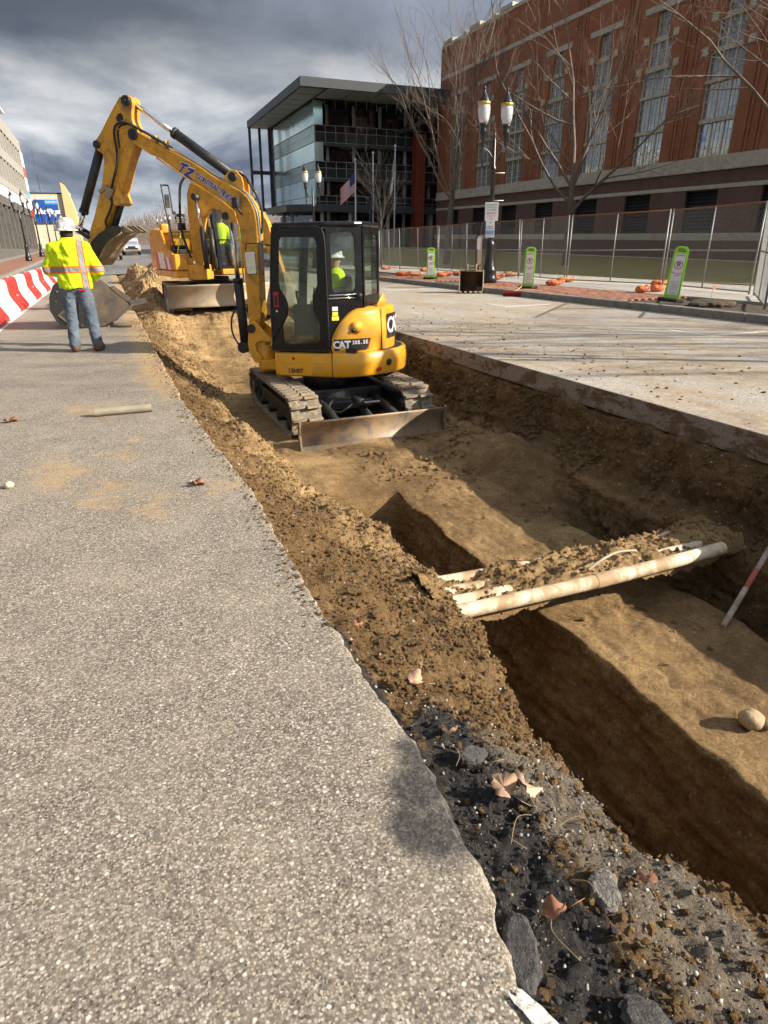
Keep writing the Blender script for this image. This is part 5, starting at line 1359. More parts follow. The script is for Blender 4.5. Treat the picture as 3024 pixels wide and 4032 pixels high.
mb = MB(); mb.prism([(-2.05, .18), (-1.83, .2), (-1.75, .5), (-1.85, .76), (-2.02, .74), (-1.95, .45)], lambda a, b, t: (t, a, b), -1.32, -1.28); mb.build('end_plate', M_BLKM, b2)
for s in (-.45, .45):
    mb = MB(); mb.box((s, -1.45, .60), (.20, .9, .12), Matrix.Rotation(R(-8), 3, 'X')); mb.build('blade_arm', M_STL, b2, bevel=.01)
# house
m = h2(); m.prism([(1.12, -1.12), (1.20, -1.05), (1.20, -.35), (.6, -.3), (.6, 1.1), (-1.2, 1.12), (-1.45, .9), (-1.6, .4), (-1.6, -.4), (-1.45, -.95), (-1.2, -1.15)], lambda a, b, t: (a, b, t), .86, 1.02); m.build('deck', M_YEL2, big, bevel=.03)
m = h2(); m.bx(.15, 1.22, -1.13, -.42, 1.02, 1.40); fb_ = m.build('fuel_tank_cover', M_YEL2, big, bevel=.05, seg=3)
m = h2(); m.cyl((1.21, -.55, 1.2), (1.235, -.55, 1.2), .035); m.build('filler_cap', M_CHR, fb_)
m = h2(); m.bx(1.215, 1.226, -.745, -.739, 1.03, 1.39); m.build('seam', M_BLKM, fb_)
m = h2(); m.bx(1.215, 1.226, -1.1, -.42, 1.015, 1.025); m.build('seam', M_BLKM, fb_)
m = h2(); m.prism([(1.15, 1.05), (1.12, 1.42), (.4, 1.55), (.1, 1.95), (-1.1, 2.0), (-1.45, 1.85), (-1.5, 1.05)], lambda a, b, t: (a, t, b), -1.15, -1.08); sp_ = m.build('side_panel', M_YEL2, big, bevel=.02)
for x0, x1, mt in ((.85, 1.1, M_RSTR), (.55, .82, M_WSTR), (.3, .52, M_RSTR), (0, .27, M_WSTR), (-.4, -.05, M_WSTR), (-.75, -.45, M_RSTR)):
    m = h2(); m.prism([(x0, 1.04), (x1, 1.04), (x1 - .12, 1.30 + .12 * (x1 < .5)), (x0 - .12, 1.34 + .12 * (x1 < .5))], lambda a, b, t: (a, t, b), -1.158, -1.152); m.build('decal', mt, sp_)
m = h2(); m.prism([(.0, 1.05), (.0, 1.9), (-1.2, 2.02), (-1.5, 1.9), (-1.55, 1.05)], lambda a, b, t: (a, t, b), -1.07, .25); m.build('engine_hood', M_YEL2, big, bevel=.06, seg=3)
m = h2(); m.bx(-.02, .06, -.9, -.3, 1.45, 1.78); m.build('hood_grille', M_YELD, big, bevel=.02)
m = h2(); m.bx(.08, .55, -.95, -.45, 1.40, 1.50); m.bx(.06, .25, -.9, -.45, 1.50, 1.6); m.build('step', M_BLKM, big, bevel=.02)
m = h2(); m.bx(-.15, .10, -1.1, -.88, 1.88, 2.10); m.build('cover', M_YEL2, big, bevel=.04)
m = h2(); m.cyl((-.1, -.42, 1.95), (-.1, -.42, 2.30), .12, seg=16); m.cyl((-.1, -.42, 2.3), (-.1, -.42, 2.33), .125, seg=16); ex_ = m.build('air_cleaner', M_BLKM, big)
m = h2(); m.cyl((-.1, -.42, 2.12), (-.1, -.42, 2.26), .123, seg=16, caps=False); m.build('label_band', M_WSTR, ex_)
# handrails and mirror at its right
m = h2(); m.tube(smooth_line([(.9, -1.0, 1.40), (.75, -.98, 1.8), (.45, -.98, 2.3), (.25, -.98, 2.9), (.2, -.95, 2.95), (.2, -.78, 2.95), (.25, -.76, 2.85), (.35, -.76, 2.3)], 30), .022, 6); rl_ = m.build('handrail', M_BLKM, big)
m = h2(); m.bx(.28, .32, -.94, -.80, 2.45, 2.75); m.build('mirror', M_BLKM, rl_, bevel=.015)
m = h2(); m.tube([(1.0, -.95, 1.38), (.9, -.85, 1.62), (.5, -.6, 1.95)], .018, 6); m.build('handrail', M_YST, big)
for y_ in (-.95, -.6):
    m = h2(); m.tube(smooth_line([(.4, y_, 1.5), (.4, y_, 1.85), (.35, y_ + .05, 1.9), (.35, y_ + .28, 1.9), (.4, y_ + .3, 1.85), (.4, y_ + .3, 1.5)], 24), .014, 6); m.build('handrail', M_BLKM, big)
# cab on our right
CB = [(1.15, 1.02), (1.08, 1.7), (.85, 2.5), (.75, 2.56), (-.45, 2.56), (-.5, 2.5), (-.5, 1.02)]
for y_, nm in ((.22, 'cab_side'), (1.12, 'cab_side')):
    m = h2(); ring(m, *ray_match(CB, [(1.02, 1.2), (.96, 1.75), (.76, 2.42), (-.38, 2.42), (-.4, 1.2)], 44), lambda a, b, t: (a, t, b), y_ - .03, y_ + .03); sd_ = m.build(nm, M_BLK, big)
    m = h2(); m.prism([(1.02, 1.2), (.96, 1.75), (.76, 2.42), (-.38, 2.42), (-.4, 1.2)], lambda a, b, t: (a, t, b), y_ - .004, y_ + .004); m.build('window', M_CGL, sd_)
def f2(a, b, t): return (1.15 - .06 * (b - 1.02) / .68 if b < 1.7 else 1.09 - .24 * (b - 1.7) / .8, a, b)
def f2b(a, b, t):
    p = f2(a, b, t); return (p[0] + t, p[1], p[2])
O, I = ray_match([(.20, 1.02), (.20, 1.7), (.20, 2.54), (1.14, 2.54), (1.14, 1.7), (1.14, 1.02)], [(.31, 1.12), (.31, 1.7), (.31, 2.42), (1.03, 2.42), (1.03, 1.7), (1.03, 1.12)], 60)
m = h2(); ring(m, O, I, f2b, -.03, .03); cf_ = m.build('cab_front', M_BLK, big)
m = h2()
for b0, b1 in ((1.10, 1.68), (1.72, 2.46)):
    m = h2(); m.quad(f2(.27, b0, 0), f2(1.07, b0, 0), f2(1.07, b1, 0), f2(.27, b1, 0)); m.build('window', M_CGL, cf_)
m = h2(); m.tube([f2(.25, 1.70, 0), f2(1.09, 1.70, 0)], .02, 6); m.build('windscreen_bar', M_BLKM, cf_)
m = h2(); m.bx(-.52, .88, .18, 1.15, 2.53, 2.60); m.build('roof', M_BLK, big, bevel=.03)
m = h2(); m.bx(-.34, -.30, .2, 1.14, 1.02, 2.5); m.build('cab_back', M_BLKM, big)
m = h2(); m.bx(.75, 1.16, -.36, .18, 1.03, 1.30); m.build('valve_cover', M_BLKM, big, bevel=.03)
m = h2(); m.bx(.35, .75, -.30, .16, 1.03, 1.75); m.build('swivel_block', M_BLKM, big, bevel=.05)
m = h2(); m.bx(.6, 1.22, .28, 1.15, .90, 1.03); m.build('step_rail', M_YEL2, big, bevel=.02)
m = h2(); m.bx(-.1, .42, .45, .93, 1.35, 1.48); m.bx(-.22, -.08, .45, .93, 1.4, 2.15); m.bx(0, .3, .5, .88, 1.04, 1.35); m.build('seat', M_SEAT, big, bevel=.04)
for y_ in (.36, 1.0):
    m = h2(); m.bx(.2, .6, y_ - .06, y_ + .06, 1.04, 1.65); m.build('console', M_SEAT, big, bevel=.02)
# boom slewed to our right
BS = Matrix.Translation((1.18, -.36, 0)) @ Matrix.Rotation(R(46), 4, 'Z')
def h2b():
    m = MB(); m.M = H2 @ BS; return m
B2 = [(-.14, 1.0), (-.16, 2.3), (-.12, 2.70), (0, 2.92), (.18, 2.98), (.42, 2.90), (1.2, 2.48), (2.0, 2.05), (2.08, 1.95), (2.0, 1.84), (1.3, 2.12), (.78, 2.36), (.52, 2.34), (.32, 2.18), (.20, 1.85), (.16, 1.0)]
m = h2b(); m.prism(B2, lambda a, b, t: (a, t, b), -.13, .13); bm2 = m.build('boom', M_YELD, big, bevel=.02)
m = h2b(); m.bx(-.3, .25, -.3, .3, .8, 1.15); m.build('swing_post', M_YELD, big, bevel=.03)
for s in (-1, 1):
    m = h2b(); m.cyl((.33, s * .26, 1.05), (.30, s * .26, 1.95), .075, seg=14); c_ = m.build('boom_cylinder', M_BLKM, big)
    m = h2b(); m.cyl((.30, s * .26, 1.95), (.20, s * .26, 2.62), .04, seg=12); m.build('rod', M_CHR, c_)
m = h2b(); m.cyl((.2, -.36, 2.62), (.2, .36, 2.62), .075, seg=14); m.build('pin', M_BLKM, bm2)
m = h2b(); m.prism([(1.85, 2.2), (2.05, 2.28), (2.2, 2.05), (2.55, .95), (2.5, .85), (2.38, .95), (1.98, 1.7)], lambda a, b, t: (a, t, b), -.13, .13); m.build('stick', M_YELD, big, bevel=.02)
m = h2b(); m.cyl((.7, 0, 2.90), (1.45, 0, 2.55), .08, seg=14); c_ = m.build('stick_cylinder', M_BLKM, big)
m = h2b(); m.cyl((1.45, 0, 2.55), (1.98, 0, 2.25), .04, seg=12); m.build('rod', M_CHR, c_)
BK2 = [(2.36, .98), (2.64, .98), (2.72, .6), (2.6, .2), (2.3, .02), (1.9, .06), (1.84, .12), (2.1, .3), (2.2, .6)]
for y_ in (-.42, .39):
    m = h2b(); m.prism(BK2, lambda a, b, t: (a, t, b), y_, y_ + .03); m.build('bucket_side', M_STL, big)
m = h2b(); m.grid([[(a, y_, b) for y_ in (-.41, .41)] for a, b in [(2.64, .98), (2.72, .6), (2.6, .2), (2.3, .02), (1.86, .08)]]); m.build('bucket_shell', M_STL, big)
for k in range(5):
    m = h2b(); y_ = -.36 + .18 * k; m.prism([(1.95, .06), (1.75, .04), (1.72, .08), (1.95, .14)], lambda a, b, t: (a, t, b), y_ - .03, y_ + .03); m.build('tooth', M_STL, big)
for y_ in (-.30, -.36):
    m = h2b(); m.tube(smooth_line([(-.1, y_, 1.3), (-.30, y_, 1.9), (-.24, y_, 2.6), (-.12, y_, 2.95), (.2, y_ + .12, 3.16), (.7, y_ + .16, 3.0)], 30), .02, 6); m.build('hose', M_RUB, bm2)
for k in range(5):
    m = h2(); y_ = -.25 + .07 * k; m.tube(smooth_line([(1.05, y_, .95), (1.2, y_, 1.15), (1.16, y_ + .02, 1.4), (1.0, y_ + .1, 1.6)], 16), .018, 6); m.build('hose', M_RUB, big)
# its operator
PM2 = Matrix.Translation(E2) @ H2 @ Matrix.Translation((.16, .69, 1.48)) @ Matrix.Rotation(R(-90), 4, 'Z')
op2 = person('person', 'operator in yellow shirt and tan hard hat seated in the larger excavator cab', PM2,
             [('body', bodyf, (-.4, -.25, -.4), (.4, .6, .95), .02, M_SKIN, None), ('shirt', jack, (-.42, -.3, -.2), (.42, .45, .75), .02, M_HIV3, wrinkle(.012, 9, 7, 5)),
              ('trousers', union([cap((-.10, -.02, .03), (-.13, .42, .06), .10, .08), cap((.10, -.02, .03), (.13, .42, .06), .10, .08), cap((-.13, .42, .04), (-.13, .47, -.28), .07, .06), cap((.13, .42, .04), (.13, .47, -.28), .07, .06)], .03), (-.35, -.25, -.45), (.35, .6, .2), .02, M_JEAN, None)])
hat(op2, (0, .05, .79), .115, mat=mat_plain('tan_hard_hat', (.42, .34, .26), .45, var=.1))

# ================================================================== WORKER standing with his back to us
WM = Matrix.Translation((-.455, 11.18, 0)) @ Matrix.Rotation(R(-8), 4, 'Z') @ Matrix.Diagonal((1.0, 1.05, 1.0, 1.0))
legL = [cap((-.095, -.01, .90), (-.125, .015, .50), .10, .072), cap((-.125, .015, .50), (-.145, -.03, .09), .068, .052)]
legR = [cap((.095, -.01, .90), (.135, .015, .50), .10, .072), cap((.135, .015, .50), (.165, -.02, .09), .068, .052)]
foot = lambda x: [cap((x, -.05, .045), (x + (.03 if x > 0 else -.02), .15, .04), .045, .04)]
hand = lambda x, y, z, s: [cap((x, y, z), (x - s * .05, y + .05, z - .01), .036, .034, (1, 1, .7))] + [cap((x - s * (.055 + .004 * k), y + .045 + .012 * k - .02, z + .03 - .022 * k), (x - s * (.12 + (.012 if k in (1, 2) else 0)), y + .03 + .008 * k, z + .02 - .022 * k), .010, .008) for k in range(4)] + [cap((x - s * .01, y + .02, z + .035), (x - s * .06, y + .0, z + .06), .011, .009)]
wbody = union([cap((0, 0, .92), (0, .01, 1.44), .13, .15, (1.25, .85, 1)), cap((-.20, 0, 1.46), (-.31, .03, 1.17), .06, .05), cap((-.31, .03, 1.17), (-.16, .24, 1.08), .045, .034), cap((.20, 0, 1.46), (.325, .03, 1.16), .06, .05), cap((.325, .03, 1.16), (.20, .22, 1.02), .045, .034)]
              + legL + legR + foot(-.145) + foot(.165) + [cap((0, .02, 1.5), (0, .04, 1.62), .06, .055), ell((0, .04, 1.70), (.08, .10, .125)), cap((0, .135, 1.70), (0, .15, 1.685), .014, .016), ell((-.08, .04, 1.69), (.014, .03, .035)), ell((.08, .04, 1.69), (.014, .03, .035))] + hand(.20, .22, 1.02, 1) + hand(-.16, .24, 1.08, -1), .022)
_wj = union([cap((0, 0, .93), (0, .005, 1.40), .168, .185, (1.30, .88, 1)), ell((0, .005, 1.43), (.215, .135, .13)), cap((-.20, 0, 1.46), (-.31, .02, 1.17), .088, .078), cap((-.31, .02, 1.17), (-.19, .20, 1.09), .075, .058), cap((.20, 0, 1.46), (.325, .02, 1.15), .088, .080), cap((.325, .02, 1.15), (.235, .17, 1.035), .078, .06), cap((0, .01, 1.5), (0, .03, 1.575), .085, .075)], .045)
def wjack(X, Y_, Z): return np.maximum(_wj(X, Y_, Z), .905 + .012 * np.sin(X * 23) - Z)
wjeans = union([cap((0, -.005, .90), (0, 0, 1.0), .14, .145, (1.25, .85, 1)), cap((-.095, -.01, .88), (-.125, .012, .50), .118, .090), cap((-.125, .012, .50), (-.146, -.028, .11), .086, .076), cap((.095, -.01, .88), (.135, .012, .50), .118, .090), cap((.135, .012, .50), (.166, -.018, .11), .086, .076)], .025)
boots = lambda x, y: union([cap((x, y - .02, .06), (x, y - .02, .15), .062, .058), cap((x, y - .03, .05), (x + (.03 if x > 0 else -.02), y + .17, .045), .055, .052)], .03)
def flatfoot(V):
    V = V.copy(); V[:, 2] = np.maximum(V[:, 2], 0.0); return V
worker = person('person', 'worker in yellow hi-vis jacket, jeans and white hard hat standing with back to us', WM,
                [('body', wbody, (-.45, -.22, -.02), (.45, .42, 1.86), .014, M_SKIN, flatfoot), ('jacket', wjack, (-.46, -.24, .86), (.46, .34, 1.68), .012, M_HIV, wrinkle(.024, 7, 5, 11)),
                 ('jeans', wjeans, (-.32, -.22, .02), (.34, .2, 1.12), .012, M_JEAN, wrinkle(.015, 9, 12, 12)),
                 ('boot', boots(-.146, -.02), (-.3, -.2, -.02), (0, .28, .26), .01, M_BOOT, flatfoot), ('boot', boots(.166, -.01), (.05, -.2, -.02), (.32, .28, .26), .01, M_BOOT, flatfoot)])
hat(worker, (0, .035, 1.695), .132)
solid('hair', ell((0, .015, 1.645), (.088, .095, .085)), (-.12, -.12, 1.54), (.12, .13, 1.75), .01, M_HAIR, worker)
solid('face_cover', cap((0, .02, 1.56), (0, .03, 1.63), .078, .08), (-.12, -.12, 1.46), (.12, .14, 1.73), .01, M_HAIR, worker)
mb = MB(); mb.bx(.06, .15, -.150, -.135, .87, .90); mb.build('pocket_cloth', M_RED, worker, bevel=.004)

# ================================================================== red and white barriers
def make_plastic(name, col):
    t = NT(name); v = t.co()
    c = t.ramp(t.noise(v, 2.5, 6, .6), [(0.3, tuple(x * .82 for x in col)), (0.7, col)])
    c = t.mix(t.ramp(t.noise(v, 14, 6, .75), [(0.56, 0.0), (0.72, 0.4)]), c, tuple(x * .35 + .08 for x in col))
    return t.set(col=c, rough=0.42)
M_BR, M_BW = make_plastic('red_barrier_plastic', (.62, .035, .025)), make_plastic('white_barrier_plastic', (.76, .76, .75))
prof = [(-.30, 0), (-.30, .08), (-.17, .30), (-.115, .42), (-.10, .70), (-.075, .775), (-.03, .79), (.03, .79), (.075, .775), (.10, .70), (.115, .42), (.17, .30), (.30, .08), (.30, 0)]
LB = 2.23
def barrier_mesh():
    mb = MB(); rows = []
    for k in range(25):
        yy = -LB / 2 + .012 + (LB - .024) * k / 24
        e_ = min(k, 24 - k); g = .025 if e_ == 0 else (.006 if e_ == 1 else 0)
        w = 1 - .10 * math.exp(-((abs(yy) - .55) / .16) ** 2) * 0
        rows.append([(x * (1 - g / .3), yy, max(0, z - (g if z > .5 else 0))) for x, z in prof])
    mb.grid(rows)
    mb.f.append(tuple(range(len(prof)))); mb.sm.append(False)
    o = (25 - 1) * len(prof); mb.f.append(tuple(o + i for i in reversed(range(len(prof))))); mb.sm.append(False)
    return mb
bmeshes = {}
nth = ['nearest', 'second', 'third', 'fourth', 'fifth', 'sixth', 'seventh']
cnt = {'red': 0, 'white': 0}
M_GREYP = mat_plain('grey_molded_mark', (.30, .31, .32), .6)
for i in range(13):
    y0 = 12.78 + i * LB; colr = 'white' if i % 2 == 0 else 'red'
    t_ = thing('barrier', f'{nth[cnt[colr]]} {colr} plastic water-filled barrier section in the row on the left', 'barrier', (-2.44, y0 + LB / 2, 0), 0, 'barrier sections')
    cnt[colr] += 1
    if colr not in bmeshes:
        o = barrier_mesh().build('shell', M_BW if colr == 'white' else M_BR, t_); bmeshes[colr] = o
    else:
        o = bmeshes[colr].copy(); COL.objects.link(o); o.parent = t_
    mb = MB(); mb.cyl((0, 0, .785), (0, 0, .81), .05, seg=14); mb.build('filler_cap', M_GREYP, t_)
    mb = MB(); mb.bx(.148, .176, -.10, -.02, .33, .37); mb.build('fork_mark', M_GREYP, t_)
    mb = MB(); mb.bx(.148, .176, .02, .10, .33, .37); mb.build('fork_mark', M_GREYP, t_)

# ================================================================== the wide bucket lying by the worker
M_BKT = mat_plain('weathered_bucket_steel', (.10, .078, .06), .65, metal=.2, var=.35, scale=3, dirt=(.20, .14, .08), dirt_amt=.5, dirt_scale=5, bump=.25)
M_BKD = mat_plain('dark_bucket_plate', (.014, .013, .013), .6, var=.3, dirt=(.06, .045, .03), dirt_amt=.15, dirt_scale=6)
wb = thing('bucket', 'wide steel trench bucket lying on the road behind the standing worker', 'bucket', (0, 14.6, 0))
PB = [(-.88, .87), (-.97, .80), (-1.07, .60), (-1.10, .36), (-1.02, .16), (-.88, .04), (-.55, .0), (-.22, .015), (.02, .12), (.32, .34), (.30, .42), (.06, .66), (-.14, .86), (-.45, .90)]
for y_ in (0, 1.05):
    mb = MB(); mb.prism(PB, lambda a, b, t: (a, t, b), y_, y_ + .03); sp2 = mb.build('side_plate', M_BKT, wb, bevel=.006)
mb = MB(); mb.prism([(-.88, .885), (-.99, .81), (-1.09, .60), (-1.12, .36), (-1.04, .15), (-.9, .025), (-.55, -.0), (-.36, .01), (-.42, .5), (-.62, .78)], lambda a, b, t: (a, t, b), -.03, -.002); wp = mb.build('wear_plate', M_BKD, wb, bevel=.006)
mb = MB(); ring(mb, *ray_match([(-1.0, .26), (-.72, .50), (-.70, .12), (-.84, .10)], [(-.95, .27), (-.755, .43), (-.745, .17), (-.84, .145)], 24), lambda a, b, t: (a, t, b), -.05, -.028); mb.build('hole_rim', M_BKT, wp)
mb = MB(); mb.prism([(-.95, .27), (-.755, .43), (-.745, .17), (-.84, .145)], lambda a, b, t: (a, t, b), -.036, -.031); mb.build('hole', M_RUB, wp)
for (x, z) in ((-.93, .70), (-.98, .52), (-.60, .06), (-.45, .09), (-.46, .30), (-.52, .45), (-.66, .62)):
    mb = MB(); mb.cyl((x, -.045, z), (x, -.03, z), .022, seg=10); mb.build('bolt', M_BKT, wp)
mb = MB(); mb.grid([[(a, y_, b) for y_ in (.01, 1.07)] for a, b in [(-.45, .89), (-.88, .865), (-.97, .795), (-1.065, .6), (-1.095, .36), (-1.015, .165), (-.88, .045), (-.55, .008), (-.22, .022), (.02, .125), (.32, .345)]]); sh = mb.build('shell', M_BKT, wb); sh.modifiers.new('t', 'SOLIDIFY').thickness = .03
mb = MB(); mb.prism([(.02, .10), (.36, .36), (.66, .43), (.67, .45), (.35, .41), (.02, .14)], lambda a, b, t: (a, t, b), -.02, 1.10); mb.build('cutting_edge', M_BKT, wb, bevel=.006)
mb = MB(); mb.prism([(.0, .70), (.10, .72), (.40, .46), (.34, .38), (.28, .40)], lambda a, b, t: (a, t, b), 1.02, 1.10); mb.build('side_cutter', M_BKT, wb, bevel=.006)
for y_ in (.3, .72):
    mb = MB(); mb.prism([(-.95, .80), (-.82, 1.0), (-.70, .98), (-.60, .88)], lambda a, b, t: (a, t, b), y_, y_ + .05); mb.build('ear', M_BKD, wb, bevel=.01)
mb = MB(); mb.cyl((-.1, -.25, .05), (.30, -.28, .035), .032, seg=12); tag(mb.build('steel_bar', M_BKT), 'short steel bar lying under the mouth of the wide bucket', 'bar').location = (0, 14.6, 0)
# ================================================================== BUILDINGS (built plumb; the street falls away)
def plumb(name, label, x, y, z, cat='building', group=None):
    o = thing(name, label, cat, group=group)
    o.matrix_world = Matrix.Translation(lev(x, y, z)) @ LEV.to_4x4(); return o
def make_brick(name, a, b, mortar, sx=4.6, sz=12.5):
    t = NT(name); v = t.co(); sp = t.new('ShaderNodeSeparateXYZ'); t.l.new(v, sp.inputs[0])
    cb = t.new('ShaderNodeCombineXYZ'); t.l.new(t.math('ADD', sp.outputs['X'], sp.outputs['Y']), cb.inputs[0]); t.l.new(sp.outputs['Z'], cb.inputs[1])
    bt = t.new('ShaderNodeTexBrick'); t.l.new(cb.outputs[0], bt.inputs['Vector'])
    bt.inputs['Scale'].default_value = 1.0; bt.inputs['Brick Width'].default_value = 1 / sx; bt.inputs['Row Height'].default_value = 1 / sz
    bt.inputs['Mortar Size'].default_value = .008; bt.inputs['Color1'].default_value = (*a, 1); bt.inputs['Color2'].default_value = (*b, 1); bt.inputs['Mortar'].default_value = (*mortar, 1)
    c = t.mix(t.ramp(t.noise(v, .5, 6, .7), [(0.35, 0.0), (0.75, 0.5)]), bt.outputs['Color'], tuple(x * .55 for x in a))
    c = t.mix(t.ramp(t.noise(t.map(v, (1, 1, .12)), 1.3, 6, .7), [(0.5, 0.0), (0.75, 0.35)]), c, tuple(x * .6 for x in b))
    return t.set(col=c, rough=.9, nrm=t.bump(bt.outputs['Fac'], .35, .01), spec=.2)
M_BRK = make_brick('orange_red_brick', (.40, .138, .060), (.31, .102, .046), (.28, .20, .15))
M_BRK2 = make_brick('plum_brown_brick', (.185, .105, .088), (.145, .082, .072), (.17, .13, .115))
M_STONE = make_concrete('weathered_limestone', (.40, .36, .29), (.56, .51, .42), 2.5)
M_FRAME = mat_plain('cream_window_steel', (.60, .55, .44), .6, var=.08)
t = NT('dark_window_glass'); M_WGL = t.set(metal=.55, col=(.30, .34, .37), rough=t.math('ADD', t.math('MULTIPLY', t.noise(t.co(), 2, 3), .05), .02), spec=1.0, ior=1.75)
M_LOUV = mat_plain('dark_louvre_metal', (.02, .019, .02), .6, var=.2)

BX, BY, BZ = 38.5, 82.5, -1.2
bb = plumb('brick_building', 'tall orange brick power-station building with stepped windows and stone bands', BX, BY, BZ)
def B_(mb, x0, x1, y0, y1, z0, z1): mb.bx(x0 - BX, x1 - BX, y0 - BY, y1 - BY, z0 - BZ, z1 - BZ); return mb
YN = 29.8
bays = [33.0 + 6.4 * k for k in range(8)]           # window centres along the street
# walls
mb = MB()
for k in range(len(bays) + 1):
    yb = bays[0] - 3.2 + 6.4 * k
    y_lo = YN if k == 0 else None
    def seg(half, z0, z1):
        a = (bays[k - 1] + half) if k > 0 else YN
        b = (bays[k] - half) if k < len(bays) else BY
        if b > a: B_(mb, BX, BX + .5, a, b, z0, z1)
    seg(1.6, 5.37, 11.56); seg(1.2, 11.56, 13.42); seg(.7, 13.42, 15.18)
B_(mb, BX, BX + .5, YN, BY, 15.18, 20.30)
wall = mb.build('wall', M_BRK, bb)
mb = MB(); B_(mb, BX + .51, BX + 34, YN + .3, BY - .02, 4.4, 20.1); mb.build('core', M_BRK, wall)
mb = MB(); B_(mb, BX + .02, BX + 34, BY - .01, BY + .35, -1.2, 20.3); mb.build('end_wall', M_BRK, bb)
mb = MB(); B_(mb, BX + .1, BX + 34, YN - .2, YN + .29, -1.2, 20.3); mb.build('end_wall', M_BRK, bb)
# plinth zone
mb = MB()
for k in range(len(bays) + 1):
    a = (bays[k - 1] + 1.45) if k > 0 else YN; b = (bays[k] - 1.45) if k < len(bays) else BY
    B_(mb, BX - .12, BX + .5, a, b, .60, 3.34)
B_(mb, BX - .12, BX + .5, YN, BY, 3.62, 4.44); B_(mb, BX - .14, BX + .5, YN, BY, -1.6, .12)
pl_ = mb.build('plinth', M_BRK2, bb)
mb = MB(); B_(mb, BX + .40, BX + .6, YN, BY, .4, 3.5); mb.build('louvre_back', M_LOUV, pl_)
# stone courses
def stone(nm, *a):
    mb = MB(); B_(mb, *a); return mb.build(nm, M_STONE, bb, bevel=.03)
stone('stone_belt', BX - .22, BX + .45, YN, BY + .1, 4.74, 5.36); stone('stone_belt', BX - .32, BX + .45, YN, BY + .12, 4.45, 4.735)
stone('stone_band', BX - .17, BX + .45, YN, BY + .05, 3.345, 3.615); stone('stone_band', BX - .18, BX + .45, YN, BY + .05, .125, .595)
stone('stone_ledge', BX - .6, BX + .2, YN, BY, -1.7, -1.08); stone('string_course', BX - .08, BX + .45, YN, BY + .06, 17.16, 17.52)
stone('coping', BX - .10, BX + .7, YN, BY + .1, 20.30, 20.62)
for k in range(len(bays) + 1):
    yb = bays[0] - 3.2 + 6.4 * k
    if yb > BY - .2: yb = BY - 1.0
    stone('coping_block', BX - .14, BX + .72, yb - 1.15, yb + 1.15, 20.625, 20.98)
    if k < len(bays): stone('coping_block', BX - .12, BX + .71, yb + 1.95, yb + 2.5, 20.622, 20.80)
rib_me = None
for k in range(len(bays) + 1):
    yb = bays[0] - 3.2 + 6.4 * k
    for dy in (-.62, -.30, .30, .62):
        if yb + dy > BY or yb + dy < YN: continue
        mb = MB(); B_(mb, BX - .10, BX + .01, yb + dy - .09, yb + dy + .09, 5.37, 17.15); mb.build('brick_rib', M_BRK, wall)
        mb = MB(); B_(mb, BX - .10, BX + .01, yb + dy - .09, yb + dy + .09, 17.53, 20.29); mb.build('brick_rib', M_BRK, wall)
# windows
SEC = [(1.6, 5.40, 7.45), (1.6, 7.70, 9.80), (1.6, 10.02, 11.50), (1.2, 11.80, 13.30), (.7, 13.62, 15.12)]
pane_rows = []; pr = random.Random(5)
pcache = {}
npane = 0
for k, yc in enumerate(bays):
    mb = MB()
    for h_, z0, z1 in SEC:
        B_(mb, BX + .26, BX + .34, yc - h_, yc - h_ + .06, z0, z1); B_(mb, BX + .26, BX + .34, yc + h_ - .06, yc + h_, z0, z1)
        B_(mb, BX + .24, BX + .35, yc - h_, yc + h_, z0 - .03, z0 + .04)
    win = mb.build('window', M_FRAME, bb)
    for (h_, za, zb) in ((1.6, 7.45, 7.70), (1.6, 9.80, 10.02), (1.6, 11.50, 11.80), (1.2, 13.30, 13.62)):
        mb = MB(); B_(mb, BX + .10, BX + .36, yc - h_, yc + h_, za, zb); mb.build('transom', M_STONE, win)
    mb = MB(); B_(mb, BX - .06, BX + .40, yc - 1.95, yc + 1.95, 15.18, 15.58); mb.build('lintel', M_STONE, win)
    for s in (-1, 1):
        for (h_, zc) in ((1.2, 13.42), (1.6, 11.56)):
            mb = MB(); B_(mb, BX - .06, BX + .40, yc + s * (h_ + .02), yc + s * (h_ - .42 + .95), zc - .10, zc + .36); mb.build('stone_block', M_STONE, win)
    m2 = MB(); m3 = MB()
    for h_, z0, z1 in SEC:
        lights = 3 if h_ > .8 else 1
        for i in range(1, lights):
            y_ = yc - h_ + 2 * h_ * (i / lights if lights == 3 else .5); B_(m2, BX + .25, BX + .33, y_ - .06, y_ + .06, z0 + .04, z1)
        nc = max(3, int(round(2 * h_ / .36))); nc = {True: 9, False: nc}[h_ == 1.6]; nr = 3 if z1 - z0 < 1.8 else 4
        for i in range(1, nc): 
            y_ = yc - h_ + 2 * h_ * i / nc; B_(m3, BX + .285, BX + .305, y_ - .013, y_ + .013, z0 + .04, z1)
        for j in range(1, nr):
            z_ = z0 + (z1 - z0) * j / nr; B_(m3, BX + .284, BX + .306, yc - h_ + .06, yc + h_ - .06, z_ - .013, z_ + .013)
        for i in range(nc):
            for j in range(nr):
                pane_rows.append((k, win, yc - h_ + 2 * h_ * (i + .5) / nc, z0 + (z1 - z0) * (j + .5) / nr, 2 * h_ / nc, (z1 - z0) / nr))
    m2.build('mullion', M_FRAME, win); m3.build('glazing_bars', M_FRAME, win, kind='stuff')
rest = {}
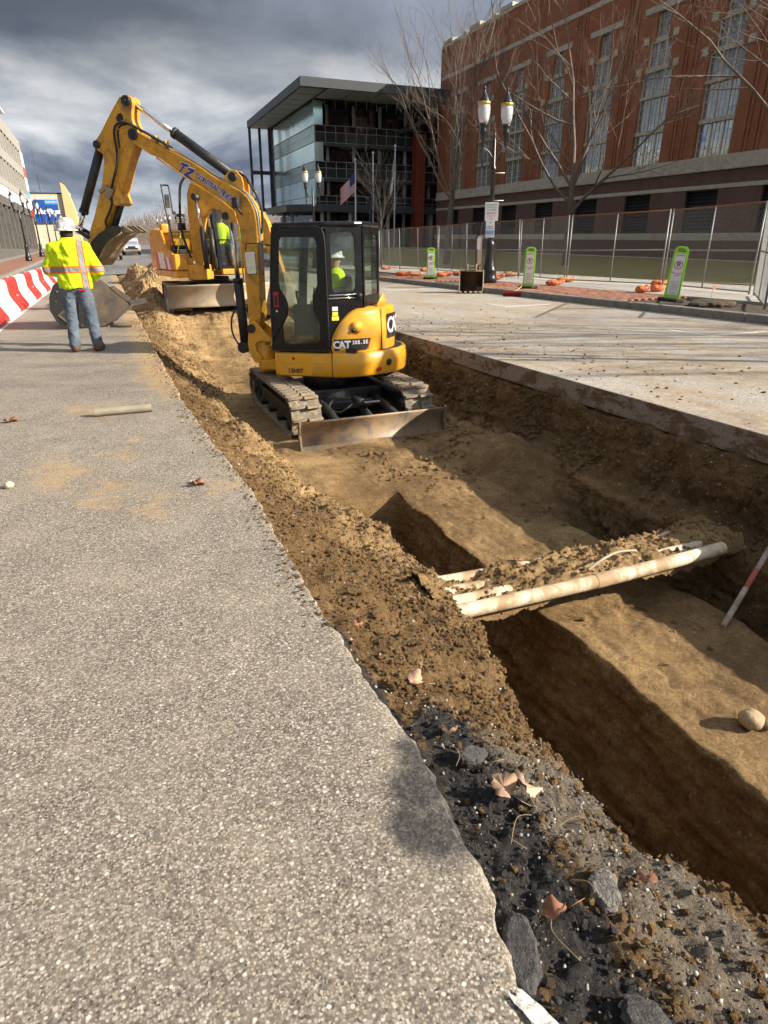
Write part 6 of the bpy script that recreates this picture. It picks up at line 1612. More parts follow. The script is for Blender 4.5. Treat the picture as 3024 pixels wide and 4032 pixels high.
for (k, win, y_, z_, w, h_) in pane_rows:
    if npane < 300 and k >= 1:
        key_ = (round(w, 3), round(h_, 3))
        if key_ not in pcache:
            mb = MB(); mb.quad((0, -w / 2, -h_ / 2), (0, -w / 2, h_ / 2), (0, w / 2, h_ / 2), (0, w / 2, -h_ / 2)); pcache[key_] = mb.build('pane', M_WGL, win); o = pcache[key_]
        else:
            o = pcache[key_].copy(); COL.objects.link(o); o.parent = win
        o.location = (BX + .31 - BX, y_ - BY, z_ - BZ); o.rotation_euler = (0, pr.gauss(0, .006), pr.gauss(0, .006)); npane += 1
    else:
        mb = rest.setdefault(k, (MB(), win))[0]
        a, b = pr.gauss(0, .0012), pr.gauss(0, .0012)
        q = [(BX + .31 - BX + a * sy + b * sz, y_ + sy * w / 2 - BY, z_ + sz * h_ / 2 - BZ) for sy, sz in ((-1, -1), (-1, 1), (1, 1), (1, -1))]
        mb._add(q, [(0, 1, 2, 3)])
for k, (mb, win) in rest.items(): mb.build('panes', M_WGL, win, kind='stuff')
# louvres
sl = None
for yc in bays:
    mb = MB(); ring(mb, [(yc - 1.44 - BY, .61 - BZ), (yc + 1.44 - BY, .61 - BZ), (yc + 1.44 - BY, 3.33 - BZ), (yc - 1.44 - BY, 3.33 - BZ)], [(yc - 1.38 - BY, .67 - BZ), (yc + 1.38 - BY, .67 - BZ), (yc + 1.38 - BY, 3.27 - BZ), (yc - 1.38 - BY, 3.27 - BZ)], lambda a, b, t: (t, a, b), .0, .38); lv = mb.build('louvre', M_LOUV, bb)
    for j in range(11):
        if sl is None:
            mb = MB(); mb.box((0, 0, 0), (.03, 2.76, .20), Matrix.Rotation(R(35), 3, 'Y')); sl = o = mb.build('slat', M_LOUV, lv)
        else:
            o = sl.copy(); COL.objects.link(o); o.parent = lv
        o.location = (BX + .2 - BX, yc - BY, .75 + j * .235 - BZ)
# lower wing of the same works nearer to us, out of the picture, whose shade lies on the lawn
wg = plumb('brick_building', 'low brick wing joined to the near end of the power-station building', BX, 29.4, -1.2)
mb = MB(); mb.bx(.15, 30, -70, -.02, -.4, 13.6); wv = mb.build('wall', M_BRK, wg)
mb = MB(); mb.bx(.02, 30.2, -70.1, -.03, 13.61, 14.0); mb.build('coping', M_STONE, wg)

# ---- glass office building
GX0, GY0, GZ0 = 23.8, 86.0, -1.2
gb = plumb('glass_building', 'grey steel and green glass office building with big overhanging roof', GX0, GY0, GZ0)
def G_(mb, x0, x1, y0, y1, z0, z1): mb.bx(x0 - GX0, x1 - GX0, y0 - GY0, y1 - GY0, z0 - GZ0, z1 - GZ0); return mb
M_GREY = mat_plain('grey_metal_cladding', (.045, .05, .055), .5, var=.12, scale=.5)
M_SOF = mat_plain('pale_soffit_panel', (.36, .37, .38), .6, var=.06)
M_MULL = mat_plain('pale_mullion', (.24, .26, .26), .5, var=.05)
t = NT('green_curtain_glass'); M_CUR = t.set(col=t.ramp(t.noise(t.co(), .3, 3), [(0.4, (.42, .58, .58)), (0.6, (.52, .68, .67))]), rough=.14, spec=1.0, metal=.85)
t = NT('dark_recess_glass'); M_DGL = t.set(col=(.010, .011, .012), rough=.05, spec=.6)
M_SPAN = mat_plain('dark_green_spandrel', (.022, .035, .033), .12, var=.15, scale=.6)
M_COLU = mat_plain('pale_concrete_column', (.33, .33, .32), .7)
# left (street) wall of panes
ycols = [86.0 + 23.3 * i / 22 for i in range(23)]
zrow = [3.9, 4.9, 6.84, 7.7, 8.6, 10.62, 11.5, 12.39, 14.7]
lw_ = MB(); G_(lw_, GX0 + .06, GX0 + .3, 86.1, 109.3, 3.9, 14.9); lwall = lw_.build('curtain_wall', M_DGL, gb)
pr = random.Random(8); pc = {}
for i in range(22):
    for j in range(len(zrow) - 1):
        w, h_ = ycols[1] - ycols[0] - .05, zrow[j + 1] - zrow[j] - .05; kk_ = round(h_, 3)
        if kk_ not in pc:
            mb = MB(); mb.quad((0, -w / 2, -h_ / 2), (0, -w / 2, h_ / 2), (0, w / 2, h_ / 2), (0, w / 2, -h_ / 2)); o = pc[kk_] = mb.build('pane', M_CUR, lwall)
        else:
            o = pc[kk_].copy(); COL.objects.link(o)
        o.location = (.02, (ycols[i] + ycols[i + 1]) / 2 - GY0, (zrow[j] + zrow[j + 1]) / 2 - GZ0)
        o.rotation_euler = (0, pr.gauss(0, .0025), pr.gauss(0, .003))
mb = MB()
for z in (4.9, 6.84, 8.6, 10.62, 12.39): G_(mb, GX0 - .04, GX0 + .05, 86, 109.3, z - .03, z + .03)
mb.build('mullion_rail', M_MULL, lwall)
for i in range(44):
    y_ = 86 + 23.3 * (i + .5) / 44
    for z0, z1 in ((6.88, 8.56), (10.66, 12.35)):
        mb = MB(); G_(mb, GX0 - .03, GX0 + .0, y_ - .013, y_ + .013, z0, z1); mb.build('mullion', M_MULL, lwall)
for i in range(4):
    mb = MB(); G_(mb, GX0 - .1, GX0 + .15, 109.3 + .0 + i * .0, 109.6, 3.9, 15.0)
mb.build('end_post', M_GREY, lwall)
# front wall: dark deep floors with glazed balustrade bands
mb = MB(); G_(mb, GX0 + 1.0, GX0 + 19, 88.0, 88.3, -1.2, 15.0); fw = mb.build('recessed_front', M_DGL, gb)
mb = MB(); G_(mb, GX0 + .1, GX0 + 19, 88.3, 109, 3.2, 15.0); mb.build('core', M_GREY, fw)
mb = MB(); G_(mb, GX0 + .0, GX0 + 1.1, 86.0, 86.25, 3.9, 14.9); mb.build('corner_glass', M_CUR, fw)
for z0, z1, z2 in ((10.62, 11.68, 12.39), (6.84, 7.9, 8.6), (3.9, 4.25, 4.89)):
    mb = MB(); G_(mb, GX0 + .05, GX0 + 19, 86.1, 88.2, z0 - .35, z0 - .02); fs = mb.build('floor_slab', M_GREY, gb)
    for i in range(14):
        x0 = GX0 + .1 + i * 1.29
        mb = MB(); G_(mb, x0 + .03, x0 + 1.26, 85.98, 86.02, z0 + .03, z1 - .03); mb.build('spandrel', M_SPAN, fs)
        mb = MB(); G_(mb, x0 + .03, x0 + 1.26, 85.985, 86.01, z1 + .03, z2 - .03); mb.build('pane', M_DGL, fs)
        mb = MB(); G_(mb, x0 - .03, x0 + .03, 85.95, 86.03, z0, z2); mb.build('mullion', M_MULL, fs)
    for z in (z0, z1, z2):
        mb = MB(); G_(mb, GX0 + .05, GX0 + 18.2, 85.94, 86.04, z - .03, z + .03); mb.build('rail', M_MULL, fs)
for i in range(14):
    x0 = GX0 + .1 + i * 1.29
    mb = MB(); G_(mb, x0 - .03, x0 + .03, 85.95, 86.03, 14.2, 15.1); mb.build('mullion', M_MULL, fw)
for i in range(5):
    mb = MB(); x0 = GX0 + 2 + i * 3.4; mb.cyl((x0 - GX0, 1.4, 0), (x0 - GX0, 1.4, 16), .22, seg=12); mb.build('column', M_COLU, fw)
# roof with deep overhang
mb = MB()
P0 = [(20.8, 80.0), (20.8, 112.0), (43, 112.0), (43, 80.0)]
mb.prism([(x - GX0, y - GY0) for x, y in P0], lambda a, b, t: (a, b, t), 15.05 - GZ0, 15.95 - GZ0); rf = mb.build('roof', M_GREY, gb)
for i in range(9):
    y0 = 80.5 + i * 3.45
    mb = MB(); G_(mb, 21.1, 23.6, y0 + .15, y0 + 3.2, 14.985, 15.04); mb.build('soffit_panel', M_SOF, rf)
for i in range(6):
    x0 = 24.0 + i * 3.1
    mb = MB(); G_(mb, x0, x0 + 2.9, 80.4, 85.5, 14.985, 15.04); mb.build('soffit_panel', M_SOF, rf)
for (x, y) in ((20.95, 111.2), (22.3, 110.6), (23.6, 110.0)):
    mb = MB(); G_(mb, x - .17, x + .17, y - .17, y + .17, 3.2, 15.0); mb.build('frame_post', M_GREY, gb)
for z in (9.1, 4.0):
    mb = MB(); G_(mb, 20.8, 23.8, 110.3, 110.7, z - .25, z + .25); mb.build('frame_beam', M_GREY, gb)
# entrance canopy and ground floor
mb = MB(); mb.prism([(x - GX0, y - GY0) for x, y in [(20.5, 100), (20.6, 88.0), (23.4, 84.6), (44, 84.6), (44, 100)]], lambda a, b, t: (a, b, t), 3.06 - GZ0, 3.86 - GZ0); cn = mb.build('canopy', M_GREY, gb)
for (x, y) in ((24.4, 85.4), (21.6, 89.5), (21.6, 94), (28, 85.4), (33, 85.4), (39.0, 85.4)):
    mb = MB(); mb.cyl((x - GX0, y - GY0, 0), (x - GX0, y - GY0, 3.05 - GZ0), .22, seg=14); mb.build('column', M_COLU, cn)
mb = MB(); G_(mb, GX0 + .5, GX0 + 19, 89.5, 108, -1.2, 3.0); mb.build('ground_floor', M_DGL, gb)
# the red pier by the brick building and its tilted black canopy
M_REDP = mat_plain('red_oxide_steel', (.21, .036, .018), .6, var=.25, scale=2)
rp = plumb('red_pier', 'tall red steel pier standing between glass and brick buildings', 36.9, 85.0, -1.2, 'pier')
mb = MB(); mb.bx(-.5, .5, -.5, .5, 0, 13.1); mb.build('core', M_REDP, rp)
for s in (-.55, .55):
    for u in (-.55, .55):
        mb = MB(); mb.bx(s - .09, s + .09, u - .09, u + .09, 0, 13.1); mb.build('corner_post', M_REDP, rp)
for k in range(10):
    for sg in (-1, 1):
        mb = MB(); mb.tube([(-.5 * sg, -.56, k * 1.3), (.5 * sg, -.56, k * 1.3 + 1.3)], .035, 5); mb.build('shadow_lattice_bar', M_REDP, rp)  # lattice of branch shadows across the pier, built as added bars
mb = MB(); mb.prism([(-2.3, 13.15), (2.4, 15.3), (2.4, 15.6), (-2.3, 13.6)], lambda a, b, t: (a, t, b), -2.0, 1.5); mb.build('canopy', M_GREY, rp)

# ---- parking garage on the left
gar = thing('parking_garage', 'concrete parking garage with deep slanted fins along the left pavement', 'building', (-9.5, 70, .4))
M_GCON = make_concrete('garage_concrete', (.27, .255, .225), (.40, .38, .335), 1.2)
M_GCON2 = make_concrete('dark_garage_concrete', (.075, .07, .062), (.15, .14, .125), 1.2)  # darker concrete colour for base wall, arcade columns and lowest band
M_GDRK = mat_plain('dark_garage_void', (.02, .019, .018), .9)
M_WPAN = mat_plain('white_enamel_panel', (.72, .72, .71), .4, var=.04)
def Gz(y): return float(zg(y + 70)) - .4
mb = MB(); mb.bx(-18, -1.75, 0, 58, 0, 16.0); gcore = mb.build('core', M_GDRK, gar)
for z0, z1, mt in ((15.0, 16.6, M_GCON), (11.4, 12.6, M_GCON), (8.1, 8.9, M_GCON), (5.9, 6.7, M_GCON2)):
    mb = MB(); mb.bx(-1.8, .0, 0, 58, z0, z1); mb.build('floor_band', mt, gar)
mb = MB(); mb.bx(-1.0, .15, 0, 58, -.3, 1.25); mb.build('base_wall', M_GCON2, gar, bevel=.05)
for k in range(18):
    y_ = 1.0 + k * 3.2
    for z0, z1 in ((12.6, 15.0), (8.9, 11.4)):
        mb = MB(); mb.prism([(-1.7, 0), (0, 0), (0, .5), (-1.7, .5)], lambda a, b, t: (a, y_ + b, t), z0, z1); mb.build('fin', M_GCON, gar)
    mb = MB(); mb.bx(-.35, .10, y_, y_ + 1.35, 6.75, 8.05); mb.build('white_panel', M_WPAN, gar, bevel=.2, seg=3)
for k in range(13):
    y_ = 1 + k * 4.5
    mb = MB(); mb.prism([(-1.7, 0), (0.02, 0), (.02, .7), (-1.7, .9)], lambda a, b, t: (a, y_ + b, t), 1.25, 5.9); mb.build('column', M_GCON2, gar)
for (z0, z1, mt) in ((12.9, 15, M_WPAN), (11.6, 12.8, M_RSTR), (9.6, 11.5, M_WPAN), (8.6, 9.5, mat_plain('sky_blue_panel', (.10, .42, .62), .5)), (7.2, 8.5, M_WPAN), (5.9, 7.0, M_RED)):
    mb = MB(); mb.bx(-.9, .12, 55.5, 58.1, z0, z1); mb.build('colour_panel', mt, gar)
mb = MB(); mb.bx(-3.5, .6, 30, 36, 16.9, 17.2); mb.build('roof_canopy', M_WPAN, gar)
mb = MB(); mb.bx(-1.2, .3, 24, 28, 16.6, 17.9); mb.build('roof_sign', mat_plain('blue_sign_panel', (.02, .13, .52), .5), gar)

# ---- cream building with the blue billboard, far down the street
fbld = thing('cream_building', 'far cream wall building carrying a blue billboard', 'building', (-8.1, 151, 1.6))
M_CRM = make_concrete('cream_render', (.50, .42, .32), (.66, .57, .44), .8)
mb = MB(); mb.bx(-14, 2.6, 0, 18, 0, 9.6); mb.build('wall', M_CRM, fbld)
mb = MB(); mb.prism([(2.5, 0), (4.6, 0), (4.3, 7.2), (3.2, 11.2), (2.5, 11.6)], lambda a, b, t: (a, t, b), -.6, 14); mb.build('wing_wall', mat_plain('ochre_wall', (.62, .43, .20), .8, var=.06), fbld)
mb = MB(); mb.bx(-14, 2.5, 0, 18, 9.62, 9.9); mb.build('roof_edge', M_GREY, fbld)
bbd = thing('billboard', 'blue billboard with white script on the far cream building', 'billboard', (-8.7, 150.7, 6.3))
bbd.scale = (.9, .9, .9)
M_BBLU = mat_plain('billboard_blue', (.012, .07, .33), .5, var=.1); M_BLT = mat_plain('billboard_light_blue', (.05, .28, .62), .5)
mb = MB(); mb.bx(-2.3, 2.3, -.1, .1, 0, 4.4); mb.build('panel', M_BBLU, bbd)
mb = MB(); mb.bx(-.1, 2.25, -.13, -.11, 3.5, 4.3); mb.build('inset', M_BLT, bbd)
put_text('lettering', 'CONNECT', M_WHT, bbd, Vector((1.1, -.16, 3.95)), basis((1, 0, 0), (0, 0, 1)), .5)
put_text('lettering', 'Fox First', M_WHT, bbd, Vector((0, -.16, 2.1)), basis((1, 0, 0), (0, 0, 1)), 1.35, bold=.05, shear=.2)
mb = MB(); mb.cyl((-4.6, 165, 1), (-4.6, 165, 12.4), .05); a_ = mb.build('flag_pole', M_WHT)
tag(a_, 'thin white flagpole standing by the ochre wall far away', 'flagpole')
mb = MB(); mb.cyl((-9.5, 156, 11), (-9.7, 156, 19.0), .04); tag(mb.build('antenna', M_GREY), 'thin dark antenna mast rising above the far cream building', 'antenna')
# ================================================================== STREET FURNITURE on the right
M_IRON = mat_plain('black_cast_iron', (.014, .014, .015), .35, var=.2, dirt=(.12, .10, .08), dirt_amt=.12, dirt_scale=8)
t = NT('frosted_lamp_globe')
M_GLOBE = t.set(col=t.ramp(t.noise(t.co(), 3, 2), [(0.3, (.66, .67, .70)), (0.7, (.80, .81, .83))]), rough=.18, trans=.35, spec=.6)
M_GOLD = mat_plain('brass_band', (.55, .38, .10), .35, metal=.8, var=.1)
def make_lamp():
    r = thing('street_lamp', '', 'street lamp')
    mb = MB(); prof = [(.27, 0), (.27, .16), (.25, .20), (.235, .36), (.25, .40), (.215, .46), (.175, .62), (.155, .80), (.15, 1.15), (.165, 1.22), (.13, 1.30), (.085, 1.40)]
    mb.lathe(prof, seg=16); base = mb.build('base', M_IRON, r)
    mb = MB(); mb.lathe([(.085, 1.38), (.075, 2.4), (.068, 3.4), (.10, 3.44), (.10, 3.5), (.062, 3.56), (.055, 4.3), (.03, 4.36), (.045, 4.42), (.01, 4.56)], seg=14); mb.build('post', M_IRON, r)
    for s in (-1, 1):
        mb = MB(); mb.tube(smooth_line([(0, 0, 3.70), (s * .16, 0, 3.92), (s * .30, 0, 4.02), (s * .41, 0, 4.06)], 14), .032, 8); mb.box((s * .36, 0, 4.06), (.16, .05, .20)); arm = mb.build('arm', M_IRON, r)
        mb = MB(); mb.lathe([(.012, 3.52), (.03, 3.58), (.015, 3.66), (.04, 3.74), (.02, 3.84), (.035, 3.95), (.03, 4.05), (.05, 4.15), (.05, 4.34), (.10, 4.46), (.12, 4.54), (.09, 4.60), (.125, 4.68), (.135, 4.74)], (s * .41, 0, 0), 14); mb.build('drop_finial', M_IRON, arm)
        mb = MB(); mb.lathe([(.125, 4.742), (.16, 4.86), (.185, 5.02), (.19, 5.16), (.18, 5.24)], (s * .41, 0, 0), 18); gl = mb.build('globe', M_GLOBE, r)
        mb = MB(); mb.lathe([(.19, 5.235), (.20, 5.25), (.20, 5.31), (.185, 5.33)], (s * .41, 0, 0), 18); mb.build('band', M_GOLD, gl)
        mb = MB(); mb.lathe([(.17, 5.33), (.165, 5.37), (.12, 5.44), (.10, 5.50), (.05, 5.58), (.03, 5.66), (.045, 5.69), (.012, 5.74), (.005, 5.84)], (s * .41, 0, 0), 16); mb.build('cap', M_IRON, gl)
    return r
lamp0 = make_lamp()
lamp_spots = [(12.1, 20.9, 'nearest black twin-globe street lamp, carrying the parking signs'), (12.1, 42.0, 'second black twin-globe lamp behind the cab roof, beside the flags'), (12.1, 61.0, 'third twin-globe lamp, just right of the yellow boom elbow'),
              (12.1, 101, None), (12.1, 121, None), (12.1, 141, None), (12.1, 161, None),
              (12.1, 2.9, 'lamp standing out of the picture on the right, casting a thin shadow on the lane'), (-6.3, 70.5, 'first and tallest lamp post along the parking garage'), (-6.3, 86, 'second lamp post along the parking garage'), (-6.3, 103, 'third lamp post along the parking garage'), (-6.3, 119, None), (-6.3, 135, None), (-6.3, 151, None)]
for i, (x, y, lab) in enumerate(lamp_spots):
    o = lamp0 if i == 0 else copy_tree(lamp0)
    o.location = (x, y, float(zg(y)) + .15); o['group'] = 'twin-globe street lamps'
    o['label'] = lab or (('first', 'second', 'third', 'fourth')[i - 3 if x > 0 else i - 11] + (' of the tiny far lamps right of the larger excavator' if x > 0 else ' of the tiny far lamps before the blue billboard'))
mb = MB(); mb.tube([(0, 0, 3.36), (.36, -.12, 3.36)], .012, 6); mb.build('banner_arm', M_WHT, lamp0)
mb = MB(); mb.tube([(0, 0, 2.55), (.36, -.12, 2.55)], .012, 6); mb.build('banner_arm', M_WHT, lamp0)
# signs strapped to the nearest lamp
M_SGN = mat_plain('white_sign_sheet', (.70, .71, .71), .45, var=.03); M_SGR = mat_plain('green_sign_ink', (.03, .22, .12), .6); M_SRD = mat_plain('red_sign_ink', (.50, .06, .06), .6); M_SBL = mat_plain('blue_sign_ink', (.03, .19, .55), .6); M_SBK = mat_plain('black_sign_ink', (.02, .02, .02), .6)
fc = Vector((-12.1, -20.9, 0)).normalized(); rt_ = Vector((-fc.y, fc.x, 0)) * -1
if rt_.x < 0: rt_ = -rt_
def sign_at(name, label, p, w, h, lines, group=None, panels=()):
    s = thing(name, label, 'sign', group=group)
    s.matrix_world = Matrix.Translation(p) @ basis(rt_, (0, 0, 1)).to_4x4()
    mb = MB(); mb.box((0, 0, 0), (w, h, .006)); mb.build('sheet', M_SGN, s, bevel=.002)
    for (y0, y1, mt) in panels:
        mb = MB(); mb.bx(-w * .42, w * .42, y0, y1, .0035, .005); mb.build('colour_field', mt, s)
    for (txt, y, size, mt) in lines:
        put_text('lettering', txt, mt, s, Vector((0, y, .0062)), Matrix.Identity(3), size, extrude=.0005)
    return s
b0 = Vector((12.1, 20.9, .15))
sign_at('parking_sign', 'white parking sign with green and red text on the nearest lamp post', b0 + fc * .13 + Vector((0, 0, 2.22)), .43, .56,
        [('PARKING', .20, .085, M_SGR), ('2 HR METERED', .12, .055, M_SGR), ('8AM TO 6PM', .045, .055, M_SGR), ('RESERVED', -.05, .075, M_SRD), ('2 AM TO', -.14, .065, M_SRD), ('6 AM', -.22, .06, M_SRD)])
sign_at('parking_sign', 'narrow white sign with a blue field under the parking sign', b0 + fc * .17 + Vector((-.03, 0, 1.69)), .28, .52,
        [('P', .19, .10, M_SBK), ('MOBILE', .08, .06, M_SBK), ('PARKING', .02, .05, M_SBK), ('PAY BY', -.075, .05, M_WHT), ('PHONE', -.125, .05, M_WHT), ('ZONE 510', -.21, .04, M_SBK)], panels=((-.16, -.04, M_SBL),))
pm_ = thing('pay_meter', 'slim brown pay meter post standing just behind the nearest lamp', 'parking meter', (12.0, 21.5, .15))
mb = MB(); mb.bx(-.09, .09, -.07, .07, 0, 1.5); mb.build('post', mat_plain('brown_post_paint', (.11, .075, .065), .6), pm_, bevel=.01)
mb = MB(); mb.lathe([(.08, 1.5), (.09, 1.7), (.15, 1.86), (.17, 1.92), (.16, 1.94)], seg=4, smooth=False); mb.build('head', M_IRON, pm_)
mb = MB(); mb.box((0, 0, 0), (.11, .005, .36)); o = mb.build('notice', M_SGN, pm_); o.location = fc * .115 + Vector((0, 0, 1.25)); o.rotation_euler = (0, 0, math.atan2(rt_.y, rt_.x))
# delineators
M_LIME = mat_plain('lime_plastic', (.28, .66, .02), .4, var=.06, scale=4)
dl_spots = [(11.55, 11.95, R(5), 'nearest lime-green no-parking delineator at the kerb on the right'), (11.55, 17.65, R(1.5), 'middle lime-green no-parking delineator beside the red broom'), (11.7, 24.7, R(1), 'farthest lime-green no-parking delineator left of the small bucket')]
first_d = None
for (x, y, tilt, lab) in dl_spots:
    f_ = Vector((-x, -y, 0)).normalized(); yaw = math.atan2(f_.y, f_.x) + math.pi / 2
    if first_d is None:
        d_ = thing('delineator', lab, 'delineator', (x, y, .15), yaw, 'lime-green delineators')
        mb = MB(); ol = [(-.215, .02), (.215, .02), (.20, .10), (.16, .10), (-.16, .10), (-.20, .10)]
        mb.prism([(.30 * math.cos(a) * 1.0, .20 * math.sin(a)) for a in [2 * math.pi * k / 8 + math.pi / 8 for k in range(8)]], lambda a, b, t: (a, b, t), 0, .075); mb.build('rubber_base', M_RUB, d_, bevel=.02)
        mb = MB(); fn_ = lambda a, b, t: (a, t, b)
        mb.prism([(-.165, .07), (.165, .07), (.147, 1.0), (-.147, 1.0)], fn_, -.05, .05)
        O, I = ray_match([(-.1468, .99), (.1468, .99), (.145, 1.04), (.135, 1.09), (.10, 1.13), (.04, 1.14), (-.04, 1.14), (-.10, 1.13), (-.135, 1.09), (-.145, 1.04)], [(-.085, 1.03), (.085, 1.03), (.085, 1.07), (.06, 1.095), (-.06, 1.095), (-.085, 1.07)], 60)
        ring(mb, O, I, fn_, -.048, .048); bd_ = mb.build('body', M_LIME, d_, bevel=.012)
        mb = MB(); mb.prism([(-.115, .15), (.115, .15), (.102, .985), (-.102, .985)], fn_, -.056, -.051); pn = mb.build('panel', M_SGN, bd_)
        def dtx(s_, z, size, mt=M_SRD, bold=.001): put_text('lettering', s_, mt, pn, Vector((0, -.0575, z)), basis((1, 0, 0), (0, 0, 1)), size, extrude=.0004, bold=bold)
        dtx('RESERVED', .955, .040); dtx('TOW AWAY', .595, .040); dtx('ZONE', .55, .040)
        dtx('P', .765, .14, M_SBK, .004)
        mb = MB(); n_ = 28
        for k in range(n_):
            a0, a1 = 2 * math.pi * k / n_, 2 * math.pi * (k + 1) / n_
            mb._add([(r_ * math.cos(a), -.058, .765 + r_ * math.sin(a)) for a, r_ in ((a0, .075), (a1, .075), (a1, .090), (a0, .090))], [(0, 1, 2, 3)])
        mb.build('no_parking_ring', M_SRD, pn)
        mb = MB(); mb.tube([(-.055, -.060, .82), (.055, -.060, .71)], .006, 4); mb.build('no_parking_slash', M_SRD, pn)
        for k in range(7): dtx('XXXXX XXX'[:9 - k % 3] if 0 else 'PARKING BY PERMIT'[:14 - (k % 3)], .42 - .028 * k, .022, M_SRD, 0)
        dtx('LANSING', .185, .03, M_SGR, 0)
        first_d = d_
    else:
        d_ = copy_tree(first_d); d_['label'] = lab
    d_.location = (x, y, .15); d_.rotation_euler = (0, tilt, yaw)
# ---- fence panels
M_GALV = mat_plain('galvanised_tube', (.26, .26, .255), .5, metal=.4, var=.15, dirt=(.30, .16, .08), dirt_amt=.25, dirt_scale=9)
M_RUST = mat_plain('rusted_top_rail', (.20, .085, .04), .7, metal=.2, var=.35, scale=8)
M_WIRE = mat_plain('galvanised_wire', (.19, .19, .185), .5, metal=.4, var=.1)
PW, PH = 3.70, 2.02
def make_panel():
    r = thing('fence_panel', '', 'fence panel')
    for x in (0.02, PW - .02):
        mb = MB(); mb.cyl((x, 0, 0), (x, 0, PH + .03), .022, seg=8); mb.build('end_post', M_GALV, r)
    mb = MB(); mb.cyl((PW / 2, 0, .04), (PW / 2, 0, PH), .019, seg=8); mb.build('middle_post', M_GALV, r)
    for z, mt, nm in ((.06, M_GALV, 'bottom_rail'), (.98, M_GALV, 'middle_rail'), (PH, M_RUST, 'top_rail')):
        mb = MB(); mb.cyl((.02, .0, z), (PW - .02, 0, z), .019, seg=8); mb.build(nm, mt, r)
    mb = MB(); st = .092; n = int((PW + PH) / st)
    for i in range(n + 1):
        for sg in (1, -1):
            c = i * st - (PH if sg == 1 else 0)
            pts = []
            # x = c + sg*z, clip to the frame
            z0, z1 = (max(.06, -c), min(PH, PW - c)) if sg == 1 else (max(.06, c - PW), min(PH, c))
            if z1 - z0 < .02: continue
            mb.tube([(c + sg * z0, .004 * sg, z0), (c + sg * z1, .004 * sg, z1)], 0.0029, 3, caps=False)
    mb.build('chain_link', M_WIRE, r, kind='stuff', fix=False)
    return r
pan0 = make_panel(); joints = [(14.25, 12.25), (15.0, 16.0), (14.35, 19.75), (14.9, 23.5), (14.6, 27.25), (15.05, 30.95), (14.6, 34.7), (14.9, 38.45), (14.6, 42.2), (14.9, 45.9), (14.6, 49.6)]
plab = ['second fence panel from the right edge, behind the nearest delineator', 'fence panel behind the red brick strip, right of the middle delineator', 'fence panel between the middle delineator and the nearest lamp', 'fence panel just left of the nearest lamp post', 'fence panel behind the farthest delineator', 'fence panel left of the farthest delineator', 'fence panel just right of the black cab']
for i in range(len(joints)):
    if i == 0: a, b, lab = (11.45, 9.45), (14.15, 12.05), 'nearest fence panel at the right edge, angled towards the kerb'
    else:
        a, b = joints[i - 1], joints[i]; lab = plab[i - 1] if i - 1 < len(plab) else ('last', 'last but one', 'third from last')[len(joints) - 1 - i] + ' chain-link fence panel at the far end of the fence'
        a = (a[0] + .03, a[1] + .03)
    o = pan0 if i == 0 else copy_tree(pan0)
    o.location = (a[0], a[1], .17); o.rotation_euler = (rr.uniform(-.03, .03) + (.03 if i == 1 else 0), 0, math.atan2(b[1] - a[1], b[0] - a[0]))
    o['label'] = lab; o['group'] = 'temporary chain-link fence panels'
# ---- sandbags on the fence feet
M_BAGS = [mat_plain('orange_sandbag_' + 'abc'[k], c, .8, var=.25, scale=10, bump=.6, bscale=90, dirt=(.45, .33, .22), dirt_amt=.3) for k, c in enumerate([(.55, .14, .045), (.60, .24, .10), (.36, .15, .07)])]
bag_me = []
for k in range(3):
    sd_ = 90 + k
    def bag(V, s=sd_): 
        n = fbm(V[:, 0] * 5, V[:, 1] * 5, V[:, 2] * 5, 3, seed=s) + .7 * fbm(V[:, 0] * 9, V[:, 1] * 12, V[:, 2] * 14, 3, .6, seed=s + 9, ridged=True); return V * (1 + .20 * n[:, None]) * np.array([1, 1, 1]) 
    V, F = nets(union([ell((0, 0, .09), (.27, .17, .10)), ell((.18, .03, .08), (.14, .13, .08)), cap((.26, .03, .10), (.38, .04, .13), .05, .07)], .06), (-.4, -.3, -.05), (.5, .3, .3), .022)
    V = bag(V); V[:, 2] = np.maximum(V[:, 2], 0)
    o = mesh_np('sandbag', V, F, M_BAGS[k]); bag_me.append(o.data); bpy.data.objects.remove(o)
bags = [(14.2, 35.8, 'orange sandbag on the fence foot just right of the cab'), (11.95, 28.2, 'orange sandbag in the mulch bed left of the far delineator'), (12.35, 27.7, 'pale orange sandbag beside the one in the mulch bed'), (14.7, 31.8, 'small brownish sandbag behind the far delineator'),
        (12.95, 26.3, 'orange sandbag just right of the far delineator'), (13.35, 26.6, 'middle orange sandbag between far delineator and small bucket'), (13.8, 26.4, 'orange sandbag nearest the small bucket top'), (13.2, 22.6, 'orange sandbag right beside the lamp base'), (13.9, 23.4, 'brown torn sandbag against the fence post by the lamp'), (15.0, 24.3, 'tan sandbag lying apart right of the lamp'),
        (12.95, 18.4, 'bright orange sandbag just right of the middle delineator'), (14.3, 19.7, 'pale orange sandbag on the fence joint, right of the bright one'), (13.0, 14.5, 'left orange sandbag behind the nearest delineator'), (13.5, 14.5, 'right orange sandbag tucked behind the nearest delineator'), (15.0, 16.1, 'small orange sandbag at the leaning fence joint')]
for k, (x, y, lab) in enumerate(bags):
    o = bpy.data.objects.new('sandbag', bag_me[2 if 'brown' in lab or 'tan' in lab else (1 if 'pale' in lab else 0)]); COL.objects.link(o)
    o.location = (x, y, .15); o.rotation_euler = (0, 0, rr.uniform(-.6, .6) + math.atan2(-x, y) * 0); o.scale = [rr.uniform(.72, .95)] * 3
    tag(o, lab, 'sandbag', 'sandbags holding the fence')
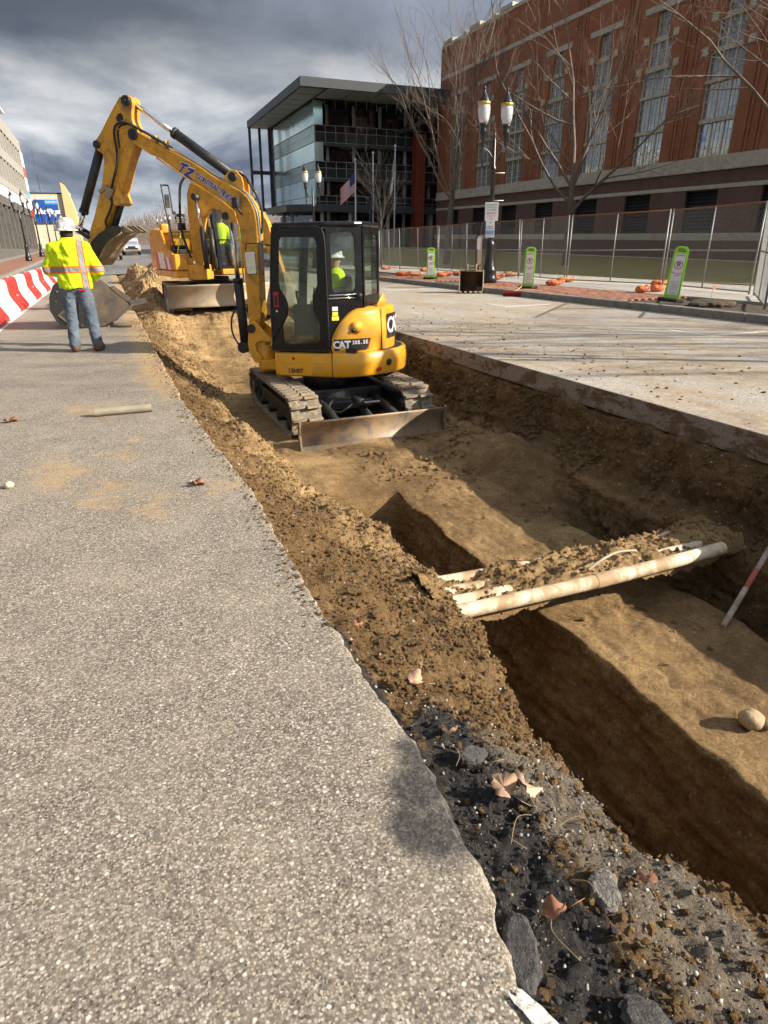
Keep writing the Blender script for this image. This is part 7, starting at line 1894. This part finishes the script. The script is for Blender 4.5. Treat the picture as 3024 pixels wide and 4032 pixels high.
# ---- small toothed bucket on the road
sb = thing('bucket', 'small muddy toothed bucket standing upright by the kerb under the lamp', 'bucket', (10.38, 19.0, 0), math.atan2(-10.4, 18.9) * 1.0 - R(2))
M_BK3 = mat_plain('clay_coated_bucket', (.24, .19, .13), .7, metal=.2, var=.35, scale=5, dirt=(.42, .33, .21), dirt_amt=.7, dirt_scale=6, bump=.3)
M_BKI = mat_plain('rusty_bucket_inside', (.12, .07, .035), .8, var=.35, scale=5)
SP = [(-.22, .02), (-.05, .0), (.34, .0), (.52, .10), (.56, .34), (.46, .58), (.30, .66), (.02, .64), (-.04, .58), (-.10, .30)]
for s in (-.37, .35):
    mb = MB(); mb.prism(SP, lambda a, b, t: (t, a, b), s, s + .025); mb.build('side_plate', M_BK3, sb, bevel=.005)
mb = MB(); mb.grid([[(x, a, b) for x in (-.36, .36)] for a, b in [(-.22, .03), (-.05, .01), (.34, .01), (.51, .11), (.545, .34), (.45, .57), (.30, .645), (.02, .63)]]); o = mb.build('shell', M_BKI, sb); o.modifiers.new('t', 'SOLIDIFY').thickness = .025
for k in range(5):
    x = -.31 + .155 * k; mb = MB(); mb.prism([(-.16, .0), (-.38, .015), (-.38, .03), (-.16, .06)], lambda a, b, t: (t, a, b), x - .035, x + .035); mb.build('tooth', M_BK3, sb)
for s in (-.14, .12):
    mb = MB(); mb.prism([(.0, .62), (.38, .62), (.34, .80), (.24, .83), (.06, .82)], lambda a, b, t: (t, a, b), s, s + .03); mb.build('ear', M_BK3, sb, bevel=.006)
mb = MB(); mb.cyl((-.17, .10, .76), (.17, .10, .76), .03, seg=12); mb.build('pin', M_BK3, sb)
# broom
br = thing('push_broom', 'red push broom lying against the kerb beside the small bucket', 'broom', (10.62, 16.9, 0), R(-46))
mb = MB(); mb.bx(-.32, .32, -.03, .03, .09, .15); mb.build('head', M_RED, br, bevel=.01)
mb = MB()
for k in range(64): mb.bx(-.31 + .0097 * k, -.304 + .0097 * k, -.025, .025, .0, .09)
mb.build('bristles', mat_plain('dark_red_bristle', (.22, .02, .03), .8), br, kind='stuff')
mb = MB(); mb.cyl((0, 0, .13), (-.05, 1.35, .24), .014, seg=8); mb.build('handle', mat_plain('wooden_handle', (.45, .31, .17), .7), br)
# ---- flags
M_FP = mat_plain('white_pole_paint', (.66, .66, .65), .4)
def flag_mat(kind):
    t = NT('flag_' + kind); u = t.attr('u'); v = t.attr('v')
    if kind == 'stripes':
        st = t.math('GREATER_THAN', t.math('FRACT', t.math('MULTIPLY', v, 6.5)), .5)
        c = t.mix(st, (.42, .03, .04), (.70, .68, .66)); can = t.math('MULTIPLY', t.math('LESS_THAN', u, .4), t.math('GREATER_THAN', v, .46)); c = t.mix(can, c, (.02, .03, .13))
    elif kind == 'dark': c = t.ramp(v, [(0.3, (.015, .02, .06)), (0.6, (.03, .04, .09))])
    else: c = t.ramp(t.noise(t.co(), 3, 3), [(0.4, (.50, .52, .53)), (0.6, (.70, .70, .68))])
    return t.set(col=c, rough=.8)
for (px_, Yl, topz, kind, lab, drop) in ((20.7, 61.6, 6.3, 'stripes', 'red and white striped flag drooping from the left flagpole', .55), (22.5, 62.0, 6.95, 'dark', 'dark blue flag hanging limp on the middle flagpole', .95), (24.6, 62.0, 7.6, 'white', 'pale flag hanging limp on the right flagpole', .95)):
    b = lev(px_, Yl, -.9); b.z = lawn_z(b.x, b.y); tp_ = lev(px_, Yl, topz)
    mb = MB(); mb.tube([b, tp_], [.075, .04], 10); mb.sphere(tuple(tp_ + Vector((0, 0, .1))), .11, 10, 6)
    tag(mb.build('flagpole', M_FP), {'stripes': 'left', 'dark': 'middle', 'white': 'right'}[kind] + ' tall white flagpole in front of the glass building', 'flagpole', 'flagpoles')
    nu, nv = 22, 14; P = []; us = []; vs_ = []
    zt = tp_.z - {'stripes': .9, 'dark': 2.2, 'white': .4}[kind]; L_, Hh = 2.4, 1.5
    for i in range(nu):
        for j in range(nv):
            u, v = i / (nu - 1), j / (nv - 1)
            w = .10 * math.sin(u * 9 + v * 2) * u
            if drop < .9: p = Vector((tp_.x - u * L_ * .62, tp_.y + w, zt - Hh * .95 * (1 - v) - u * 1.25))
            else: p = Vector((tp_.x - .12 - .35 * u * (1.2 - v) + .1 * math.sin(u * 12), tp_.y + .18 * math.sin(u * 14), zt - Hh * 1.2 * (1 - v) - u * 2.0))
            P.append(p); us.append(u); vs_.append(v)
    o = mesh_np('flag', np.array([tuple(p) for p in P]), grid_faces(nu, nv), flag_mat(kind), attrs={'u': np.array(us), 'v': np.array(vs_)})
    tag(o, lab, 'flag')
# ---- vehicles far down the street
def vehicle(name, label, cat, loc, rotz, body, cabin, paint, L_, W_, hgt, pick):
    v = thing(name, label, cat, loc, rotz)
    prof = body
    mb = MB(); mb.prism(prof, lambda a, b, t: (t, a, b), -W_ / 2, W_ / 2); bd2 = mb.build('body', paint, v, bevel=.08, seg=3)
    mb = MB(); mb.prism(cabin, lambda a, b, t: (t, a, b), -W_ / 2 + .12, W_ / 2 - .12); cb = mb.build('cabin', paint, v, bevel=.06, seg=2)
    (y0, z0), (y1, z1) = cabin[0], cabin[1]
    mb = MB(); mb.quad((-W_ / 2 + .2, y0 + .08 - .03, z0 + .05), (W_ / 2 - .2, y0 + .05, z0 + .05), (W_ / 2 - .26, y1 - .05, z1 - .05), (-W_ / 2 + .26, y1 - .05, z1 - .05)); mb.build('windscreen', M_WGL, cb)
    for s in (-1, 1):
        mb = MB(); mb.bx(s * (W_ / 2 - .125), s * (W_ / 2 - .115), cabin[1][0] + .1, cabin[2][0] - .1, cabin[0][1] + .1, cabin[1][1] - .1); mb.build('side_window', M_WGL, cb)
        mb = MB(); mb.bx(s * W_ * .30 - .16, s * W_ * .30 + .16, prof[0][0] - .03, prof[0][0] + .03, .80, .98); mb.build('headlight', M_WPAN, v, bevel=.01)
        for yy in (prof[0][0] + .95, L_ / 2 - 1.1):
            mb = MB(); mb.cyl((s * (W_ / 2 - .22), yy, .38), (s * (W_ / 2 + .01), yy, .38), .38, seg=18); wh = mb.build('wheel', M_RUB, v)
            mb = MB(); mb.cyl((s * (W_ / 2 + .005), yy, .38), (s * (W_ / 2 + .02), yy, .38), .22, seg=14); mb.build('rim', M_STL, wh)
    mb = MB(); mb.bx(-W_ * .34, W_ * .34, prof[0][0] - .025, prof[0][0] + .02, .62, .98 if pick else .8); mb.build('grille', M_BLKM, v)
    mb = MB(); mb.bx(-W_ * .48, W_ * .48, prof[0][0] - .08, prof[0][0] + .05, .40, .58); mb.build('bumper', M_STL, v, bevel=.03)
    return v
M_SIL = mat_plain('silver_car_paint', (.50, .52, .54), .3, metal=.3, var=.03); M_DKC = mat_plain('dark_car_paint', (.03, .032, .036), .3, var=.05)
vehicle('pickup_truck', 'silver pickup truck facing us far down the street', 'truck', (3.2, 92, .745), 0, [(-2.8, .45), (-2.8, 1.05), (-1.6, 1.18), (2.8, 1.18), (2.8, .45)], [(-1.5, 1.18), (-.75, 1.88), (.95, 1.88), (1.1, 1.18)], M_SIL, 5.6, 2.0, 1.9, True)
vehicle('parked_car', 'dark low car in the shade left of the silver pickup', 'car', (.7, 74, .475), 0, [(-2.2, .35), (-2.2, .75), (-1.2, .92), (1.9, .95), (2.2, .8), (2.2, .35)], [(-1.0, .92), (-.25, 1.42), (1.2, 1.42), (1.7, .95)], M_DKC, 4.4, 1.85, 1.4, False)
# ================================================================== BARE TREES
def bark(name, lo, hi):
    t = NT(name); v = t.co()
    c = t.ramp(t.noise(t.map(v, (1, 1, .3)), 12, 6, .7), [(0.3, lo), (0.7, hi)])
    return t.set(col=c, rough=.9, nrm=t.bump(t.noise(t.map(v, (1, 1, .25)), 30, 4), .5, .02))
M_TRUNK = bark('grey_brown_bark', (.055, .043, .034), (.15, .12, .095))
M_TWIG = bark('bare_twigs', (.085, .062, .048), (.22, .17, .135))
M_TWIGD = bark('dark_bare_twigs', (.028, .022, .018), (.085, .066, .052))
def make_tree(label, loc, height, seed, spread=.9, lean=(0, 0), levels=5, fork=.28, density=1.0, group='bare street trees', r0=None, twig=None):
    rg = random.Random(seed); root = thing('bare_tree', label, 'tree', loc, 0, group)
    r0 = r0 or height * .0125
    tr_m, cr = MB(), MB()
    zf = height * fork
    pts = [(0, 0, -.2), (0, 0, 0), (lean[0] * .3, lean[1] * .3, zf * .5), (lean[0] * .7, lean[1] * .7, zf), (lean[0], lean[1], zf * 1.25)]
    tr_m.tube(pts, [r0 * 1.5, r0 * 1.15, r0 * .95, r0 * .9, r0 * .6], 10)
    def grow(p, d, L, r, lev_):
        n = 4 if lev_ < 3 else 3
        path, rad = [p], [r]
        for i in range(n):
            up_ = .10 if lev_ < 2 else .045
            d = (d + Vector((rg.gauss(0, .15), rg.gauss(0, .15), rg.gauss(0, .08) + up_))).normalized()
            p = p + d * (L / n); path.append(p); rad.append(r * (1 - .55 * (i + 1) / n))
        cr.tube(path, rad, 6 if lev_ < 2 else (4 if lev_ < 4 else 3), caps=False)
        if lev_ >= levels: return
        kids = {0: 5, 1: 5, 2: 4, 3: 4, 4: 3}.get(lev_, 3)
        kids = max(2, int(round(kids * density)))
        for k in range(kids):
            f = .30 + .70 * (k + rg.random() * .7) / kids; f = min(f, .99)
            i = min(n - 1, int(f * n)); q = path[i].lerp(path[i + 1], f * n - i)
            ax = d.orthogonal().normalized(); ax.rotate(Matrix.Rotation(rg.uniform(0, 6.28), 3, d))
            nd = d.copy(); nd.rotate(Matrix.Rotation(rg.uniform(.45, .95) * spread, 3, ax))
            grow(q, nd, L * rg.uniform(.52, .72), max(.0045, rad[i] * rg.uniform(.45, .62)), lev_ + 1)
        if lev_ < 3: grow(path[-1], d, L * .62, rad[-1], lev_ + 1)
    n0 = 6
    for k in range(n0):
        a = 6.28 * k / n0 + rg.uniform(-.4, .4); z = zf * (.72 + .5 * rg.random())
        f = min(1, z / (zf * 1.25)); p = Vector((lean[0] * f, lean[1] * f, z))
        d = Vector((math.cos(a) * spread, math.sin(a) * spread, rg.uniform(.75, 1.5))).normalized()
        grow(p, d, height * rg.uniform(.30, .40), r0 * rg.uniform(.38, .55), 1)
    grow(Vector((lean[0], lean[1], zf * 1.22)), Vector((rg.gauss(0, .1), rg.gauss(0, .1), 1)).normalized(), height * .42, r0 * .6, 1)
    tr_m.build('trunk', M_TRUNK, root, fix=False); cr.build('crown', twig or M_TWIG, root, fix=False)
    return root
def on_lawn(x, y): return (x, y, lawn_z(x, y))
make_tree('large bare tree in front of the brick facade, right of the nearest lamp', on_lawn(26.0, 35.8), 16.5, 12, .85, fork=.23, density=.82)
make_tree('tall bare tree at the left corner of the brick building', on_lawn(21.2, 42.3), 16.5, 23, .55, (.4, 0), fork=.22, density=.82)
make_tree('bare tree standing against the glass building behind the flagpoles', on_lawn(20.3, 51.5), 8.5, 31, .85, fork=.34, density=.62, twig=M_TWIGD, r0=.08)
make_tree('bare tree reaching in from beyond the right edge', on_lawn(26.8, 20.2), 17.5, 44, 1.05, (-.4, .5), fork=.24, density=.85)
make_tree('bare tree out of the picture on the right, shading the pale lane', on_lawn(22.5, -1.5), 16.5, 61, .85, fork=.24, density=.8)
# slender kerbside sapling beyond the cab
make_tree('slim young bare tree by the fence just right of the cab', (14.2, 36.3, .14), 5.5, 52, .6, fork=.45, levels=4, r0=.045, density=.6, twig=M_TWIGD)
# ---- far wood at the end of the street: reads as one brown mass
wr_ = np.random.default_rng(3); n = 26000
cx = np.concatenate([wr_.uniform(4, 90, n // 2), wr_.uniform(9, 60, n // 2)]); cyy = wr_.uniform(190, 300, n)
crown = 4 + 5.5 * np.clip(fbm(cx * .12, cyy * .05, None, 3, seed=5) + .6, 0, 1.4)
zz = zg(cyy) * .9 + wr_.random(n) ** .8 * crown * (.6 + .4 * ss(2, 14, cx))
ang = wr_.uniform(0, 6.28, n); ln = wr_.uniform(.5, 1.8, n); tl_ = np.abs(wr_.normal(0, .5, n))
d = np.stack([np.cos(ang) * tl_, np.sin(ang) * tl_, np.ones(n)], 1); d /= np.linalg.norm(d, axis=1, keepdims=True)
p0 = np.stack([cx, cyy, zz], 1); w = .035
V = np.stack([p0, p0 + d * ln[:, None] + np.array([w, 0, 0]), p0 + np.array([w * 2.2, 0, 0])], 1).reshape(-1, 3)
fw_ = mesh_np('far_wood', V, np.arange(n * 3).reshape(-1, 3), bark('far_brown_twigs', (.10, .07, .055), (.22, .16, .125)), smooth=False, kind='stuff')
tag(fw_, 'brown mass of bare trees closing the end of the street', 'trees')
mbf = MB()
for (x, y, r_, s_) in ((-3, 175, 2.4, 1), (-1.5, 190, 2.8, 2)):
    pass
def bush(label, loc, r, seed, n=2600):
    g = np.random.default_rng(seed); u = g.normal(0, 1, (n, 3)); u /= np.linalg.norm(u, axis=1, keepdims=True)
    rad = r * (.45 + .55 * g.random(n) ** .5) * (1 + .25 * fbm(u[:, 0] * 2, u[:, 1] * 2, u[:, 2] * 2, 3, seed=seed))
    c = u * rad[:, None] * np.array([1, 1, .9]) + np.array([0, 0, r * .9])
    a = g.normal(0, 1, (n, 3)); a /= np.linalg.norm(a, axis=1, keepdims=True); b = np.cross(a, u); s = .16
    V = np.stack([c, c + a * s, c + a * s * .5 + b * s], 1).reshape(-1, 3)
    root = thing('evergreen_tree', label, 'tree', loc)
    t = NT('dark_conifer_leaf'); M_ = t.set(col=t.ramp(t.noise(t.co(), 1.5, 4), [(0.3, (.02, .035, .012)), (0.7, (.07, .09, .03))]), rough=.8)
    mesh_np('crown', V, np.arange(n * 3).reshape(-1, 3), M_, root, smooth=False)
    mb = MB(); mb.tube([(0, 0, -.3), (0, 0, r)], .14, 8); mb.build('trunk', M_TRUNK, root)
bush('dark green tree behind the hard hat far down the street', (1.0, 170, 2.1), 2.6, 4)
# ================================================================== THINGS IN AND BY THE TRENCH
# four cream conduits crossing the trench, half buried in sand
M_PVC = mat_plain('sand_stained_conduit', (.62, .53, .38), .55, var=.12, scale=3, dirt=(.28, .18, .085), dirt_amt=.85, dirt_scale=5)
cs = [((1.62, 3.02, -.60), (3.86, 3.16, -.66), 'nearest and lowest cream conduit crossing the trench, its right end open'),
      ((1.55, 3.16, -.62), (3.95, 3.30, -.68), 'second cream conduit from the front, mostly under sand'),
      ((1.55, 3.30, -.63), (4.05, 3.42, -.70), 'third cream conduit from the front, mostly under sand'),
      ((1.60, 3.43, -.62), (4.08, 3.54, -.70), 'rearmost cream conduit crossing the trench')]
M_PVI = mat_plain('conduit_inside', (.12, .09, .06), .8)
for a, b, lab in cs:
    a, b = Vector(a), Vector(b); r = .047
    c_ = thing('conduit', lab, 'pipe', a, group='conduits crossing the trench'); d_ = b - a
    mb = MB(); n = 18; pts = [d_ * (i / n) + Vector((0, 0, -.02 * math.sin(math.pi * i / n))) for i in range(n + 1)]
    mb.tube(pts, r, 16, caps=False); pp = mb.build('pipe', M_PVC, c_)
    mb = MB(); mb.tube([pts[-1] - d_.normalized() * .25, pts[-1]], r * .86, 14); mb.build('bore', M_PVI, c_)
    mb = MB(); mb.tube([d_ * .47 + Vector((0, 0, -.0198)), d_ * .60 + Vector((0, 0, -.0192))], r * 1.06, 16, caps=False); mb.build('coupling', M_PVC, c_)
# sand still lying between and over the conduits
rg_ = np.random.default_rng(12); nx, ny = 150, 50
uu = np.linspace(0, 1, nx); vv = np.linspace(0, 1, ny); U, Vv = np.meshgrid(uu, vv, indexing='ij')
Xs = 1.50 + U * 2.62; Ys = 3.04 + U * .14 + Vv * .44
cov = fbm(Xs * 3.2, Ys * 5, None, 5, .6, seed=33) * .075 + .035 * fbm(Xs * 16, Ys * 16, None, 4, .6, seed=35)
prof_ = -.035 + .03 * np.sin(Vv * math.pi) - .10 * (np.clip(.10 - Vv, 0, 1) * 10) ** 2 - .06 * (np.clip(Vv - .9, 0, 1) * 10) ** 2
mid = .05 * np.exp(-((U - .50) / .22) ** 2) + .07 * np.exp(-((U - .92) / .09) ** 2) + .10 * np.exp(-(U / .06) ** 2)
Zs = -.60 - .075 * U - .02 * np.sin(U * math.pi) + prof_ + cov + mid + .016
o = mesh_np('sand_cover', np.stack([Xs, Ys, Zs], 2).reshape(-1, 3), grid_faces(nx, ny), M_SOIL, attrs={'dry': np.clip(.55 + .3 * fbm(Xs * 2, Ys * 2, seed=3), 0, 1), 'tar': 0 * Xs, 'gravel': 0 * Xs, 'stony': .3 + 0 * Xs}, kind='stuff')
tag(o, 'sand left lying over the middle of the conduits', 'sand')
n = 1500; u_ = rg_.random(n); v_ = rg_.random(n)
iu = (u_ * (nx - 1)).astype(int); iv = (v_ * (ny - 1)).astype(int)
s_ = .003 + .013 * rg_.random(n) ** 3
v = ico_v[None] * (1 + .16 * rg_.normal(0, 1, (n, 12, 1))) * s_[:, None, None] + np.stack([Xs[iu, iv], Ys[iu, iv], Zs[iu, iv] + s_ * .3], 1)[:, None, :]
o = mesh_np('soil_crumbs', v.reshape(-1, 3), (ico_f[None] + (np.arange(n) * 12)[:, None, None]).reshape(-1, 3), M_CLOD, smooth=False, attrs={'dry': np.repeat(np.clip(rg_.normal(.5, .2, n), 0, 1), 12), 'tar': np.zeros(n * 12)}, kind='stuff')
tag(o, 'soil crumbs on top of the conduits', 'soil')
mb = MB(); mb.tube(smooth_line([(2.62, 3.10, -.56), (2.76, 3.13, -.52), (2.92, 3.17, -.515), (3.08, 3.18, -.54)], 20), .009, 8)
tag(mb.build('cable', mat_plain('grey_cable', (.34, .28, .20), .7)), 'short bent grey cable lying on the conduits', 'cable')
# cut length of grey pipe on the road
gp = thing('pipe_offcut', 'short grey pipe offcut lying on the road left of the trench', 'pipe', (-.30, 6.55, .040), R(-2))
M_GPIPE = mat_plain('grey_pvc_pipe', (.27, .235, .175), .6, var=.15, dirt=(.36, .27, .15), dirt_amt=.3)
mb = MB(); mb.tube([(0, 0, 0), (.50, 0, 0)], .037, 18, caps=False); mb.build('wall', M_GPIPE, gp)
mb = MB(); mb.tube([(0.004, 0, 0), (.496, 0, 0)], .032, 16, caps=False); mb.build('bore', M_PVI, gp)
mb = MB(); mb.tube([(0, 0, 0), (.06, 0, 0)], .040, 18, caps=False); mb.build('socket', M_GPIPE, gp)
# marked stake leaning in the right-hand trench
sk = thing('survey_pole', 'weathered wooden pole with one faded red band leaning in the right-hand trench', 'pole', (3.42, 2.68, -.94))
top = Vector((1.15, .50, .50)); M_POLE = mat_plain('weathered_pole', (.34, .27, .21), .8, var=.3, scale=20); M_POLR = mat_plain('faded_red_band', (.38, .09, .06), .75, var=.25, scale=18)
for k in range(7):
    mb = MB(); mb.tube([top * (k / 7), top * ((k + 1) / 7)], .019, 10); mb.build('red_band' if k == 2 else 'shaft', M_POLR if k == 2 else M_POLE, sk)
# stones
def stone_obj(name, label, p, r, seed, col, sq=.8):
    mt = mat_plain('stone_' + name + str(seed), col, .8, var=.2, scale=30, bump=.4, bscale=120)
    V, F = nets(ell((0, 0, 0), (r, r * .92, r * sq)), (-r * 1.4,) * 3, (r * 1.4,) * 3, r / 9)
    n = fbm(V[:, 0] / r * 1.3, V[:, 1] / r * 1.3, V[:, 2] / r * 1.3, 3, seed=seed); V = V * (1 + .16 * n[:, None])
    o = mesh_np(name, V, F, mt); o.location = p; return tag(o, label, 'stone')
stone_obj('stone', 'round tan cobble resting on the sunlit bench at the right', (2.77, 1.90, -.895), .062, 3, (.36, .26, .15), .9)
stone_obj('stone', 'smaller stone touching the round cobble', (2.855, 1.86, -.93), .028, 4, (.28, .20, .12))
stone_obj('stone', 'pale pebble alone on the road at the far left', (-.80, 4.66, .022), .032, 5, (.55, .46, .32), .75)
stone_obj('stone', 'small pale pebble beside the fallen leaf on the road', (.31, 4.27, .01), .016, 6, (.55, .48, .36))
# asphalt chunks
def chunk(label, p, s, seed, dark=True):
    g_ = random.Random(seed); V, F = nets(ell((0, 0, 0), s), (-s[0] * 1.6, -s[1] * 1.6, -s[2] * 1.8), (s[0] * 1.6, s[1] * 1.6, s[2] * 1.8), min(s) / 4)
    k = 1 / max(s); n = fbm(V[:, 0] * k * 1.6, V[:, 1] * k * 1.6, V[:, 2] * k * 1.6, 4, .6, seed=seed, ridged=True)
    V = V * (1 + .30 * n[:, None]); V[:, 2] = np.clip(V[:, 2], -s[2] * .8, s[2] * .8)
    o = mesh_np('asphalt_chunk', V, F, mat_plain('broken_asphalt' + ('d' if dark else 'l'), (.062, .058, .054) if dark else (.17, .152, .13), .9, var=.6, scale=70, bump=.9, bscale=170), smooth=False)
    o.location = p; o.rotation_euler = (g_.uniform(-.25, .25), g_.uniform(-.25, .25), g_.uniform(0, 3)); return tag(o, label, 'asphalt')
chunk('upper grey asphalt chunk near the paired leaves', (.845, 1.44, -.075), (.05, .03, .018), 2)
chunk('long dark asphalt slab half buried beside the road edge at the bottom', (.635, .83, -.055), (.085, .038, .022), 3)
chunk('speckled asphalt chunk in the gravel below the single leaf', (.93, .905, -.085), (.05, .035, .02), 4, False)
chunk('dark asphalt lump at the bottom among the pebbles', (.80, .62, -.07), (.05, .045, .025), 6)
# fallen leaves
M_LEAFS = [mat_plain('dry_leaf_' + n_, c, .75, var=.3, scale=30) for n_, c in (('tan', (.34, .21, .13)), ('rust', (.27, .115, .06)), ('pale', (.42, .29, .20)))]
LEAF = [(0, -.45), (.10, -.36), (.24, -.42), (.28, -.30), (.42, -.20), (.50, -.02), (.40, .06), (.42, .24), (.28, .26), (.20, .38), (.04, .54), (-.10, .38), (-.26, .40), (-.34, .24), (-.30, .12), (-.48, .06), (-.42, -.12), (-.30, -.24), (-.22, -.40), (-.08, -.34)]
def leaf(label, p, size, rz, tilt, fold, mt):
    l = thing('leaf', label, 'leaf', p, group='fallen maple leaves'); mb = MB()
    V = [(0, 0, .02 * size)] + [(a * size, b * size, (abs(a) ** 1.3) * fold * 1.4 * size + .14 * size * math.sin(6 * a + 7 * b) + .35 * size * b * b) for a, b in LEAF]
    mb._add(V, [(0, i + 1, (i + 1) % len(LEAF) + 1) for i in range(len(LEAF))], True)
    o = mb.build('blade', mt, l); o.modifiers.new('t', 'SOLIDIFY').thickness = .0008
    mb = MB(); mb.tube([(0, -.5 * size, 0), (.03 * size, -.8 * size, .03 * size), (.12 * size, -1.1 * size, 0)], [.0016, .0013, .001], 5); mb.build('stalk', mt, l)
    l.rotation_euler = (tilt[0], tilt[1], rz); return l
leaf('left half of the paired pale leaves on the black debris', (.855, 1.275, -.055), .085, .4, (.5, -.4), .7, M_LEAFS[0])
leaf('right half of the paired pale leaves on the black debris', (.915, 1.245, -.06), .085, -.5, (-.3, .5), .5, M_LEAFS[2])
leaf('red-brown leaf lying low among the dark debris', (.76, .88, -.055), .075, 1.3, (-.3, .45), .5, M_LEAFS[1])
leaf('small rust leaf alone on the grey gravel at the right', (1.05, .885, -.085), .05, 2.2, (.2, .3), .4, M_LEAFS[1])
leaf('dry leaf on the brown bank halfway down the road edge', (.83, 1.86, -.07), .075, 1.1, (.3, -.2), .6, M_LEAFS[0])
leaf('curled leaf under the grey asphalt chunk', (.83, 1.56, -.075), .06, 2.6, (.5, .3), .7, M_LEAFS[0])
leaf('brown leaf on the road at the far left edge', (-1.0, 6.66, .012), .13, 1.5, (.1, .1), .3, M_LEAFS[1])
leaf('brown curled leaf on the road beside the sand patch', (.345, 4.2, .012), .10, 1.4, (.2, .1), .5, M_LEAFS[1])
leaf('small brown leaf on the sunlit bench beyond the conduits', (2.72, 4.05, -.94), .08, .7, (.2, .2), .4, M_LEAFS[1])
leaf('small torn leaf at the top of the brown bank', (.80, 2.42, -.14), .05, .2, (.4, .2), .5, M_LEAFS[1])
# twigs and grass stalks among the debris
g = random.Random(9)
POSN = ['top-left', 'top-centre', 'top-right', 'middle-left', 'central', 'middle-right', 'bottom-left', 'bottom-centre', 'bottom-right']
for k in range(9):
    x, y = .74 + .13 * (k % 3) + .06 * g.random(), 1.45 - .27 * (k // 3) - .12 * g.random(); a = g.uniform(0, 6.28); L_ = g.uniform(.05, .13)
    mb = MB(); mb.tube(smooth_line([(0, 0, 0), (L_ * .4 * math.cos(a), L_ * .4 * math.sin(a), .012), (L_ * math.cos(a + .5), L_ * math.sin(a + .5), .002)], 8), .0008, 4)
    o = mb.build('grass_stalk', mat_plain('dry_stalk', (.36, .26, .15), .8)); o.location = (x, y, -.055 - .10 * (x - .7)); tag(o, POSN[k] + ' thin dry stalk in the dark debris at the road edge', 'stalk', 'dry stalks in the debris')
# little marker flag and earth heap by the right kerb
mb = MB(); mb.tube([(0, 0, 0), (.01, 0, .28)], .004, 5); fo = thing('marker_flag', 'tiny orange marker flag in the dirt bed behind the near kerb', 'flag', (13.0, 12.2, .15)); mb.build('wire', M_STL, fo)
mb = MB(); mb.quad((.01, 0, .18), (.12, .02, .17), (.12, .02, .27), (.01, 0, .28)); mb.build('cloth', M_BAGS[0], fo)
V, F = nets(ell((0, 0, 0), (.5, .4, .12)), (-.9, -.7, -.3), (.9, .7, .4), .04); V = V * (1 + .3 * fbm(V[:, 0] * 4, V[:, 1] * 4, V[:, 2] * 4, 4, seed=5)[:, None])
o = mesh_np('soil_heap', V, F, M_MULCH); o.location = (11.95, 11.2, .12); tag(o, 'low heap of grassy soil in the bed behind the near kerb', 'soil')
